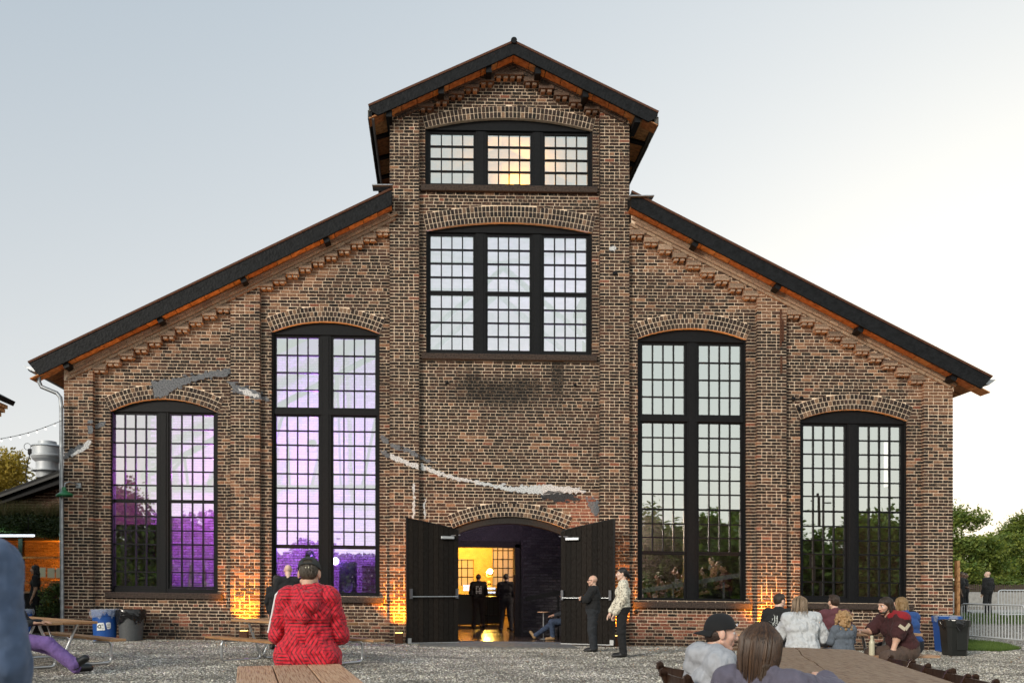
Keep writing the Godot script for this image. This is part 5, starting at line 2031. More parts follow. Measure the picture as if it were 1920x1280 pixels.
func barricade(label: String, a: Vector3, b: Vector3, group: String) -> void:
	var f := b - a
	var len_ := Vector2(f.x, f.z).length()
	var t := thing("crowd_barrier", label, "barrier", a, -atan2(f.z, f.x), group)
	var mb := MB.new()
	var r := 0.12
	var pts := [Vector3(0.1, 0.16, 0), Vector3(0.03, 0.18, 0), Vector3(0, 0.26, 0), Vector3(0, 1.0, 0), Vector3(0.03, 1.07, 0), Vector3(0.1, 1.1, 0), Vector3(len_ - 0.1, 1.1, 0), Vector3(len_ - 0.03, 1.07, 0), Vector3(len_, 1.0, 0), Vector3(len_, 0.26, 0), Vector3(len_ - 0.03, 0.18, 0), Vector3(len_ - 0.1, 0.16, 0), Vector3(0.1, 0.16, 0)]
	mb.tube(pts, [0.024], 8, false)
	part("tube_frame", mb.mesh(), M.pale_zinc, t)
	var n := int(len_ / 0.115)
	var bm := MB.new()
	bm.tube([Vector3(0, 0.16, 0), Vector3(0, 1.1, 0)], [0.011], 6, false)
	var bar := bm.mesh()
	for k in range(1, n):
		part("bar", bar, M.pale_zinc, t).position = Vector3(len_ * k / n, 0, 0)
	for x in [0.35, len_ - 0.35]:
		var ft := MB.new()
		ft.bar(Vector3(x, 0.01, -0.28), Vector3(x, 0.01, 0.28), 0.05, 0.012)
		ft.tube([Vector3(x, 0.01, 0), Vector3(x, 0.17, 0)], [0.02], 6)
		part("foot", ft.mesh(), M.galv, t)

func bag_skirt(r: float, y0: float, y1: float, rough: float, sd: int) -> MB:
	# a bin liner folded over the rim, creased
	var mb := MB.new()
	var n := nz(1.0, sd, 3)
	var rows := 7
	var sides := 48
	var pt := func(i: int, j: int) -> Vector3:
		var t := float(i) / rows
		var a := TAU * j / sides
		var e := n.get_noise_2d(cos(a) * 3.0 + t * 0.6, sin(a) * 3.0)
		var c := n.get_noise_2d(cos(a) * 9.0 + t * 2.0, sin(a) * 9.0)
		var rr := r * (1.0 + 0.02 + 0.06 * sin(t * PI)) + rough * (0.5 * e + 0.7 * c) * (0.3 + t)
		var low := y0 + (n.get_noise_2d(cos(a) * 1.6 + 5.0, sin(a) * 1.6)) * (y1 - y0) * 0.9
		if i == 0:
			return Vector3(sin(a) * (r - 0.03), y1 + 0.005, cos(a) * (r - 0.03))
		return Vector3(sin(a) * rr, lerpf(y1 + 0.015 + 0.012 * c, minf(low, y1 - 0.05), maxf(0.0, (t - 0.14) / 0.86)), cos(a) * rr)
	for i in rows:
		for j in sides:
			mb.quad(pt.call(i, j), pt.call(i + 1, j), pt.call(i + 1, j + 1), pt.call(i, j + 1))
	# slack inside the mouth
	for j in sides:
		mb.tri(pt.call(0, j), pt.call(0, j + 1), Vector3(0, y1 - 0.10, 0))
	return mb

func bin(label: String, at: Vector3, r: float, h: float, m: Material, bag: Material, square: bool, bag_low: float, turn := 0.0) -> Node3D:
	var t := thing("waste_bin", label, "bin", at, turn, "waste bins by the walls")
	var mb := MB.new()
	if square:
		var a := PackedVector2Array()
		for y in [[0.0, 0.80], [0.04, 0.82], [h * 0.82, 0.99], [h * 0.83, 1.05], [h, 1.08]]:
			a.append(Vector2(r * y[1], y[0]))
		for i in a.size() - 1:
			for k in 8:
				var c := 0.30
				var pts := [Vector2(1, -1 + c), Vector2(1, 1 - c), Vector2(1 - c, 1), Vector2(-1 + c, 1), Vector2(-1, 1 - c), Vector2(-1, -1 + c), Vector2(-1 + c, -1), Vector2(1 - c, -1)]
				var p: Vector2 = pts[k]; var q: Vector2 = pts[(k + 1) % 8]
				mb.quad(Vector3(q.x * a[i].x, a[i].y, q.y * a[i].x), Vector3(p.x * a[i].x, a[i].y, p.y * a[i].x), Vector3(p.x * a[i + 1].x, a[i + 1].y, p.y * a[i + 1].x), Vector3(q.x * a[i + 1].x, a[i + 1].y, q.y * a[i + 1].x))
		mb.bbox(Vector3(0.05, h * 0.42, r * 0.90), Vector3(r * 0.9, h * 0.5, 0.03), 0.006)
	else:
		mb.lathe([Vector2(0.01, 0.0), Vector2(r * 0.84, 0.0), Vector2(r * 0.86, 0.03), Vector2(r * 0.96, h * 0.80), Vector2(r * 1.0, h * 0.81), Vector2(r * 1.02, h * 0.97), Vector2(r * 1.05, h * 0.98), Vector2(r * 1.05, h), Vector2(r * 0.98, h), Vector2(r * 0.9, h * 0.5)], 32)
	part("can", mb.mesh(), m, t)
	part("liner", bag_skirt(r * 1.06, h * bag_low, h, 0.03, int(at.x * 100) + 7).mesh(), bag, t)
	return t

func uplight(label: String, at: Vector3, e: float) -> void:
	var t := thing("wall_uplight", label, "floodlight", at, 0.0, "warm uplights at the foot of the facade")
	var mb := MB.new()
	mb.bbox(Vector3(0, 0.13, 0), Vector3(0.20, 0.26, 0.16), 0.01)
	part("post", mb.mesh(), M.rust, t)
	var hd := MB.new()
	hd.box(Vector3(-0.085, 0.262, -0.065), Vector3(0.085, 0.275, 0.06))
	part("lamp_face", hd.mesh(), M.lamp_amber, t)
	var sp := SpotLight3D.new()
	sp.name = "beam"
	t.add_child(sp)
	sp.position = Vector3(0, 0.32, 0.02)
	sp.rotation_degrees = Vector3(76, 0, 0)
	sp.light_color = Color(1.0, 0.60, 0.13)
	sp.light_energy = e
	sp.spot_angle = 55
	sp.spot_angle_attenuation = 0.9
	sp.spot_range = 12
	sp.spot_attenuation = 2
	sp.light_size = 0.06
	sp.shadow_enabled = true

func furniture() -> void:
	M.pale_zinc = plain(0.62, 0.64, 0.66, 0.45, 0.2)
	M.lamp_amber = glow(1.0, 0.62, 0.16, 3.0)
	# the near table on which the man in red sits: it runs towards the viewer
	var d := 0.245
	picnic_table("nearest picnic table, pale bare planks running towards the viewer", gp(-0.80, 15.12), PI / 2 + 0.235, 3.05, [-1.0, 1.0], 0.0, true, "picnic tables in the yard")
	picnic_table("picnic table with tube legs in front of the lit pilaster, standing askew", gp(-2.57, 5.65), -PI / 4, 3.05, [-0.95, 0.95], 2.75, false, "picnic tables in the yard")
	picnic_table("picnic table at the left edge behind the purple trousers", gp(-6.75, 6.42), -PI / 4, 3.05, [-0.95, 0.95], 0.0, false, "picnic tables in the yard")
	picnic_table("picnic table below the right windows with a family around it", gp(6.0, 7.25), 0.0, 3.05, [-1.0, 1.0], 0.0, true, "picnic tables in the yard")
	brown_table()
	for k in 5:
		var z: float = [11.75, 12.25, 12.78, 13.25, 13.62][k]
		var x: float = lerpf(4.62, 4.08, (z - 11.6) / 2.2) + 0.04
		folding_chair(["dark folding chair tucked under the brown table, farthest of the row", "dark folding chair, second from the far end of the brown table", "dark folding chair in the middle of the row at the brown table", "dark folding chair, second nearest at the brown table", "dark folding chair nearest to the viewer at the brown table"][k], gp(x, z), deg_to_rad(-98 + rng.randf_range(-8, 8)), "folding chairs along the brown table").scale = Vector3(0.95, 0.86, 0.95)
	folding_chair("dark folding chair behind the man in the grey hoodie", gp(1.79, 14.68), deg_to_rad(96), "folding chairs along the brown table")
	folding_chair("dark folding chair between the hoodie and the long brown hair", gp(1.95, 14.1), deg_to_rad(108), "folding chairs along the brown table")
	folding_chair("dark folding chair of the woman with the long brown hair", gp(1.62, 15.95), deg_to_rad(140), "folding chairs along the brown table")
	# bins
	M.blue_plastic = plain(0.012, 0.075, 0.30, 0.4)
	M.grey_plastic = textured(plain(0.085, 0.088, 0.09, 0.6), M.t_cloth, Vector3(3, 3, 3), null, false)
	M.black_plastic = plain(0.012, 0.013, 0.012, 0.38)
	M.bag_black = plain(0.010, 0.010, 0.011, 0.22)
	M.bag_clear = plain(0.55, 0.58, 0.62, 0.2)
	M.bag_clear.transparency = BaseMaterial3D.TRANSPARENCY_ALPHA
	M.bag_clear.albedo_color.a = 0.35
	M.bag_clear.albedo_texture = M.t_cloth
	var b := bin("blue recycling bin with torn white stickers and clear liner", gp(-8.0, 0.62), 0.30, 0.74, M.blue_plastic, M.bag_clear, false, 0.80)
	stickers(b)
	bin("grey bin with black liner beside the blue recycling bin", gp(-7.38, 0.58), 0.31, 0.74, M.grey_plastic, M.bag_black, false, 0.66)
	bin("blue bin behind the black bin at the right corner", gp(12.42, 0.62), 0.25, 0.86, M.blue_plastic, M.bag_clear, true, 0.86, -0.1)
	bin("black square bin with black liner at the right corner", gp(11.80, 1.85), 0.245, 0.80, M.black_plastic, M.bag_black, true, 0.78, -0.12)
	# uplights
	var e := 11.0
	uplight("uplight washing the pilaster between the two left windows", gp(P(457, 1180, 0.45).x, 0.46), e)
	uplight("uplight left of the open door", gp(P(748, 1190, 0.42).x, 0.46), e)
	uplight("uplight right of the door behind the men", gp(P(1158, 1190, 0.42).x, 0.46), e)
	uplight("uplight washing the pilaster between the two right windows", gp(P(1450, 1190, 0.45).x, 0.46), e)
	# barriers
	barricade("galvanised crowd barrier nearest, running from the lawn towards the viewer", gp(15.85, -4.05), gp(15.95, -1.6), "galvanised crowd barriers")
	barricade("galvanised crowd barrier in line in front of the nearest one", gp(15.98, -1.5), gp(16.2, 0.9), "galvanised crowd barriers")
	barricade("galvanised crowd barrier farther back across the path", gp(22.0, -11.2), gp(24.4, -11.2), "galvanised crowd barriers")
	barricade("galvanised crowd barrier at the right edge, farther back", gp(24.5, -11.2), gp(26.9, -11.1), "galvanised crowd barriers")
	# gooseneck lamp on the corner
	var gl := thing("gooseneck_lamp", "green gooseneck wall lamp on the left corner of the hall", "wall lamp", P(146, 912, 0.13))
	var mb := MB.new()
	mb.tube([Vector3(0.02, 0.02, 0.0), Vector3(-0.02, 0.05, 0.12), Vector3(-0.10, 0.08, 0.28), Vector3(-0.17, 0.04, 0.34), Vector3(-0.18, -0.06, 0.35)], [0.018], 8)
	mb.cbox(Vector3(0.02, 0.02, 0.02), Vector3(0.12, 0.12, 0.05))
	part("arm", mb.mesh(), M.zinc, gl)
	mb = MB.new()
	mb.xf = Transform3D(Basis(Vector3(0, 0, 1), 0.08), Vector3(-0.18, -0.26, 0.35))
	mb.lathe([Vector2(0.19, -0.02), Vector2(0.20, 0.0), Vector2(0.185, 0.03), Vector2(0.10, 0.08), Vector2(0.055, 0.12), Vector2(0.045, 0.20), Vector2(0.01, 0.21)], 24)
	part("lamp_shade", mb.mesh(), plain(0.02, 0.15, 0.055, 0.35), gl)
	# board leaning out at the right corner of the hall
	mb = MB.new()
	mb.lean = true
	var bp := P(1796, 1100, -0.4)
	mb.box(Vector3(bp.x - 0.03, 0.25, -0.48), Vector3(bp.x + 0.04, 2.25, -0.36))
	solo("door_edge", mb.mesh(), M.soffit_c, "upright tan board edge at the right corner of the hall", "board")
	mb = MB.new()
	mb.lathe([Vector2(0.01, 0), Vector2(0.036, 0), Vector2(0.04, 0.01), Vector2(0.04, 0.19), Vector2(0.034, 0.215), Vector2(0.022, 0.235), Vector2(0.021, 0.265), Vector2(0.025, 0.27), Vector2(0.024, 0.30), Vector2(0.001, 0.305)], 20)
	solo("drinking_bottle", mb.mesh(), plain(0.56, 0.52, 0.38, 0.35), "cream drinking bottle in front of the man in the dark jersey", "bottle", Vector3(6.53, ground(6.53, 8.02) + 0.45, 8.06))
	# sunglasses-dark cap lying on the table by the curly child
	mb = MB.new()
	mb.xf = Transform3D(Basis.from_scale(Vector3(0.12, 0.08, 0.10)), Vector3.ZERO)
	mb.lathe([Vector2(1.0, 0.0), Vector2(0.98, 0.3), Vector2(0.75, 0.75), Vector2(0.35, 0.97), Vector2(0.001, 1.0)], 18)
	mb.xf = Transform3D(Basis(), Vector3(-0.12, 0, 0))
	mb.bbox(Vector3(0, 0.008, 0), Vector3(0.12, 0.008, 0.15), 0.003)
	solo("folded_cap", mb.mesh(), M.grey_plastic, "grey cap lying on the family table beside the curly child", "cap", Vector3(6.42, ground(6.42, 7.2) + 0.752, 7.2))
	# drink cup on the family table
	mb = MB.new()
	mb.lathe([Vector2(0.001, 0), Vector2(0.03, 0), Vector2(0.042, 0.11), Vector2(0.04, 0.11), Vector2(0.028, 0.01)], 16)
	solo("paper_cup", mb.mesh(), plain(0.7, 0.7, 0.68, 0.6), "white paper cup on the family table", "cup", Vector3(5.78, ground(5.78, 7.3) + 0.75, 7.3))

func stickers(b: Node3D) -> void:
	# two halves of a torn white sticker with the three chasing arrows
	var mk := func(x0: float, x1: float, poly: Array) -> ArrayMesh:
		var mb := MB.new()
		var n := 6
		var r := 0.288
		for i in poly.size() - 1:
			var p = poly[i]; var q = poly[i + 1]
			mb.quad(Vector3(sin(p[0] / r) * r, p[1], cos(p[0] / r) * r), Vector3(sin(q[0] / r) * r, q[1], cos(q[0] / r) * r), Vector3(sin(q[0] / r) * r, q[2], cos(q[0] / r) * r), Vector3(sin(p[0] / r) * r, p[2], cos(p[0] / r) * r))
		return mb.mesh()
	var white := plain(0.72, 0.73, 0.72, 0.5)
	part("sticker", mk.call(0, 0, [[-0.075, 0.25, 0.425], [-0.02, 0.253, 0.43], [0.03, 0.255, 0.434], [0.085, 0.257, 0.437], [0.10, 0.258, 0.385], [0.118, 0.259, 0.27]]), white, b)
	part("sticker", mk.call(0, 0, [[0.135, 0.42, 0.425], [0.15, 0.36, 0.435], [0.165, 0.285, 0.44], [0.20, 0.28, 0.445], [0.235, 0.29, 0.44], [0.25, 0.31, 0.41]]), white, b)
	var ink := plain(0.015, 0.02, 0.015, 0.6)
	var mb := MB.new()
	for k in 3:
		var keep := Transform3D(Basis(Vector3(0, 0, 1), TAU * k / 3.0), Vector3(-0.012, 0.345, 0.2905))
		mb.xf = keep
		mb.prism(PackedVector2Array([Vector2(-0.042, 0.012), Vector2(-0.012, 0.045), Vector2(0.010, 0.045), Vector2(0.016, 0.034), Vector2(-0.006, 0.031), Vector2(-0.026, 0.006)]), -0.001, 0.003)
		mb.prism(PackedVector2Array([Vector2(0.008, 0.058), Vector2(0.036, 0.030), Vector2(0.004, 0.020)]), -0.001, 0.0035)
	part("recycling_mark", mb.mesh(), ink, b)
	for q in [["RE", 0.062, 0.385], ["CY", 0.066, 0.30], ["CLE", 0.195, 0.385], ["ING", 0.195, 0.33]]:
		var tm := TextMesh.new()
		tm.text = q[0]
		tm.font_size = 16
		tm.pixel_size = 0.0024
		tm.depth = 0.002
		var o := part("lettering", tm, plain(0.10, 0.10, 0.10, 0.6) if q[1] < 0.1 else plain(0.16, 0.07, 0.07, 0.6), b)
		var a: float = q[1] / 0.288
		o.transform = Transform3D(Basis(Vector3.UP, a), Vector3(sin(a) * 0.291, q[2], cos(a) * 0.291))

func brown_table() -> void:
	# two broad brown boards side by side with a ragged joint between them
	var t := thing("plank_table", "long brown table of two broad boards with a ragged joint, at the lower right", "table", gp(3.80, 12.3), 0.0)
	var o := t.position
	var y := 0.735
	var seam := []
	for q in [[1490, 1213.5], [1499, 1219], [1504, 1228], [1519, 1238], [1526, 1240], [1536, 1248], [1548, 1256], [1553, 1260], [1565, 1268], [1580, 1278], [1592, 1288]]:
		var h := EYE - (ground(3.8, 12.3) + 0.755)
		var k: float = h / (q[1] - CY)
		seam.append(Vector2((q[0] - CX) * k - o.x, EYEZ - FOCAL * k - o.z))
	var lf := [Vector2(seam[0].x - 0.42, seam[0].y - 0.05)]
	var left := PackedVector2Array()
	var right := PackedVector2Array()
	for s in seam:
		left.append(s + Vector2(-0.006, 0))
		right.append(s + Vector2(0.006, 0))
	var far_r := tab(1601, 1218, o)
	var near_r := tab(1830, 1293, o)
	right.append(near_r)
	right.append(far_r)
	var nl: Vector2 = seam[-1] + Vector2(-0.62, -0.08)
	left.append(nl)
	left.append(seam[0] + Vector2(-0.50, -0.06))
	for e in [left, right]:
		var mb := MB.new()
		mb.xf = Transform3D(Basis(Vector3.RIGHT, Vector3(0, 0, 1), Vector3(0, -1, 0)), Vector3(0, y, 0))
		mb.prism(e, -0.02, 0.016)
		part("tabletop_board", mb.mesh(), M.brown_wood, t)
	for q in [[0.55, -1.4], [0.2, -1.5], [-0.7, 1.4], [-0.1, 1.5]]:
		var mb := MB.new()
		mb.tube([Vector3(q[0], 0, q[1]), Vector3(q[0], y - 0.02, q[1])], [0.02], 8)
		part("leg", mb.mesh(), M.black, t)
	var ap := MB.new()
	ap.bar(Vector3(0.55, y - 0.06, -1.4), Vector3(-0.1, y - 0.06, 1.5), 0.02, 0.06)
	part("apron", ap.mesh(), M.black, t)

func tab(px: float, py: float, o: Vector3) -> Vector2:
	var h := EYE - (ground(3.8, 12.3) + 0.755)
	var k := h / (py - CY)
	return Vector2((px - CX) * k - o.x, EYEZ - FOCAL * k - o.z)

# ================= people =================
func spot(px: float, s: float) -> Vector3:
	var z := EYEZ - FOCAL / s
	return gp((px - CX) / s, z)

func people() -> void:
	var black := cloth(0.010, 0.010, 0.011)
	var black2 := cloth(0.016, 0.016, 0.018)
	var jeans := cloth(0.028, 0.034, 0.048)
	var dark_jeans := cloth(0.020, 0.022, 0.026)
	var shoe := plain(0.012, 0.011, 0.011, 0.5)
	var fair := Color(0.60, 0.37, 0.27)
	var pale := Color(0.66, 0.44, 0.34)
	var tan_ := Color(0.42, 0.24, 0.16)
	# 1 blue fleece, close to the lens at the left edge
	var p := stand_pose(1.75)
	person({"pose": p, "top": cloth(0.085, 0.125, 0.21, 0.5), "top_name": "fleece", "bulk": 0.020, "legs": jeans, "shoes": shoe, "cell": 0.014, "fine": true, "hair": "short", "skin": fair, "crease": 0.012, "crease_f": 6.0, "top_low": true},
		"person in a blue fleece standing close at the left edge, out of focus", gp(-1.548, 17.5), 172)
	# 2 purple trousers, legs stretched out
	p = sit_pose(1.74, 0.45)
	p.knR = Vector3(-0.10, 0.46, 0.50); p.anR = Vector3(-0.13, 0.155, 0.90); p.toR = Vector3(-0.10, 0.24, 1.06)
	p.knL = Vector3(0.10, 0.36, 0.50); p.anL = Vector3(0.06, 0.085, 0.85); p.toL = Vector3(0.16, 0.06, 1.03)
	lean_pose(p, -0.12)
	person({"pose": p, "top": black2, "legs": cloth(0.165, 0.095, 0.29), "leg_bulk": 0.028, "shoes": plain(0.008, 0.008, 0.008, 0.35), "extra": [cap(p.anR, (p.anR as Vector3).lerp(p.toR, 0.9), 0.056, 0.052, 3), cap(p.anL, (p.anL as Vector3).lerp(p.toL, 0.9) + Vector3(0, 0.02, 0), 0.056, 0.050, 3), cap(p.anR, (p.anR as Vector3).lerp(p.knR, 0.2), 0.055, 0.058, 3)], "cell": 0.014, "hair": "short", "skin": tan_},
		"person with purple trousers and black boots, legs stretched out over the gravel", gp(-6.28, 8.0), 93)
	# 3 the man in red on the near table
	red_man()
	# 4 two people in black looking through the window
	p = stand_pose(1.60)
	person({"pose": p, "top": black, "top_name": "jacket", "bulk": 0.012, "top_low": true, "legs": black2, "shoes": shoe, "hair": "shag", "hair_color": Color(0.022, 0.012, 0.008), "skin": fair},
		"woman in a black jacket looking in at the left inner window", gp(-3.40, 2.75), 165)
	p = stand_pose(1.83)
	person({"pose": p, "top": black, "bulk": 0.015, "legs": black2, "shoes": shoe, "hair": "none", "skin": pale, "hpitch": 12},
		"bald man in black looking in at the left inner window", gp(-3.13, 2.95), 190)
	# 5 bald man with folded arms
	p = stand_pose(1.70)
	p.elL = p.shL + Vector3(0.06, -0.20, 0.14); p.elR = p.shR + Vector3(-0.06, -0.20, 0.14)
	p.wrL = Vector3(-0.10, 1.14, 0.25); p.wrR = Vector3(0.12, 1.18, 0.24)
	lean_pose(p, 0.0)
	var bald := person({"pose": p, "top": black, "bulk": 0.034, "legs": cloth(0.022, 0.025, 0.030), "shoes": shoe, "hair": "none", "skin": fair, "hyaw": 8, "fistL": true, "fistR": true, "cell": 0.016, "leg_bulk": 0.018, "palmL": Vector3(0, 0, -1), "palmR": Vector3(0, 0, -1)},
		"bald man in black with folded arms beside the right door leaf", spot(1112, 84), -108, "")
	var gl := MB.new()
	var hd: Vector3 = p.head
	for sd in [-1.0, 1.0]:
		gl.bbox(hd + Vector3(sd * 0.034, 0.012, 0.094), Vector3(0.05, 0.032, 0.008), 0.003)
		gl.bar(hd + Vector3(sd * 0.06, 0.018, 0.09), hd + Vector3(sd * 0.085, 0.015, -0.01), 0.006, 0.006)
	part("glasses", gl.mesh(), M.black_plastic, bald)
	var tg := MB.new()
	tg.bbox(Vector3(0.165, 0.93, -0.06), Vector3(0.012, 0.13, 0.085), 0.003)
	part("hip_tag", tg.mesh(), plain(0.7, 0.7, 0.66, 0.6), bald)
	# 6 patterned shirt
	p = stand_pose(1.84)
	p.elL = p.shL + Vector3(0.05, -0.27, -0.02); p.wrL = Vector3(0.20, 0.90, 0.14)
	p.elR = p.shR + Vector3(-0.08, -0.25, 0.08); p.wrR = Vector3(-0.22, 0.93, 0.24)
	person({"pose": p, "top": camo(), "top_name": "patterned_shirt", "bulk": 0.022, "legs": black, "shoes": shoe, "hair": "tail", "hair_color": Color(0.012, 0.009, 0.008), "skin": pale, "cell": 0.016, "fistL": true, "hyaw": 10, "leg_bulk": 0.012},
		"man with dark tied hair in a cream shirt with brown blotches", spot(1167, 91), -105)
	hoodie_man()
	brown_hair_woman()
	family(fair, pale, tan_, black, shoe)
	# far right
	p = stand_pose(1.78)
	person({"pose": p, "top": black, "bulk": 0.02, "legs": black2, "shoes": shoe, "hair": "none", "skin": pale, "hyaw": 45, "cell": 0.025},
		"bald man in black behind the barriers at the far right", gp(22.55, -12.6), 200)
	p = stand_pose(1.76)
	p.wrL = Vector3(-0.05, 1.10, 0.22)
	person({"pose": p, "top": black, "legs": black2, "shoes": shoe, "hair": "buzz", "skin": Color(0.10, 0.055, 0.035), "cell": 0.025, "sleeve": 0.5},
		"man in black nearest the hall's right corner, far right", gp(21.9, -13.2), 40)
	p = stand_pose(1.72)
	p.wrR = Vector3(0.05, 1.05, 0.25)
	person({"pose": p, "top": black2, "legs": black2, "shoes": shoe, "hair": "buzz", "skin": Color(0.12, 0.065, 0.042), "cell": 0.025, "sleeve": 0.5},
		"man in dark clothes between the two other men at the far right", gp(22.5, -13.9), 70)
	# bar on the left
	p = stand_pose(1.70)
	person({"pose": p, "top": black, "legs": black, "shoes": shoe, "hair": "long", "hair_color": Color(0.010, 0.008, 0.008), "skin": tan_, "sleeve": 0.5, "cell": 0.022},
		"woman with long dark hair in black at the bar counter on the left", Vector3(-10.45, ground(-10.45, -0.9) + 0.12, -0.9), -70)
	crowd(fair, tan_, black, black2, shoe)

func maze() -> ImageTexture:
	# black zigzag lines on red: facets of a triangular lattice, each hatched in one of three directions
	var n := 512
	var img := Image.create(n, n, true, Image.FORMAT_RGB8)
	var a := 256.0 / 512.0
	for y in n:
		for x in n:
			var u: float = x / 128.0
			var v: float = y / 110.85
			# lattice cell
			var row := int(floor(v))
			var fx: float = u + (0.5 if row % 2 == 1 else 0.0)
			var cx := int(floor(fx))
			var lx: float = fx - floor(fx) - 0.5
			var ly: float = v - floor(v)
			var upper: bool = absf(lx) * 2.0 < ly
			var d: float
			var h := (cx * 7 + row * 13) % 3
			if upper:
				d = [u * 0.866 + v * 0.5, v * 1.0, u * 0.866 - v * 0.5][h]
			else:
				d = [u * 0.866 - v * 0.5, u * 0.866 + v * 0.5, v * 1.0][(h + int(lx > 0)) % 3]
			var s := absf(fmod(d * 5.0 + 100.0, 1.0) - 0.5)
			img.set_pixel(x, y, Color(0.20, 0.025, 0.06) if s < 0.15 else Color(0.80, 0.07, 0.17))
	img.generate_mipmaps()
	return ImageTexture.create_from_image(img)

func camo() -> StandardMaterial3D:
	var f := nz(0.03, 61, 3)
	var t := ntex(f, 512, [0.0, 0.30, 0.33, 0.48, 0.50, 0.72, 0.75, 1.0], [Color(0.30, 0.26, 0.21), Color(0.34, 0.30, 0.24), Color(0.88, 0.85, 0.78), Color(0.92, 0.90, 0.83), Color(0.80, 0.76, 0.68), Color(0.92, 0.90, 0.83), Color(0.36, 0.31, 0.25), Color(0.28, 0.24, 0.19)])
	var m := plain(1, 1, 1, 0.9)
	m.albedo_texture = t
	return tri3(m, Vector3(0.8, 0.8, 0.8), false)

func red_man() -> void:
	var p := sit_pose(1.63, 0.755)
	lean_pose(p, 0.10)
	p.elL = p.shL + Vector3(0.085, -0.31, 0.05); p.elR = p.shR + Vector3(-0.085, -0.31, 0.05)
	p.wrL = p.elL + Vector3(-0.14, 0.02, 0.22); p.wrR = p.elR + Vector3(0.14, 0.02, 0.22)
	var m := plain(1, 1, 1, 0.75)
	m.albedo_texture = maze()
	tri3(m, Vector3(1.6, 1.6, 1.6), false)
	m.rim_enabled = true
	m.rim = 0.2
	var nk: Vector3 = p.neck
	var ex := [
		cap(nk + Vector3(-0.075, -0.005, -0.02), nk + Vector3(-0.03, -0.11, -0.125), 0.046, 0.058, 1),
		cap(nk + Vector3(0.075, -0.005, -0.02), nk + Vector3(0.03, -0.11, -0.125), 0.046, 0.058, 1),
		cap(nk + Vector3(0.0, -0.08, -0.115), nk + Vector3(0.02, -0.19, -0.150), 0.055, 0.046, 1),
		cap(nk + Vector3(-0.09, -0.01, 0.03), nk + Vector3(-0.05, -0.05, 0.09), 0.04, 0.03, 1), cap(nk + Vector3(0.09, -0.01, 0.03), nk + Vector3(0.05, -0.05, 0.09), 0.04, 0.03, 1)]
	var pel: Vector3 = p.pel
	ex.append(cap(pel + Vector3(-0.12, -0.06, -0.01), pel + Vector3(0.12, -0.06, -0.01), 0.140, 0.140, 1))
	var h := person({"pose": p, "top": m, "top_name": "jacket", "bulk": 0.019, "top_low": true, "legs": cloth(0.03, 0.03, 0.035), "shoes": plain(0.02, 0.02, 0.02, 0.5), "hair": "buzz", "head_scale": 1.10, "hair_color": Color(0.045, 0.032, 0.022), "skin": Color(0.56, 0.33, 0.23), "hpitch": 14, "cell": 0.0105, "fine": true, "extra": ex, "crease": 0.016, "crease_f": 7.0, "hat": {"mat": cloth(0.028, 0.029, 0.028), "back": false, "gap": true, "tall": 0.10}},
		"man in a red patterned hooded jacket and dark cap sitting on the near table", gp(-1.045, 13.42), 180)
	# white piping along the left shoulder and sleeve
	var mb := MB.new()
	var sh: Vector3 = p.shR
	var el: Vector3 = p.elR
	var sh2: Vector3 = p.shL
	var el2: Vector3 = p.elL
	for q in [[sh2, el2, 1.0]]:
		var o: Vector3 = (q[1] - q[0]).normalized()
		var outd := Vector3(q[2], 0.15, 0)
		outd = (outd - o * outd.dot(o)).normalized()
		mb.tube([q[0] + outd * 0.10 + Vector3(-q[2] * 0.045, 0.045, 0), q[0] + outd * 0.098, q[0].lerp(q[1], 0.3) + outd * 0.094, q[0].lerp(q[1], 0.6) + outd * 0.090, q[1] + outd * 0.086], [0.010], 6)
	part("white_stripe", mb.mesh(), plain(0.75, 0.74, 0.74, 0.7), h)
	var bk := MB.new()
	var hd: Vector3 = p.head
	bk.xf = Transform3D(Basis(Vector3.RIGHT, deg_to_rad(20)), hd)
	for x in [-0.012, 0.012]:
		bk.cbox(Vector3(x, 0.020, -0.124), Vector3(0.007, 0.024, 0.006))
	bk.cbox(Vector3(0.062, 0.020, -0.092), Vector3(0.007, 0.022, 0.006))
	part("strap_buckle", bk.mesh(), plain(0.62, 0.55, 0.40, 0.3, 0.6), h)

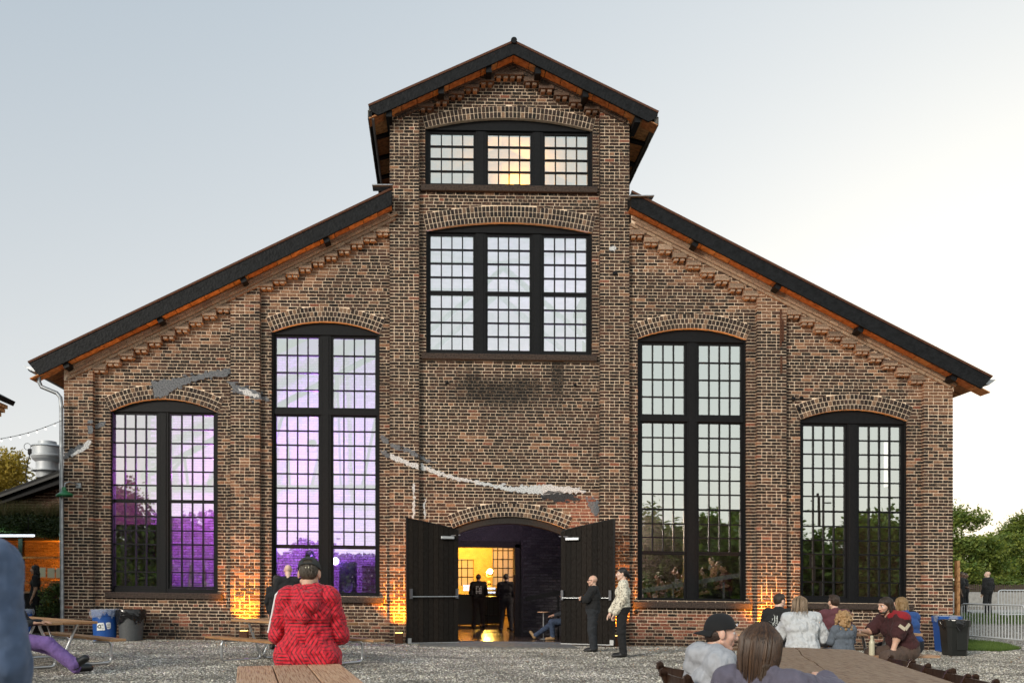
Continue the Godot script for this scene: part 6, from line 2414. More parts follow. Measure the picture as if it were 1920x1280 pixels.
func hoodie_man() -> void:
	var p := sit_pose(1.62, 0.39)
	lean_pose(p, 0.20)
	p.elL = p.shL + Vector3(0.06, -0.26, 0.12); p.elR = p.shR + Vector3(-0.06, -0.27, 0.10)
	p.wrL = p.elL + Vector3(-0.06, 0.02, 0.24); p.wrR = p.elR + Vector3(0.06, 0.02, 0.24)
	var nk: Vector3 = p.neck
	var ex := [
		cap(nk + Vector3(-0.085, 0.0, 0.0), nk + Vector3(-0.04, -0.02, -0.085), 0.046, 0.055, 1),
		cap(nk + Vector3(0.085, 0.0, 0.0), nk + Vector3(0.04, -0.02, -0.085), 0.046, 0.055, 1),
		cap(nk + Vector3(0.0, 0.005, -0.085), nk + Vector3(0.0, -0.075, -0.115), 0.058, 0.052, 1),
		cap(nk + Vector3(-0.09, 0.0, 0.02), nk + Vector3(-0.045, -0.035, 0.105), 0.042, 0.034, 1), cap(nk + Vector3(0.09, 0.0, 0.02), nk + Vector3(0.045, -0.035, 0.105), 0.042, 0.034, 1)]
	var r := person({"pose": p, "top": cloth(0.40, 0.41, 0.44, 0.35), "top_name": "hoodie", "bulk": 0.020, "top_low": true, "legs": cloth(0.03, 0.034, 0.045), "shoes": plain(0.5, 0.5, 0.5, 0.6), "hair": "nape", "hair_color": Color(0.05, 0.03, 0.02), "skin": Color(0.62, 0.37, 0.28), "hpitch": 4, "hyaw": -6, "cell": 0.010, "fine": true, "extra": ex, "crease": 0.014, "crease_f": 6.0, "hat": {"mat": cloth(0.006, 0.006, 0.007, 0.1), "back": true, "tall": 0.112}},
		"man in a pale grey hoodie and a black cap worn backwards, in profile", gp(1.775, 14.66), 90)
	# small white mark on the front of the cap
	var tm := TextMesh.new()
	tm.text = "CA"
	tm.font_size = 16
	tm.pixel_size = 0.0013
	tm.depth = 0.004
	var o := part("cap_mark", tm, plain(0.7, 0.72, 0.8, 0.6), r)
	o.transform = Transform3D(Basis(Vector3.UP, deg_to_rad(-34)), p.head + Vector3(-0.050, 0.062, 0.088))

func brown_hair_woman() -> void:
	var p := sit_pose(1.57, 0.385)
	lean_pose(p, 0.14, 0.0, 0.0)
	var back := Transform3D(Basis(Vector3.UP, deg_to_rad(146)), gp(1.72, 15.76)).affine_inverse()
	p.elR = back * Vector3(2.16, 0.83, 15.74); p.wrR = back * Vector3(2.175, 0.885, 15.55)
	p.elL = p.shL + Vector3(0.08, -0.25, 0.10); p.wrL = p.elL + Vector3(-0.08, 0.02, 0.22)
	var m := cloth(0.115, 0.105, 0.145, 0.4)
	var nk: Vector3 = p.neck
	var r := person({"pose": p, "top": m, "top_name": "overshirt", "bulk": 0.010, "slim": 0.004, "top_low": true, "legs": cloth(0.02, 0.02, 0.024), "shoes": plain(0.05, 0.04, 0.035, 0.5), "hair": "long", "hair_color": Color(0.040, 0.020, 0.011), "skin": Color(0.60, 0.36, 0.26), "hpitch": 6, "hyaw": -14, "hroll": 4, "cell": 0.010, "fine": true, "fistR": true, "crease": 0.016, "crease_f": 6.0,
		"extra": [cap(nk + Vector3(-0.06, -0.005, -0.015), nk + Vector3(0.06, -0.005, -0.015), 0.030, 0.030, 1)]},
		"woman with long brown hair and a grey violet shirt, seen from behind", gp(1.72, 15.76), 146)
	var hb := Basis.from_euler(Vector3(deg_to_rad(6), deg_to_rad(-14), deg_to_rad(4)))
	strands(r, Transform3D(hb, p.head), 260, -0.265, [Color(0.032, 0.016, 0.009), Color(0.085, 0.043, 0.021)], 0.0)

func strands(r: Node3D, xf: Transform3D, count: int, low: float, tones: Array, flare: float) -> void:
	# loose strands over the combed hair
	var g := RandomNumberGenerator.new()
	g.seed = 5
	for tone in 2:
		var mb := MB.new()
		mb.xf = xf
		for i in count:
			var a := g.randf_range(-2.3, 2.3) + PI
			var pts := []
			var w := g.randf_range(-0.12, 0.12)
			var end := g.randf_range(0.62, 1.0)
			for k in 9:
				var t := k / 8.0 * end
				var y := lerpf(0.140, low, pow(t, 1.15))
				var rr := 0.02 + 0.088 * sin(minf(1.0, t * 3.2) * PI / 2.0)
				if y < -0.05:
					rr *= 1.0 - (0.30 - flare) * (-0.05 - y) / 0.2
				var aa := a + w * t
				pts.append(Vector3(sin(aa) * rr * 1.0, y, cos(aa) * rr * 1.12 - 0.03 - 0.012 * t))
			mb.tube(pts, [0.0022, 0.0026, 0.0026, 0.0026, 0.0026, 0.0024, 0.002, 0.0015, 0.0006], 3, false)
		part("hair_strands", mb.mesh(), plain(tones[tone].r, tones[tone].g, tones[tone].b, 0.45), r)

func family(fair: Color, pale: Color, tan_: Color, black: Material, shoe: Material) -> void:
	var dark := cloth(0.025, 0.025, 0.03)
	# man in a black printed t-shirt, far bench
	var p := sit_pose(1.78, 0.45)
	lean_pose(p, 0.22)
	var tee := person({"pose": p, "top": black, "top_name": "t_shirt", "sleeve": 0.5, "bulk": 0.012, "legs": dark, "shoes": shoe, "hair": "short", "hair_color": Color(0.035, 0.02, 0.012), "skin": pale, "hyaw": -30, "hpitch": 8},
		"man in a black t-shirt with a white print, far left at the family table", gp(5.85, 6.35), 142)
	var pr := MB.new()
	var c: Vector3 = p.chest
	for i in 70:
		var x := rng.randfn(0.0, 0.055)
		var y := rng.randfn(-0.03, 0.075)
		if absf(x) > 0.12 or absf(y + 0.02) > 0.16:
			continue
		var w := rng.randf_range(0.004, 0.011)
		pr.cbox(c + Vector3(x, y, -0.135 + 0.5 * x * x * 3.0 - 0.2 * (y + 0.1) * 0.5), Vector3(w, w * 1.3, 0.012))
	for q in [[-0.02, 0.05, 0.012, 0.10], [0.02, 0.05, 0.012, 0.10], [0, 0.0, 0.05, 0.03], [0.0, -0.05, 0.02, 0.09]]:
		pr.cbox(c + Vector3(q[0], q[1] + 0.01, -0.133 - 0.1 * q[1]), Vector3(q[2], q[3], 0.012))
	part("shirt_print", pr.mesh(), plain(0.55, 0.58, 0.56, 0.8), tee)
	# woman in white, near bench
	p = sit_pose(1.70, 0.45)
	lean_pose(p, 0.20)
	p.elR = p.shR + Vector3(-0.13, -0.26, 0.06); p.wrR = p.elR + Vector3(0.05, -0.03, 0.22)
	p.elL = p.shL + Vector3(0.08, -0.24, 0.12); p.wrL = p.elL + Vector3(-0.05, 0.05, 0.24)
	var wh := person({"pose": p, "top": cloth(0.56, 0.57, 0.58, 0.35), "top_name": "blouse", "bulk": 0.030, "top_low": true, "legs": cloth(0.05, 0.05, 0.06), "shoes": shoe, "hair": "shag", "hair_color": Color(0.20, 0.135, 0.085), "skin": fair, "hyaw": -22, "hpitch": 10, "cell": 0.014, "fine": true, "crease": 0.018, "crease_f": 6.0},
		"woman with shoulder-length hair in a loose white blouse, seen from behind", gp(5.40, 8.28), 172)
	strands(wh, Transform3D(Basis.from_euler(Vector3(deg_to_rad(10), deg_to_rad(-22), 0)), p.head), 110, -0.20, [Color(0.15, 0.10, 0.06), Color(0.32, 0.225, 0.14)], 0.75)
	# curly child
	p = sit_pose(1.18, 0.47)
	p.chest += Vector3(0, 0.02, 0)
	person({"pose": p, "top": cloth(0.115, 0.135, 0.165, 0.3), "top_name": "jumper", "bulk": 0.022, "top_low": true, "legs": cloth(0.16, 0.17, 0.21), "shoes": shoe, "hair": "curly", "hair_color": Color(0.36, 0.215, 0.095), "skin": pale, "head_scale": 1.14, "cell": 0.012, "fine": true, "crease": 0.010},
		"child with blond curls in a grey blue jumper at the family table", gp(5.98, 8.30), 188)
	# maroon shirt, far bench, back to us
	p = sit_pose(1.74, 0.45)
	lean_pose(p, 0.10)
	person({"pose": p, "top": cloth(0.115, 0.035, 0.045, 0.3), "top_name": "shirt", "sleeve": 0.5, "bulk": 0.018, "legs": dark, "shoes": shoe, "hair": "short", "hair_color": Color(0.032, 0.017, 0.011), "skin": fair, "hyaw": 12},
		"man with short dark hair in a maroon shirt, seen from behind", gp(6.88, 6.28), 176)
	jersey_man(fair)
	# blue shirt behind him
	p = sit_pose(1.76, 0.45)
	lean_pose(p, 0.28)
	p.elL = p.shL + Vector3(0.26, -0.12, -0.06); p.wrL = Vector3(0.22, 0.62, -0.02)
	p.elR = p.shR + Vector3(-0.10, -0.22, 0.12); p.wrR = p.elR + Vector3(0.05, -0.10, 0.20)
	person({"pose": p, "top": cloth(0.022, 0.075, 0.25), "top_name": "t_shirt", "sleeve": 0.5, "bulk": 0.012, "legs": dark, "shoes": shoe, "hair": "shag", "hair_color": Color(0.22, 0.135, 0.055), "skin": fair, "hyaw": 5},
		"person in a blue t-shirt with the elbow out, behind the dark jersey", gp(7.62, 7.2), -165)

func jersey_man(fair: Color) -> void:
	var p := sit_pose(1.84, 0.45)
	lean_pose(p, 0.42)
	p.elL = p.shL + Vector3(0.02, -0.28, 0.10); p.wrL = p.elL + Vector3(-0.02, -0.22, 0.06)
	p.elR = p.shR + Vector3(-0.06, -0.20, 0.20); p.wrR = p.elR + Vector3(0.10, 0.02, 0.22)
	p.knL = Vector3(0.20, 0.46, 0.42); p.anL = Vector3(0.20, 0.085, 0.30); p.toL = Vector3(0.26, 0.035, 0.46)
	p.knR = Vector3(-0.22, 0.48, 0.36); p.anR = Vector3(-0.30, 0.085, 0.30); p.toR = Vector3(-0.32, 0.035, 0.46)
	var sh: Vector3 = p.shL
	var r := person({"pose": p, "top": cloth(0.050, 0.012, 0.013), "top_name": "jersey", "sleeve": 0.5, "bulk": 0.030, "legs": cloth(0.095, 0.06, 0.045), "leg_bulk": 0.02, "shoes": plain(0.03, 0.025, 0.02, 0.5), "hair": "shag", "hair_color": Color(0.030, 0.016, 0.010), "beard": true, "skin": fair, "hpitch": 10, "hyaw": 4, "cell": 0.013, "fine": true, "crease": 0.012,
		"group5": ["red_yoke", cloth(0.28, 0.008, 0.014)], "off5": 0.012,
		"extra": [cap((p.neck as Vector3).lerp(sh, 0.35) + Vector3(0, 0.0, 0.01), sh + Vector3(0.01, 0.012, 0.0), 0.076, 0.082, 5)]},
		"man with shoulder-length hair in a dark jersey with a red yoke, leaning on the table", gp(6.98, 8.12), -84)
	var mb := MB.new()
	var el: Vector3 = p.elL
	var a := sh.lerp(el, 0.38) + Vector3(0.098, 0.0, 0)
	mb.bar(a + Vector3(0.0, 0.05, -0.075), a + Vector3(0.012, -0.035, 0.0), 0.012, 0.045, Vector3.UP)
	mb.bar(a + Vector3(0.012, -0.035, 0.0), a + Vector3(0.0, 0.03, 0.085), 0.012, 0.045, Vector3.UP)
	part("cream_chevron", mb.mesh(), plain(0.52, 0.45, 0.34, 0.8), r)

func crowd(fair: Color, tan_: Color, black: Material, black2: Material, shoe: Material) -> void:
	# silhouettes past the door
	var floor_y := 0.035
	var spots := [[897, 55.5, 180, 1.84, "buzz", "silhouetted man with a white back print standing past the door"], [949, 60, 175, 1.82, "buzz", "silhouetted man right of the one with the back print, past the door"], [967, 57, 190, 1.84, "buzz", "silhouetted man half hidden by the inner door post"], [917, 44, 190, 1.66, "short", "smaller silhouette between the two big ones past the door"], [935, 42, 160, 1.60, "shag", "small silhouette with loose hair farthest inside"]]
	for q in spots:
		var z: float = EYEZ - FOCAL / q[1]
		var x: float = (q[0] - CX) / q[1]
		var p := stand_pose(q[3])
		p.anL.x += 0.04; p.anR.x -= 0.04; p.toL.x += 0.06; p.toR.x -= 0.06
		p.wrL = Vector3(0.10, 1.0, 0.22) * p.s; p.wrR = Vector3(-0.12, 1.02, 0.20) * p.s
		var r := person({"pose": p, "top": black, "bulk": 0.02, "legs": cloth(0.04, 0.035, 0.03) if q[0] == 897 else black2, "shoes": shoe, "hair": q[4], "skin": tan_, "cell": 0.024}, q[5], Vector3(x, floor_y + G(x), z), q[2], "")
		if q[0] == 897:
			var mb := MB.new()
			var c: Vector3 = p.chest
			for row in 5:
				for k in 4:
					if rng.randf() < 0.8:
						mb.cbox(c + Vector3(-0.075 + 0.05 * k, 0.07 - row * 0.055, -0.155), Vector3(0.034, 0.034, 0.01))
			part("back_print", mb.mesh(), plain(0.5, 0.5, 0.5, 0.8), r)
	# man resting on the floor of the entrance
	var p := sit_pose(1.76, 0.42)
	p.knR = Vector3(-0.10, 0.42, 0.42); p.anR = Vector3(-0.12, 0.10, 0.86); p.toR = Vector3(-0.14, 0.20, 0.98)
	lean_pose(p, 0.12)
	person({"pose": p, "top": cloth(0.02, 0.025, 0.032), "legs": cloth(0.035, 0.055, 0.10), "shoes": plain(0.30, 0.19, 0.09, 0.6), "hair": "short", "beard": true, "skin": tan_, "cell": 0.02, "hat": {"mat": black, "back": false}}, "seated man in jeans just inside the door on the right", Vector3(3.55, floor_y + G(3.5), -1.35), -95)
	# audience on the bleachers behind the right inner window
	var seeds := []
	var tops := [cloth(0.10, 0.02, 0.025), cloth(0.02, 0.022, 0.028), cloth(0.05, 0.05, 0.055), cloth(0.16, 0.07, 0.03), cloth(0.018, 0.016, 0.016)]
	var hairs := ["short", "shag", "short", "long", "buzz"]
	var hc := [Color(0.03, 0.018, 0.012), Color(0.12, 0.06, 0.03), Color(0.02, 0.014, 0.012), Color(0.05, 0.028, 0.015), Color(0.20, 0.18, 0.16)]
	var words := ["in a red top", "in black", "in grey", "in an orange brown top", "in dark clothes"]
	var protos := []
	var cnt := 0
	for row in 4:
		for k in 6:
			var x := 5.30 + 0.50 * k + rng.randf_range(-0.06, 0.06) + 0.12 * row
			var z := -1.15 - 0.72 * row
			var seat := 0.36 + 0.17 * k + 0.10 * row
			var v := (cnt * 3 + row) % 5
			var r: Node3D
			var at := Vector3(x, floor_y + G(x) + seat - 0.45, z)
			var label := "spectator %s on the bleachers, %s row, %s" % [words[v], ["front", "second", "third", "rear"][row], ["lowest seat", "second seat up", "third seat up", "fourth seat up", "fifth seat up", "highest seat"][k]]
			if protos.size() <= v:
				while protos.size() <= v:
					protos.append(null)
			if protos[v] == null:
				var q := sit_pose(1.74, 0.45)
				lean_pose(q, 0.15)
				r = person({"pose": q, "top": tops[v], "sleeve": 0.5 if v % 2 == 0 else 1.0, "bulk": 0.014, "legs": black2, "shoes": shoe, "hair": hairs[v], "hair_color": hc[v], "skin": fair if v != 2 else tan_, "cell": 0.026}, label, at, -95, "spectators on the bleachers")
				protos[v] = r
			else:
				r = protos[v].duplicate()
				r.name = numbered("person")
				add_child(r)
				r.position = at
				r.set_meta("label", label)
				r.rotation.y = deg_to_rad(-95 + rng.randf_range(-20, 20))
			cnt += 1

# ================= inside the hall =================
func omni(parent: Node, at: Vector3, c: Color, e: float, size := 0.1) -> OmniLight3D:
	var l := OmniLight3D.new()
	l.name = "light"
	parent.add_child(l, true)
	l.position = at
	l.light_color = c
	l.light_energy = e
	l.light_size = size
	l.omni_range = 40
	l.omni_attenuation = 2
	l.shadow_enabled = true
	return l

func inner_bricks(parent: Node, x0: float, x1: float, y0: float, y1: float, z: float, c0: Color, c1: Color, holes: Array = []) -> void:
	var um := MB.new()
	um.bbox(Vector3.ZERO, Vector3(0.226, 0.064, 0.03), 0.004)
	var xfs := []
	var cols := PackedColorArray()
	var r := 0
	var y := y0
	while y < y1:
		var x := x0 + (0.12 if r % 2 == 0 else 0.0)
		while x < x1 - 0.2:
			var inside := false
			for h in holes:
				if x + 0.226 > h[0] and x < h[1] and y + 0.03 > h[2] and y - 0.03 < h[3]:
					inside = true
			if not inside:
				xfs.append(Transform3D(Basis(), Vector3(x + 0.113, y + 0.04 + G(x), z + 0.004 + rng.randf_range(-0.003, 0.003))))
				cols.append(c0.lerp(c1, rng.randf()))
			x += 0.242
		y += CP
		r += 1
	multi("inner_brickwork", um.mesh(), M.brick_clean, parent, xfs, cols)

func inner_bricks_side(parent: Node, x: float, z0: float, z1: float, y0: float, y1: float) -> void:
	# the same bricks on the flank of the inner pier
	var um := MB.new()
	um.bbox(Vector3.ZERO, Vector3(0.03, 0.064, 0.226), 0.004)
	var xfs := []
	var cols := PackedColorArray()
	var r := 0
	var y := y0
	while y < y1:
		var z := z0 + (0.12 if r % 2 == 0 else 0.0)
		while z < z1 - 0.2:
			for xx in [x, x - 0.36]:
				xfs.append(Transform3D(Basis(), Vector3(xx + 0.004, y + 0.04 + G(x), z + 0.113)))
				cols.append(Color(0.55, 0.36, 0.38).lerp(Color(0.34, 0.22, 0.24), rng.randf()))
			z += 0.242
		y += CP
		r += 1
	multi("inner_brickwork", um.mesh(), M.brick_clean, parent, xfs, cols)

func interior() -> void:
	var L: float = zone_u[0] + 0.36
	var R: float = zone_u[11] - 0.36
	var zb := -18.0
	var fl := MB.new()
	fl.lean = true
	fl.box(Vector3(L, -0.3, zb), Vector3(R, 0.03, -0.352))
	M.floor = plain(0.075, 0.055, 0.045, 0.17)
	M.white_wall = textured(plain(0.50, 0.47, 0.46, 0.9), M.t_cloth, Vector3(0.5, 0.5, 0.5), M.t_grain_n)
	M.dark_wall = textured(plain(0.045, 0.04, 0.042, 0.85), M.t_cloth, Vector3(0.5, 0.5, 0.5), M.t_grain_n)
	part("interior_floor", fl.mesh(), M.floor, hall_root)
	M.inner_mortar = plain(0.15, 0.115, 0.115, 0.95)
	# cross wall behind the left windows, painted white
	var mb := MB.new()
	mb.lean = true
	mb.prism(PackedVector2Array([Vector2(L - 0.01, 0.03), Vector2(-1.15, 0.03), Vector2(-1.15, roofL[0] * -1.15 + roofL[1]), Vector2(L - 0.01, roofL[0] * L + roofL[1])]), -5.3, -5.0)
	mb.box(Vector3(-1.45, 0.03, -5.0), Vector3(-1.15, 9.0, -0.36))
	mb.box(Vector3(-5.55, 0.03, -3.0), Vector3(-5.20, 8.0, -0.36))
	var cw := part("cross_wall", mb.mesh(), M.inner_mortar, hall_root)
	inner_bricks(cw, L, -1.5, 0.04, 8.5, -4.99, Color(0.66, 0.60, 0.60), Color(0.46, 0.38, 0.39))
	inner_bricks_side(cw, -5.195, -3.0, -0.4, 0.04, 7.9)
	# added white cross wall high in the middle bay, brightens its windows; and its floor
	mb = MB.new()
	mb.lean = true
	mb.box(Vector3(-1.0, 4.2, -6.2), Vector3(4.8, 14.6, -6.0))
	mb.box(Vector3(-1.15, 3.7, -6.0), Vector3(4.95, 3.9, -0.36))
	mb.box(Vector3(-1.3, 3.9, -6.0), Vector3(-1.15, 10.6, -0.36))
	mb.box(Vector3(4.95, 3.9, -6.0), Vector3(5.1, 10.6, -0.36))
	mb.box(Vector3(-1.15, 10.35, -6.0), Vector3(4.95, 10.5, -0.36))  # unseen slab, keeps the yellow lamp off the middle window
	part("added_upper_wall", mb.mesh(), M.white_wall, hall_root)
	# roof trusses seen through the glass
	for z in [-4.2]:
		var tr := MB.new()
		tr.lean = true
		tr.bar(Vector3(L, 4.6, z), Vector3(-1.4, 8.6, z), 0.10, 0.16)
		tr.bar(Vector3(L, 4.3, z), Vector3(-1.4, 4.4, z), 0.09, 0.14)
		for k in 5:
			var x := lerpf(L + 0.5, -2.2, k / 4.0)
			var yt := lerpf(4.6, 8.6, (x - L) / (-1.4 - L))
			tr.bar(Vector3(x, 4.35, z), Vector3(x + 0.8, yt + 0.35, z), 0.07, 0.09)
			tr.bar(Vector3(x + 0.9, 4.35, z), Vector3(x + 0.8, yt + 0.35, z), 0.06, 0.07)
		part("roof_truss", tr.mesh(), M.black, hall_root)
	var tt := MB.new()
	for z in [-2.0, -4.0]:
		tt.bar(Vector3(-1.1, 7.6, z), Vector3(1.9, 10.2, z), 0.08, 0.14)
		tt.bar(Vector3(4.9, 7.6, z), Vector3(1.9, 10.2, z), 0.08, 0.14)
		tt.bar(Vector3(-1.1, 10.4, z), Vector3(4.9, 10.4, z), 0.08, 0.14)
	part("roof_truss", tt.mesh(), M.zinc, hall_root)
	mb = MB.new()
	mb.lean = true
	for sd in [-1.0, 1.0]:
		mb.prism(PackedVector2Array([Vector2(1.93, 14.28), Vector2(1.93 + sd * 2.9, 12.75), Vector2(1.93 + sd * 2.9, 12.70), Vector2(1.93, 14.23)]), -6.0, -0.36)
	mb.prism(PackedVector2Array([Vector2(-0.9, 10.5), Vector2(4.75, 10.5), Vector2(4.75, 12.72), Vector2(1.93, 14.24), Vector2(-0.9, 12.72)]), -3.4, -3.2)  # white wall added behind the top window to catch the yellow lamp
	part("upper_ceiling", mb.mesh(), M.white_wall, hall_root)
	# entrance: dark painted brick, an inner opening to the lit room
	mb = MB.new()
	mb.lean = true
	mb.box(Vector3(2.42, 0.03, -3.3), Vector3(4.95, 3.7, -3.0))
	mb.box(Vector3(-1.15, 2.62, -3.3), Vector3(2.42, 3.7, -3.0))
	mb.box(Vector3(-1.15, 0.03, -3.3), Vector3(0.35, 2.62, -3.0))
	mb.box(Vector3(4.75, 0.03, -3.0), Vector3(4.95, 3.7, -0.36))
	var ew := part("entrance_wall", mb.mesh(), M.dark_wall, hall_root)
	inner_bricks(ew, 2.55, 4.7, 0.04, 3.6, -2.99, Color(0.10, 0.095, 0.10), Color(0.045, 0.042, 0.05))
	mb = MB.new()
	mb.lean = true
	mb.box(Vector3(2.30, 0.03, -3.34), Vector3(2.44, 2.66, -2.93))
	mb.box(Vector3(0.2, 2.56, -3.34), Vector3(2.44, 2.74, -2.93))
	part("inner_door_frame", mb.mesh(), M.black_wood, hall_root)
	mb = MB.new()
	mb.lean = true
	mb.bar(Vector3(2.5, 1.10, -2.0), Vector3(4.7, 1.55, -2.0), 0.06, 0.13)
	mb.bar(Vector3(3.4, 0.03, -2.0), Vector3(3.4, 1.3, -2.0), 0.05, 0.05)
	part("stair_rail", mb.mesh(), M.black, hall_root)
	# rear wall of the hall, with windows to the dusk behind
	mb = MB.new()
	mb.lean = true
	var holes := [[1.0, 1.85, 1.5, 2.75], [2.75, 3.75, 1.5, 6.0], [4.05, 4.95, 1.5, 6.0], [-0.6, 0.5, 1.5, 6.0]]
	mb.box(Vector3(L, 0.03, zb - 0.3), Vector3(-1.2, 6.0, zb))
	var xs := [-1.2]
	for h in [holes[3], holes[0], holes[1], holes[2]]:
		mb.box(Vector3(xs[-1], 0.03, zb - 0.3), Vector3(h[0], 14.0, zb))
		mb.box(Vector3(h[0], 0.03, zb - 0.3), Vector3(h[1], h[2], zb))
		mb.box(Vector3(h[0], h[3], zb - 0.3), Vector3(h[1], 14.0, zb))
		xs.append(h[1])
	mb.box(Vector3(xs[-1], 0.03, zb - 0.3), Vector3(5.0, 14.0, zb))
	mb.box(Vector3(5.0, 0.03, zb - 0.3), Vector3(R, 6.0, zb))
	mb.prism(PackedVector2Array([Vector2(L, 6.0), Vector2(-1.2, 6.0), Vector2(-1.2, roofL[0] * -1.2 + roofL[1]), Vector2(L, roofL[0] * L + roofL[1])]), zb - 0.3, zb)
	mb.prism(PackedVector2Array([Vector2(5.0, 6.0), Vector2(R, 6.0), Vector2(R, roofR[0] * R + roofR[1]), Vector2(5.0, roofR[0] * 5.0 + roofR[1])]), zb - 0.3, zb)
	part("rear_wall", mb.mesh(), M.white_wall, hall_root)
	var gb := MB.new()
	for h in holes:
		var n := 4 if h[3] > 3 else 3
		for k in range(0, n + 1):
			gb.box(Vector3(lerpf(h[0], h[1], float(k) / n) - 0.02, h[2], zb - 0.16), Vector3(lerpf(h[0], h[1], float(k) / n) + 0.02, h[3], zb - 0.12))
		var y: float = h[2]
		while y < h[3]:
			gb.box(Vector3(h[0], y - 0.02, zb - 0.158), Vector3(h[1], y + 0.02, zb - 0.122))
			y += 0.42
	M.dusk_pane = plain(0.40, 0.42, 0.22, 0.7)
	M.dusk_pane.backlight_enabled = true
	M.dusk_pane.backlight = Color(0.85, 0.85, 0.85)
	for h in holes:
		var pm := MB.new()
		pm.quad(Vector3(h[0], h[2], zb - 0.14), Vector3(h[1], h[2], zb - 0.14), Vector3(h[1], h[3], zb - 0.14), Vector3(h[0], h[3], zb - 0.14))
		part("rear_pane", pm.mesh(), M.dusk_pane, hall_root)
	part("rear_window_bars", gb.mesh(), M.black, hall_root)
	# --- lamps ---
	# purple lamps behind the left windows, some of them unseen
	M.lamp_purple = glow(0.75, 0.55, 1.0, 14.0)
	M.lamp_magenta = glow(1.0, 0.35, 0.85, 6.0)
	stage_lamp("round stage lamp shining white violet in the left inner window", P(628, 1052, -2.6), Vector3(0.1, 0.15, 1), M.lamp_purple, Color(0.60, 0.36, 1.0), 4.5, Vector3(0, 0.1, 0.35))
	stage_lamp("black stage lamp turned to the purple wall in the left inner window", P(580, 1040, -2.4), Vector3(0.15, 0.4, -1), M.lamp_magenta, Color(0.62, 0.38, 1.0), 4.5, Vector3(0, 0.05, -0.3))
	stage_lamp("unseen lamp high up behind the left inner window, lighting the wall lilac", Vector3(-3.4, 5.4, -2.2), Vector3(0.0, 0.3, -1.0), M.lamp_magenta, Color(0.70, 0.42, 1.0), 22.0, Vector3(0.0, 0.1, -0.3))  # out of view, lights the inner wall lilac
	stage_lamp("unseen lamp on the floor behind the left outer window, tinting the wall violet", Vector3(-7.4, 0.55, -2.6), Vector3(0.2, 1.0, -0.9), M.lamp_magenta, Color(0.45, 0.30, 1.0), 1.8, Vector3(0.05, 0.25, -0.25))  # out of view, tints the wall violet from below
	stage_lamp("unseen lamp high up behind the left outer window, lighting the wall purple", Vector3(-6.2, 4.3, -2.2), Vector3(0.2, 0.5, -1.0), M.lamp_magenta, Color(0.84, 0.44, 1.0), 18.0, Vector3(0.05, 0.1, -0.3))  # out of view, lights the brick behind this window
	var sp := thing("loudspeaker", "tall black loudspeaker box inside the left inner window", "loudspeaker", Vector3(-2.45, 0.03 + G(-2.45), -2.6))
	mb = MB.new()
	mb.bbox(Vector3(0, 1.02, 0), Vector3(0.46, 2.04, 0.45), 0.02)
	part("cabinet", mb.mesh(), M.black_plastic, sp)
	mb = MB.new()
	mb.lathe([Vector2(0.001, 0), Vector2(0.15, 0.02), Vector2(0.17, 0.03)], 20)
	for k in 2:
		var o := part("speaker_cone", mb.mesh(), M.grey_plastic, sp)
		o.transform = Transform3D(Basis(Vector3.RIGHT, PI / 2), Vector3(0, 0.6 + 0.75 * k, 0.225))
	# brick stub in the same window
	mb = MB.new()
	mb.lean = true
	mb.box(Vector3(-2.05, 0.03, -3.0), Vector3(-1.5, 2.0, -2.6))
	var stub := part("brick_pier", mb.mesh(), M.white_wall, hall_root)
	inner_bricks(stub, -2.05, -1.5, 0.04, 1.98, -2.59, Color(0.40, 0.28, 0.30), Color(0.22, 0.15, 0.16))
	# dark pleated panel, placed to darken the left outer window low down
	mb = MB.new()
	for k in 14:
		var x := -8.75 + 0.10 * k
		mb.quad(Vector3(x, 0.03, -1.5 + 0.05 * (k % 2)), Vector3(x + 0.10, 0.03, -1.5 + 0.05 * ((k + 1) % 2)), Vector3(x + 0.10, 3.1, -1.5 + 0.05 * ((k + 1) % 2)), Vector3(x, 3.1, -1.5 + 0.05 * (k % 2)))
	solo("dark_panel", mb.mesh(), M.black_plastic, "black pleated panel low behind the left outer window, darkening its panes", "curtain")
	# step ladder behind the left outer window
	var ld := thing("step_ladder", "pale step ladder inside the left outer window", "ladder", Vector3(-6.35, 0.03 + G(-6.35), -1.4), 0.3)
	mb = MB.new()
	for sd in [-1.0, 1.0]:
		mb.bar(Vector3(sd * 0.30, 0, 0.1), Vector3(sd * 0.16, 1.9, 0), 0.05, 0.03)
		mb.bar(Vector3(sd * 0.34, 0, -0.75), Vector3(sd * 0.18, 1.85, -0.03), 0.04, 0.03)
	part("rails", mb.mesh(), plain(0.6, 0.58, 0.56, 0.5), ld)
	for k in 6:
		mb = MB.new()
		var t := (k + 1) / 7.0
		mb.bbox(Vector3(0, t * 1.9, 0.1 * (1 - t)), Vector3(2.0 * lerpf(0.30, 0.16, t), 0.03, 0.09), 0.004)
		part("rung", mb.mesh(), plain(0.6, 0.58, 0.56, 0.5), ld)
	# the orange lit room past the entrance
	M.lamp_yellow = glow(1.0, 0.80, 0.30, 25.0)
	stage_lamp("bright yellow stage lamp glaring in the room past the door", P(919, 1071, -14.0), Vector3(-0.15, 0.0, 1), M.lamp_yellow, Color(1.0, 0.76, 0.30), 16.0, Vector3(-0.15, 0.0, 0.3))
	stage_lamp("unseen yellow lamp turned to the rear wall of the hall, lighting it", Vector3(1.4, 3.9, -15.0), Vector3(0, 0.1, -1), M.lamp_yellow, Color(1.0, 0.62, 0.15), 24.0, Vector3(0, 0, -0.3))  # unseen, placed to light the rear wall yellow
	stage_lamp("unseen lamp above the entrance passage, lighting its dark brick wall", Vector3(0.9, 3.35, -1.0), Vector3(0.9, -0.35, -0.5), M.lamp_purple, Color(0.92, 0.84, 1.0), 0.8, Vector3(0.3, -0.12, -0.15))  # unseen lamp placed to light the brick of the passage
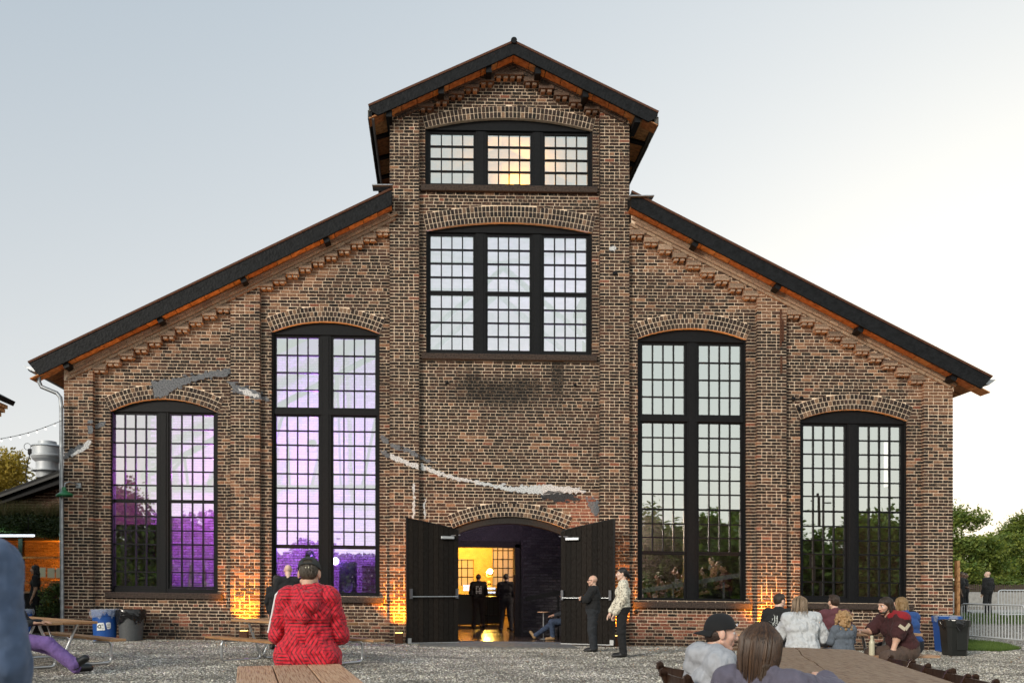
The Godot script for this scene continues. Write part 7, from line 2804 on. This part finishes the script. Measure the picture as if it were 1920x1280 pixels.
	# upper bay: unseen lamp that makes the yellow patch in the top window
	stage_lamp("unseen yellow lamp behind the centre of the top window, lighting the wall there", Vector3(2.35, 12.85, -2.93), Vector3(0.1, 1.0, -0.3), M.lamp_yellow, Color(1.0, 0.66, 0.0), 2.2, Vector3(0.03, 0.25, -0.05))
	stage_lamp("unseen pale lamp in the upper bay, brightening the middle window", Vector3(3.4, 5.0, -3.4), Vector3(-0.3, 1.0, -0.6), M.lamp_magenta, Color(0.86, 0.80, 1.0), 16.0, Vector3(-0.08, 0.32, -0.15))  # unseen, placed to brighten the bay behind the glass
	# unseen lamp above the right bleachers, placed to light the spectators
	stage_lamp("unseen small warm lamp over the bleachers, lighting the spectators", Vector3(5.6, 3.4, -4.4), Vector3(0.2, -0.7, 0.5), M.lamp_amber, Color(1.0, 0.92, 0.85), 9.0, Vector3(0.06, -0.25, 0.15))
	# mixing desks with lit screens past the entrance
	for q in [[877, 1104, 52.0, 0.36, 0.22, "small lit screen on the desk left of the silhouetted man"], [921, 1108, 50.0, 0.40, 0.12, "row of small lit screens right of the silhouetted man"]]:
		var z: float = EYEZ - FOCAL / q[2]
		var c := P(q[0], q[1], z)
		var dk := thing("mixing_desk", q[5], "mixing desk", Vector3(c.x, 0.03 + G(c.x), z))
		mb = MB.new()
		mb.bbox(Vector3(0, (c.y - 0.2) / 2, -0.2), Vector3(0.9, c.y - 0.25, 0.5), 0.02)
		part("desk_case", mb.mesh(), M.black_plastic, dk)
		for i in 3:
			for j in 3:
				if q[4] < 0.2 and j == 1:
					continue
				mb = MB.new()
				mb.box(Vector3(-0.16 + 0.11 * i, c.y - 0.10 + 0.075 * j, 0.0), Vector3(-0.07 + 0.11 * i, c.y - 0.05 + 0.075 * j, 0.02))
				part("screen", mb.mesh(), glow(0.55, 0.65, 1.0, 1.6) if j != 1 else glow(0.5, 0.8, 0.9, 1.2), dk)
	# rail in the lit room
	var rl := MB.new()
	var za := -9.0
	for x in [0.9, 1.4, 1.9, 2.4, 2.9]:
		rl.tube([Vector3(x, 0.03, za), Vector3(x, 1.05, za)], [0.02], 6)
	for y in [0.4, 1.05]:
		rl.tube([Vector3(0.6, y, za), Vector3(3.4, y, za)], [0.02], 6)
	for k in 16:
		rl.tube([Vector3(0.7 + 0.16 * k, 0.4, za), Vector3(0.7 + 0.16 * k, 1.05, za)], [0.008], 5)
	solo("stage_rail", rl.mesh(), M.black, "black railing across the lit room past the door", "railing")
	# small round table by the seated man
	var tb := thing("side_table", "small round side table beside the seated man inside the door", "table", Vector3(2.95, 0.03 + G(2.95), -1.7))
	mb = MB.new()
	mb.lathe([Vector2(0.001, 0.72), Vector2(0.16, 0.72), Vector2(0.16, 0.74), Vector2(0.001, 0.74)], 20)
	part("tabletop", mb.mesh(), M.pale0, tb)
	mb = MB.new()
	mb.tube([Vector3(0, 0.01, 0), Vector3(0, 0.72, 0)], [0.016], 8)
	mb.lathe([Vector2(0.14, 0.0), Vector2(0.13, 0.015), Vector2(0.02, 0.03)], 16)
	part("stem", mb.mesh(), M.galv, tb)
	# bleachers behind the right inner window
	var bl := thing("bleachers", "dark stepped bleachers with a sloping grey rail behind the right inner window", "bleachers", Vector3(0, 0, 0))
	for k in 7:
		mb = MB.new()
		mb.lean = true
		var x := 5.15 + 0.5 * k
		mb.box(Vector3(x, 0.03, -4.1), Vector3(x + 0.49, 0.30 + 0.17 * k, -0.8))
		part("step", mb.mesh(), M.black_wood, bl)
	mb = MB.new()
	mb.lean = true
	var r0 := P(1196, 1110, -0.62)
	var r1 := P(1392, 1076, -0.62)
	mb.bar(Vector3(r0.x - 0.1, r0.y - G(r0.x), -0.62), Vector3(r1.x + 0.1, r1.y - G(r1.x), -0.62), 0.05, 0.11)
	for x in [1262.0, 1357.0]:
		var c := P(x, 1100, -0.62)
		mb.bar(Vector3(c.x, 0.03, -0.62), Vector3(c.x, 1.62, -0.62), 0.05, 0.04)
	part("rail", mb.mesh(), plain(0.16, 0.17, 0.18, 0.6), bl)
	# wall behind the bleachers
	mb = MB.new()
	mb.lean = true
	mb.prism(PackedVector2Array([Vector2(5.1, 0.03), Vector2(R, 0.03), Vector2(R, roofR[0] * R + roofR[1]), Vector2(5.1, roofR[0] * 5.1 + roofR[1])]), -5.3, -5.0)
	var rw := part("cross_wall", mb.mesh(), M.dark_wall, hall_root)
	inner_bricks(rw, 5.15, R - 0.1, 0.04, 4.5, -4.99, Color(0.10, 0.075, 0.065), Color(0.05, 0.035, 0.03))

func stage_lamp(label: String, at: Vector3, aim: Vector3, m: Material, c: Color, e: float, off: Vector3) -> void:
	var t := thing("stage_lamp", label, "stage lamp", at)
	var f := aim.normalized()
	var b := Basis(Quaternion(Vector3.UP, f))
	var mb := MB.new()
	mb.xf = Transform3D(b, Vector3.ZERO)
	mb.lathe([Vector2(0.001, -0.16), Vector2(0.07, -0.15), Vector2(0.11, -0.08), Vector2(0.125, 0.02), Vector2(0.125, 0.06), Vector2(0.11, 0.06), Vector2(0.105, -0.005)], 20)
	part("housing", mb.mesh(), M.black_plastic, t)
	mb = MB.new()
	mb.xf = Transform3D(b, Vector3.ZERO)
	mb.lathe([Vector2(0.105, 0.012), Vector2(0.06, 0.022), Vector2(0.001, 0.026)], 20)
	part("lamp_face", mb.mesh(), m, t)
	mb = MB.new()
	mb.bar(Vector3(0.15, 0, 0), Vector3(0.15, -0.22, 0), 0.02, 0.02)
	mb.bar(Vector3(-0.15, 0, 0), Vector3(-0.15, -0.22, 0), 0.02, 0.02)
	mb.bar(Vector3(-0.16, -0.22, 0), Vector3(0.16, -0.22, 0), 0.02, 0.02)
	part("yoke", mb.mesh(), M.black_plastic, t)
	omni(t, off, c, e, 0.10)

# ================= around the hall =================
func leaf_mesh(n: int, spread: float, size: float, sd: int) -> ArrayMesh:
	# a twig's worth of leaves
	var mb := MB.new()
	var r := RandomNumberGenerator.new()
	r.seed = sd
	for i in n:
		var c := Vector3(r.randf_range(-1, 1), r.randf_range(-0.7, 0.7), r.randf_range(-1, 1)) * spread
		var b := Basis.from_euler(Vector3(r.randf_range(-0.9, 0.9), r.randf() * TAU, r.randf_range(-0.9, 0.9)))
		var w := size * r.randf_range(0.7, 1.2)
		var p0 := c + b * Vector3(0, 0, -w); var p1 := c + b * Vector3(w * 0.55, w * 0.1, 0); var p2 := c + b * Vector3(0, 0, w); var p3 := c + b * Vector3(-w * 0.55, w * 0.1, 0)
		mb.quad(p0, p1, p2, p3)
	return mb.mesh()

func tree(label: String, at: Vector3, h: float, wide: float, count: int, c0: Color, c1: Color, leaf: float, sd: int, group: String, low := 0.22) -> void:
	var t := thing("tree", label, "tree", at, 0.0, group)
	var r := RandomNumberGenerator.new()
	r.seed = sd
	var mb := MB.new()
	mb.tube([Vector3(0, -0.1, 0), Vector3(0.05, h * 0.2, 0.03), Vector3(-0.04, h * 0.5, 0), Vector3(0.06, h * 0.82, 0)], [h * 0.026, h * 0.02, h * 0.013, h * 0.004], 8)
	var lumps := []
	for i in 13:
		var a := r.randf() * TAU
		var y := lerpf(low, 0.93, pow(r.randf(), 0.8)) * h
		var rr := wide * 0.5 * sqrt(maxf(0.06, 1.0 - pow((y / h - 0.48) / 0.54, 2.0))) * r.randf_range(0.45, 0.85)
		var e := Vector3(cos(a) * rr, y, sin(a) * rr)
		var s := Vector3(0, maxf(h * 0.14, y - rr * 0.9), 0)
		mb.tube([s, s.lerp(e, 0.5) + Vector3(0, 0.05 * h, 0), e], [h * 0.010, h * 0.006, h * 0.002], 5)
		lumps.append([e, wide * r.randf_range(0.15, 0.27)])
	lumps.append([Vector3(0, h * 0.87, 0), wide * 0.17])
	lumps.append([Vector3(0, h * 0.6, 0), wide * 0.32])
	part("trunk", mb.mesh(), M.bark, t)
	var lm := leaf_mesh(9, leaf * 2.6, leaf, sd + 1)
	var xfs := []
	var cols := PackedColorArray()
	for i in count:
		var l = lumps[r.randi() % lumps.size()]
		var d: Vector3 = Vector3(r.randfn(), r.randfn() * 0.8, r.randfn()).normalized() * l[1] * pow(r.randf(), 0.45)
		if r.randf() < 0.07:
			d *= 1.45
		var p: Vector3 = l[0] + d
		if p.y < h * low * 0.7:
			continue
		xfs.append(Transform3D(Basis.from_euler(Vector3(r.randf_range(-0.5, 0.5), r.randf() * TAU, r.randf_range(-0.5, 0.5))).scaled(Vector3.ONE * r.randf_range(0.7, 1.25)), p))
		cols.append(c0.lerp(c1, r.randf()) * r.randf_range(0.75, 1.2))
	var o := multi("crown", lm, M.leaf, t, xfs, cols)
	o.set_meta("kind", "stuff")

func background() -> void:
	M.bark = textured(plain(0.07, 0.05, 0.038, 0.95), M.t_cloth, Vector3(2, 0.5, 2))
	M.leaf = plain(1, 1, 1, 0.65)
	M.leaf.vertex_color_use_as_albedo = true
	M.leaf.backlight_enabled = true
	M.leaf.backlight = Color(0.72, 0.75, 0.5)
	var g0 := Color(0.050, 0.085, 0.018)
	var g1 := Color(0.12, 0.16, 0.03)
	# right: trees beyond the fence
	var rt := [[1803, 26.0, 7.6, 3.6, "green tree close to the right corner of the hall, its top forked"], [1840, 24.0, 5.4, 4.6, "lower green tree behind the bald man at the far right"], [1876, 23.0, 6.2, 4.4, "bushy green tree between the lower tree and the right edge"], [1910, 22.0, 8.6, 4.6, "tallest green tree at the right edge of the picture"], [1958, 22.0, 8.6, 6.0, "green tree at and beyond the right edge"]]
	for i in rt.size():
		var q = rt[i]
		var z: float = EYEZ - FOCAL / q[1]
		tree(q[4], gp((q[0] - CX) / q[1], z), q[2] * 0.90, q[3], 1500, g0 * 1.9, Color(0.24, 0.27, 0.045), 0.12, 300 + i * 7, "trees beyond the fence on the right", 0.10)
	# low hedge under them
	var hx := []
	var hc := PackedColorArray()
	for i in 2600:
		var x := rng.randf_range(24.0, 52.0)
		hx.append(Transform3D(Basis.from_euler(Vector3(0, rng.randf() * TAU, 0)), Vector3(x, ground(x, -42) + rng.randf_range(0.1, 1.7), -41.0 + rng.randfn(0, 0.7))))
		hc.append((g0 * 1.4).lerp(g1 * 1.5, rng.randf()))
	var hd := multi(numbered("hedge"), leaf_mesh(9, 0.34, 0.13, 8), M.leaf, self, hx, hc)
	meta(hd, "dense green undergrowth below the trees on the right", "hedge")
	# picket fence far right
	var fz := -36.0
	var fe := thing("picket_fence", "far brown picket fence under the trees on the right", "fence", gp(30.0, fz))
	var pk := MB.new()
	pk.prism(PackedVector2Array([Vector2(-0.055, 0.0), Vector2(0.055, 0.0), Vector2(0.055, 1.25), Vector2(0.0, 1.34), Vector2(-0.055, 1.25)]), -0.01, 0.01)
	var pm := pk.mesh()
	for k in 110:
		part("picket", pm, M.bark, fe).position = Vector3(k * 0.15 + rng.randf_range(-0.01, 0.01), rng.randf_range(-0.02, 0.03), 0)
	var ra := MB.new()
	for y in [0.3, 1.0]:
		ra.box(Vector3(-0.1, y, -0.05), Vector3(16.6, y + 0.08, -0.012))
	part("rail", ra.mesh(), M.bark, fe)
	# pale low wall behind the far barriers
	var lw := MB.new()
	lw.bbox(Vector3(9, 0.42, 0), Vector3(22, 0.85, 0.3), 0.03)
	solo("low_wall", lw.mesh(), M.path, "long pale low wall behind the far barriers on the right", "wall", gp(20.0, -24.0))
	left_buildings()
	# what the windows mirror: trees and houses behind the viewer
	var bt := [[-31, 54, 12.5, 8], [-26.0, 57, 9.0, 8], [-20.5, 55, 9.0, 8], [-13.0, 58, 5.6, 8], [3.0, 55, 6.5, 8], [9.5, 57, 8.6, 8], [15.0, 52, 9.0, 8], [20.5, 56, 8.2, 9], [26.5, 54, 9.2, 8], [33.0, 57, 7.6, 9], [39.5, 54, 9.4, 9], [46, 58, 8.0, 9], [53, 55, 9.0, 9]]
	var words := ["first", "second", "third", "fourth", "fifth", "sixth", "seventh", "eighth", "ninth", "tenth", "eleventh", "twelfth", "last"]
	for i in bt.size():
		tree("tree behind the viewer mirrored in the windows, %s from the left" % words[i], gp(bt[i][0], bt[i][1]), bt[i][2] * 0.88, bt[i][3], 1700, g0 * 2.2, g1 * 2.0, 0.30, 500 + i * 3, "trees behind the viewer, mirrored in the windows", 0.06)
	var hz := []
	var hcol := PackedColorArray()
	for i in 9000:
		var x := rng.randf_range(-40.0, 60.0)
		hz.append(Transform3D(Basis.from_euler(Vector3(0, rng.randf() * TAU, 0)), Vector3(x, ground(x, 60) + rng.randf_range(0.1, 4.4), 61.0 + rng.randfn(0, 0.9))))
		hcol.append((g0 * 1.8).lerp(g1 * 1.6, rng.randf() * 0.6))
	var h2 := multi(numbered("hedge"), leaf_mesh(9, 0.55, 0.28, 18), M.leaf, self, hz, hcol)
	meta(h2, "hedge behind the viewer mirrored low in the windows", "hedge")
	for q in [[14.0, 40.0, "left"], [31.0, 44.0, "right"]]:
		var po := thing("utility_pole", "utility pole behind the viewer mirrored in the windows, %s one" % q[2], "pole", gp(q[0], q[1]))
		var mb := MB.new()
		mb.tube([Vector3.ZERO, Vector3(0, 9.0, 0)], [0.15, 0.10], 8)
		mb.bar(Vector3(-1.0, 8.4, 0), Vector3(1.0, 8.4, 0), 0.1, 0.1)
		part("mast", mb.mesh(), M.bark, po)

func left_buildings() -> void:
	# low brick building with a bar under an ivy-grown canopy
	var b := thing("bar_building", "low brick building with an ivy canopy and an orange lit bar at the left", "building", Vector3(-9.8, ground(-9.8, -3), -3.0))
	var o := b.position
	var mb := MB.new()
	# sloping roof, rising towards the hall
	var ra := P(-60, 951, -3.2) - o
	var rb := P(150, 872, -3.2) - o
	var wallp := PackedVector2Array([Vector2(ra.x, 2.9), Vector2(rb.x, 2.9), Vector2(rb.x, rb.y - 0.2), Vector2(ra.x, ra.y - 0.2)])
	mb.prism(wallp, -3.2 - 0.3 - o.z, -3.3 - o.z)
	var w := part("wall", mb.mesh(), M.mortar, b)
	var um := MB.new()
	um.bbox(Vector3.ZERO, Vector3(0.226, 0.064, 0.04), 0.004)
	var xfs := []
	var cols := PackedColorArray()
	for r in 40:
		var y := 2.9 + r * CP
		var x := -4.6 + (0.12 if r % 2 == 0 else 0.0)
		while x < 0.6:
			var top := ra.y - 0.2 + (x - ra.x) * (rb.y - ra.y) / (rb.x - ra.x)
			if y < top:
				xfs.append(Transform3D(Basis(), Vector3(x, y, -3.29 - o.z)))
				cols.append(Color(0.20, 0.085, 0.055).lerp(Color(0.08, 0.045, 0.035), rng.randf()))
			x += 0.242
	multi("brickwork", um.mesh(), M.brick, w, xfs, cols)
	mb = MB.new()
	var n := Vector2(rb.x - ra.x, rb.y - ra.y).normalized()
	mb.prism(PackedVector2Array([Vector2(ra.x, ra.y), Vector2(rb.x, rb.y), Vector2(rb.x, rb.y - 0.42), Vector2(ra.x, ra.y - 0.30)]), -9.0 - o.z, -2.9 - o.z)
	part("roof", mb.mesh(), M.black, b)
	mb = MB.new()
	mb.bar(Vector3(ra.x, ra.y - 0.13, -2.84 - o.z), Vector3(rb.x, rb.y - 0.17, -2.84 - o.z), 0.10, 0.07)
	part("roof_edge", mb.mesh(), M.black_plastic, b)
	# room behind the counter
	mb = MB.new()
	mb.box(Vector3(-9.0, 0.0, -4.2), Vector3(0.3, 3.1, -4.0))
	mb.box(Vector3(0.12, 0.0, -4.0), Vector3(0.3, 3.1, -0.3))
	mb.box(Vector3(-9.0, 0.0, -4.0), Vector3(-8.8, 3.1, -0.3))
	mb.box(Vector3(-9.0, 2.75, -4.0), Vector3(0.3, 2.9, -0.35))
	part("back_wall", mb.mesh(), textured(plain(0.42, 0.26, 0.15, 0.9), M.t_cloth, Vector3(1, 1, 1), M.t_grain_n), b)
	var bx2 := []
	var bc2 := PackedColorArray()
	for r in 36:
		for k in 27:
			bx2.append(Transform3D(Basis(), Vector3(-6.3 + 0.242 * k + (0.12 if r % 2 == 0 else 0.0), 0.05 + CP * r, -3.985 + rng.randf_range(-0.003, 0.003))))
			bc2.append(Color(0.50, 0.33, 0.20).lerp(Color(0.30, 0.18, 0.10), rng.randf()))
	multi("inner_brickwork", um.mesh(), M.brick_clean, b, bx2, bc2)
	mb = MB.new()
	for k in 3:
		mb.box(Vector3(-3.0, 1.1 + 0.38 * k, -4.0), Vector3(0.1, 1.13 + 0.38 * k, -3.75))
	part("shelf", mb.mesh(), M.soffit_c, b)
	for k in 12:
		mb = MB.new()
		var hh := rng.randf_range(0.16, 0.28)
		mb.lathe([Vector2(0.04, 0), Vector2(0.042, hh * 0.6), Vector2(0.015, hh * 0.75), Vector2(0.015, hh)], 8)
		var bo := part("bottle", mb.mesh(), [M.blue_plastic_dark, M.soffit_b, M.black][k % 3], b)
		bo.position = Vector3(-2.4 + 0.2 * k, 1.14 + 0.38 * (k % 3), -3.86)
	mb = MB.new()
	mb.bbox(Vector3(-3.0, 0.55, 1.15), Vector3(6.2, 1.1, 0.5), 0.02)
	part("counter", mb.mesh(), M.black_wood, b)
	mb = MB.new()
	mb.bbox(Vector3(-3.0, 1.12, 1.15), Vector3(6.3, 0.05, 0.62), 0.01)
	part("counter_top", mb.mesh(), M.pale0, b)
	mb = MB.new()
	mb.box(Vector3(-1.66, 0.0, 0.9), Vector3(-1.54, 2.6, 1.02))
	mb.box(Vector3(0.0, 0.0, 0.9), Vector3(0.1, 2.6, 1.02))
	part("post", mb.mesh(), M.black, b)
	# canopy with its grown edge
	mb = MB.new()
	mb.box(Vector3(-9.0, 2.62, -0.3), Vector3(0.2, 2.78, 1.3))
	part("canopy", mb.mesh(), M.black, b)
	var lx := []
	var lc := PackedColorArray()
	for i in 5200:
		var y := rng.randf()
		var x := rng.randf_range(-6.5, 0.15)
		var low := y < 0.45
		lx.append(Transform3D(Basis.from_euler(Vector3(rng.randf() * 0.8, rng.randf() * TAU, 0)), Vector3(x, lerpf(2.66, 3.30, y) + 0.05 * sin(x * 3.0), 1.30 - 0.9 * maxf(0.0, y - 0.45) + rng.randfn(0, 0.07))))
		lc.append(Color(0.030, 0.050, 0.014).lerp(Color(0.065, 0.085, 0.022), rng.randf()))
	multi("ivy", leaf_mesh(7, 0.07, 0.035, 77), M.leaf, b, lx, lc)
	var gx := []
	var gc := PackedColorArray()
	for i in 700:
		var x := rng.randf_range(-6.5, 0.15)
		gx.append(Transform3D(Basis.from_euler(Vector3(0, rng.randf() * TAU, 0)).scaled(Vector3(1, rng.randf_range(0.5, 1.3), 1) * 0.4), Vector3(x, 3.2, 0.9 + rng.randfn(0, 0.1))))
		gc.append(Color(0.16, 0.12, 0.06).lerp(Color(0.09, 0.10, 0.035), rng.randf()))
	var bl := MB.new()
	for k in 7:
		var t := TAU * k / 7.0
		var s := Vector3(-sin(t), 0, cos(t)) * 0.02
		bl.tri(Vector3(0, 0, 0) - s, Vector3(0, 0, 0) + s, Vector3(cos(t) * 0.4, 1.0, sin(t) * 0.4))
	multi("dry_grass", bl.mesh(), M.leaf, b, gx, gc)
	# papers taped over the counter
	for q in [[78, 1073], [95, 1074], [111, 1074]]:
		mb = MB.new()
		var c := P(q[0], q[1], -1.9) - o
		mb.box(Vector3(c.x - 0.10, c.y - 0.135, c.z), Vector3(c.x + 0.10, c.y + 0.135, c.z + 0.006))
		part("paper_notice", mb.mesh(), plain(0.62, 0.56, 0.42, 0.8), b)
	var rail := MB.new()
	var c0 := P(60, 1052, -1.92) - o
	rail.box(Vector3(c0.x - 2.0, c0.y + 0.08, c0.z - 0.03), Vector3(0.0, c0.y + 0.12, c0.z - 0.002))
	rail.box(Vector3(c0.x - 2.0, c0.y - 0.62, c0.z - 0.03), Vector3(0.0, c0.y - 0.57, c0.z - 0.002))
	part("notice_rail", rail.mesh(), M.soffit_b, b)
	# light tube below the ivy, and the orange light of the bar
	var tb := thing("light_tube", "white blue light tube hanging under the ivy canopy", "light tube", P(20, 1004, -1.45))
	mb = MB.new()
	mb.tube([Vector3(-1.2, 0, 0), Vector3(0.62, 0.0, 0)], [0.028], 10)
	part("lamp_tube", mb.mesh(), glow(0.80, 0.90, 1.0, 2.0), tb)
	mb = MB.new()
	mb.box(Vector3(-1.22, 0.032, -0.05), Vector3(0.64, 0.075, 0.05))
	for x in [-0.6, 0.45]:
		mb.box(Vector3(x, 0.075, -0.01), Vector3(x + 0.02, 0.5, 0.01))
	part("housing", mb.mesh(), M.black_plastic, tb)
	omni(tb, Vector3(-0.3, -0.10, -0.05), Color(0.65, 0.85, 0.75), 0.30, 0.05)
	var ol := thing("unseen_bar_lamp", "unseen orange ceiling lamp lighting the bar", "lamp", Vector3(o.x - 1.6, o.y + 2.55, o.z - 2.6))  # out of view, placed to light the bar orange
	mb = MB.new()
	mb.lathe([Vector2(0.001, -0.05), Vector2(0.08, -0.04), Vector2(0.10, 0.0), Vector2(0.10, 0.08)], 16)
	part("lamp_shade", mb.mesh(), glow(1.0, 0.6, 0.2, 4.0), ol)
	omni(ol, Vector3(0, -0.15, 0), Color(1.0, 0.62, 0.16), 3.6, 0.1)
	# exhaust fan on the roof
	var ef := thing("exhaust_fan", "galvanised mushroom exhaust fan on the roof of the bar", "exhaust fan", P(88, 893, -4.0))
	mb = MB.new()
	mb.lathe([Vector2(0.30, -0.05), Vector2(0.32, 0.12), Vector2(0.44, 0.15), Vector2(0.44, 0.18), Vector2(0.32, 0.20), Vector2(0.32, 0.42), Vector2(0.42, 0.50), Vector2(0.46, 0.58), Vector2(0.46, 0.62), Vector2(0.42, 0.64), Vector2(0.42, 0.86), Vector2(0.46, 0.88), Vector2(0.44, 0.92), Vector2(0.26, 0.94), Vector2(0.26, 1.04), Vector2(0.001, 1.06)], 32)
	part("housing", mb.mesh(), plain(0.50, 0.52, 0.54, 0.5, 0.3), ef)
	mb = MB.new()
	mb.bbox(Vector3(-0.46, 0.72, 0.1), Vector3(0.12, 0.18, 0.12), 0.02)
	mb.tube([Vector3(-0.48, 0.65, 0.1), Vector3(-0.55, 0.3, 0.1), Vector3(-0.58, 0.05, 0.12), Vector3(-0.55, -0.25, 0.12)], [0.014], 6)
	var loop := []
	for k in 13:
		loop.append(Vector3(-0.55 + 0.10 * cos(TAU * k / 12.0), 0.88 + 0.10 * sin(TAU * k / 12.0), 0.1))
	mb.tube(loop, [0.008], 6)
	part("switch_and_cable", mb.mesh(), M.black, ef)
	# corner of another brick building at the left edge, with its eave
	var cb := thing("neighbour_building", "corner of another brick building with a black eave at the left edge", "building", Vector3(-11.8, ground(-11.8, 1.0), 1.0))
	var eo := cb.position
	var e := P(0, 765, 1.0) - eo
	mb = MB.new()
	mb.box(Vector3(-4.0, 0, 0), Vector3(P(-12, 0, 1.0).x - eo.x, e.y - 0.3, 1.6))
	part("wall", mb.mesh(), M.sidewall, cb)
	for k in 5:
		mb = MB.new()
		var xr: float = (P([-14, -6, 2, 9, 14][k], 0, 1.0) - eo).x
		mb.bbox(Vector3(xr - 0.6, e.y - 0.34 + 0.09 * k, 0.2), Vector3(1.2, 0.085, 0.4), 0.006)
		part("corbel_brick", mb.mesh(), M.soffit_c, cb)
	mb = MB.new()
	var xe: float = (P(22, 0, 1.0) - eo).x
	mb.bar(Vector3(xe, e.y + 0.12, 0.3), Vector3(xe - 1.6, e.y + 0.95, 0.3), 0.8, 0.12)
	part("eave", mb.mesh(), M.black, cb)
	var dp := MB.new()
	var c2 := P(-2, 862, 1.0) - eo
	dp.lathe([Vector2(0.001, 0)], 8)
	# string lights from there to the hall
	var sl := thing("string_lights", "string of small bulbs between the left building and the hall", "string lights", P(-10, 824, 1.0))
	var so := sl.position
	mb = MB.new()
	var pts := []
	for k in 13:
		var t := k / 12.0
		pts.append(P(lerpf(-10, 118, t), lerpf(824, 787, t) + 5.0 * sin(t * PI), 1.0) - so)
	mb.tube(pts, [0.007], 5)
	part("cable", mb.mesh(), M.black, sl)
	for x in [2.0, 19.0, 36.5, 52.0, 68.5, 84.5, 102.0]:
		var t: float = (x + 10.0) / 128.0
		var c := P(x, lerpf(824, 787, t) + 5.0 * sin(t * PI), 1.0) - so
		var bu := MB.new()
		bu.xf = Transform3D(Basis(), c)
		bu.lathe([Vector2(0.001, -0.075), Vector2(0.020, -0.06), Vector2(0.022, -0.045), Vector2(0.012, -0.025)], 10)
		part("bulb", bu.mesh(), glow(1.0, 0.95, 0.85, 1.2), sl)
		bu = MB.new()
		bu.xf = Transform3D(Basis(), c)
		bu.lathe([Vector2(0.014, -0.028), Vector2(0.014, 0.0), Vector2(0.005, 0.008)], 8)
		part("socket", bu.mesh(), M.black, sl)
	# yellow autumn tree and a young plant by the bar
	var z := -30.0
	tree("autumn tree with yellow leaves behind the bar roof at the left", gp((18 - CX) / 30.0, z), 9.4, 6.0, 1500, Color(0.30, 0.22, 0.03), Color(0.42, 0.30, 0.05), 0.12, 901, "", 0.3)
	tree("second yellow tree at and beyond the left edge", gp((-60 - CX) / 30.0, z - 2), 9.8, 6.0, 900, Color(0.26, 0.22, 0.03), Color(0.38, 0.28, 0.05), 0.12, 931, "", 0.3)
	tree("young leafy shrub beside the downpipe at the bar", gp(-9.75, -0.5), 1.35, 0.7, 260, Color(0.04, 0.075, 0.02), Color(0.10, 0.14, 0.03), 0.035, 951, "", 0.15)
	# bin under the counter
	bin("dark blue bin with clear liner under the bar counter", gp(-9.95, 0.9), 0.30, 0.72, M.blue_plastic, M.bag_clear, false, 0.85)
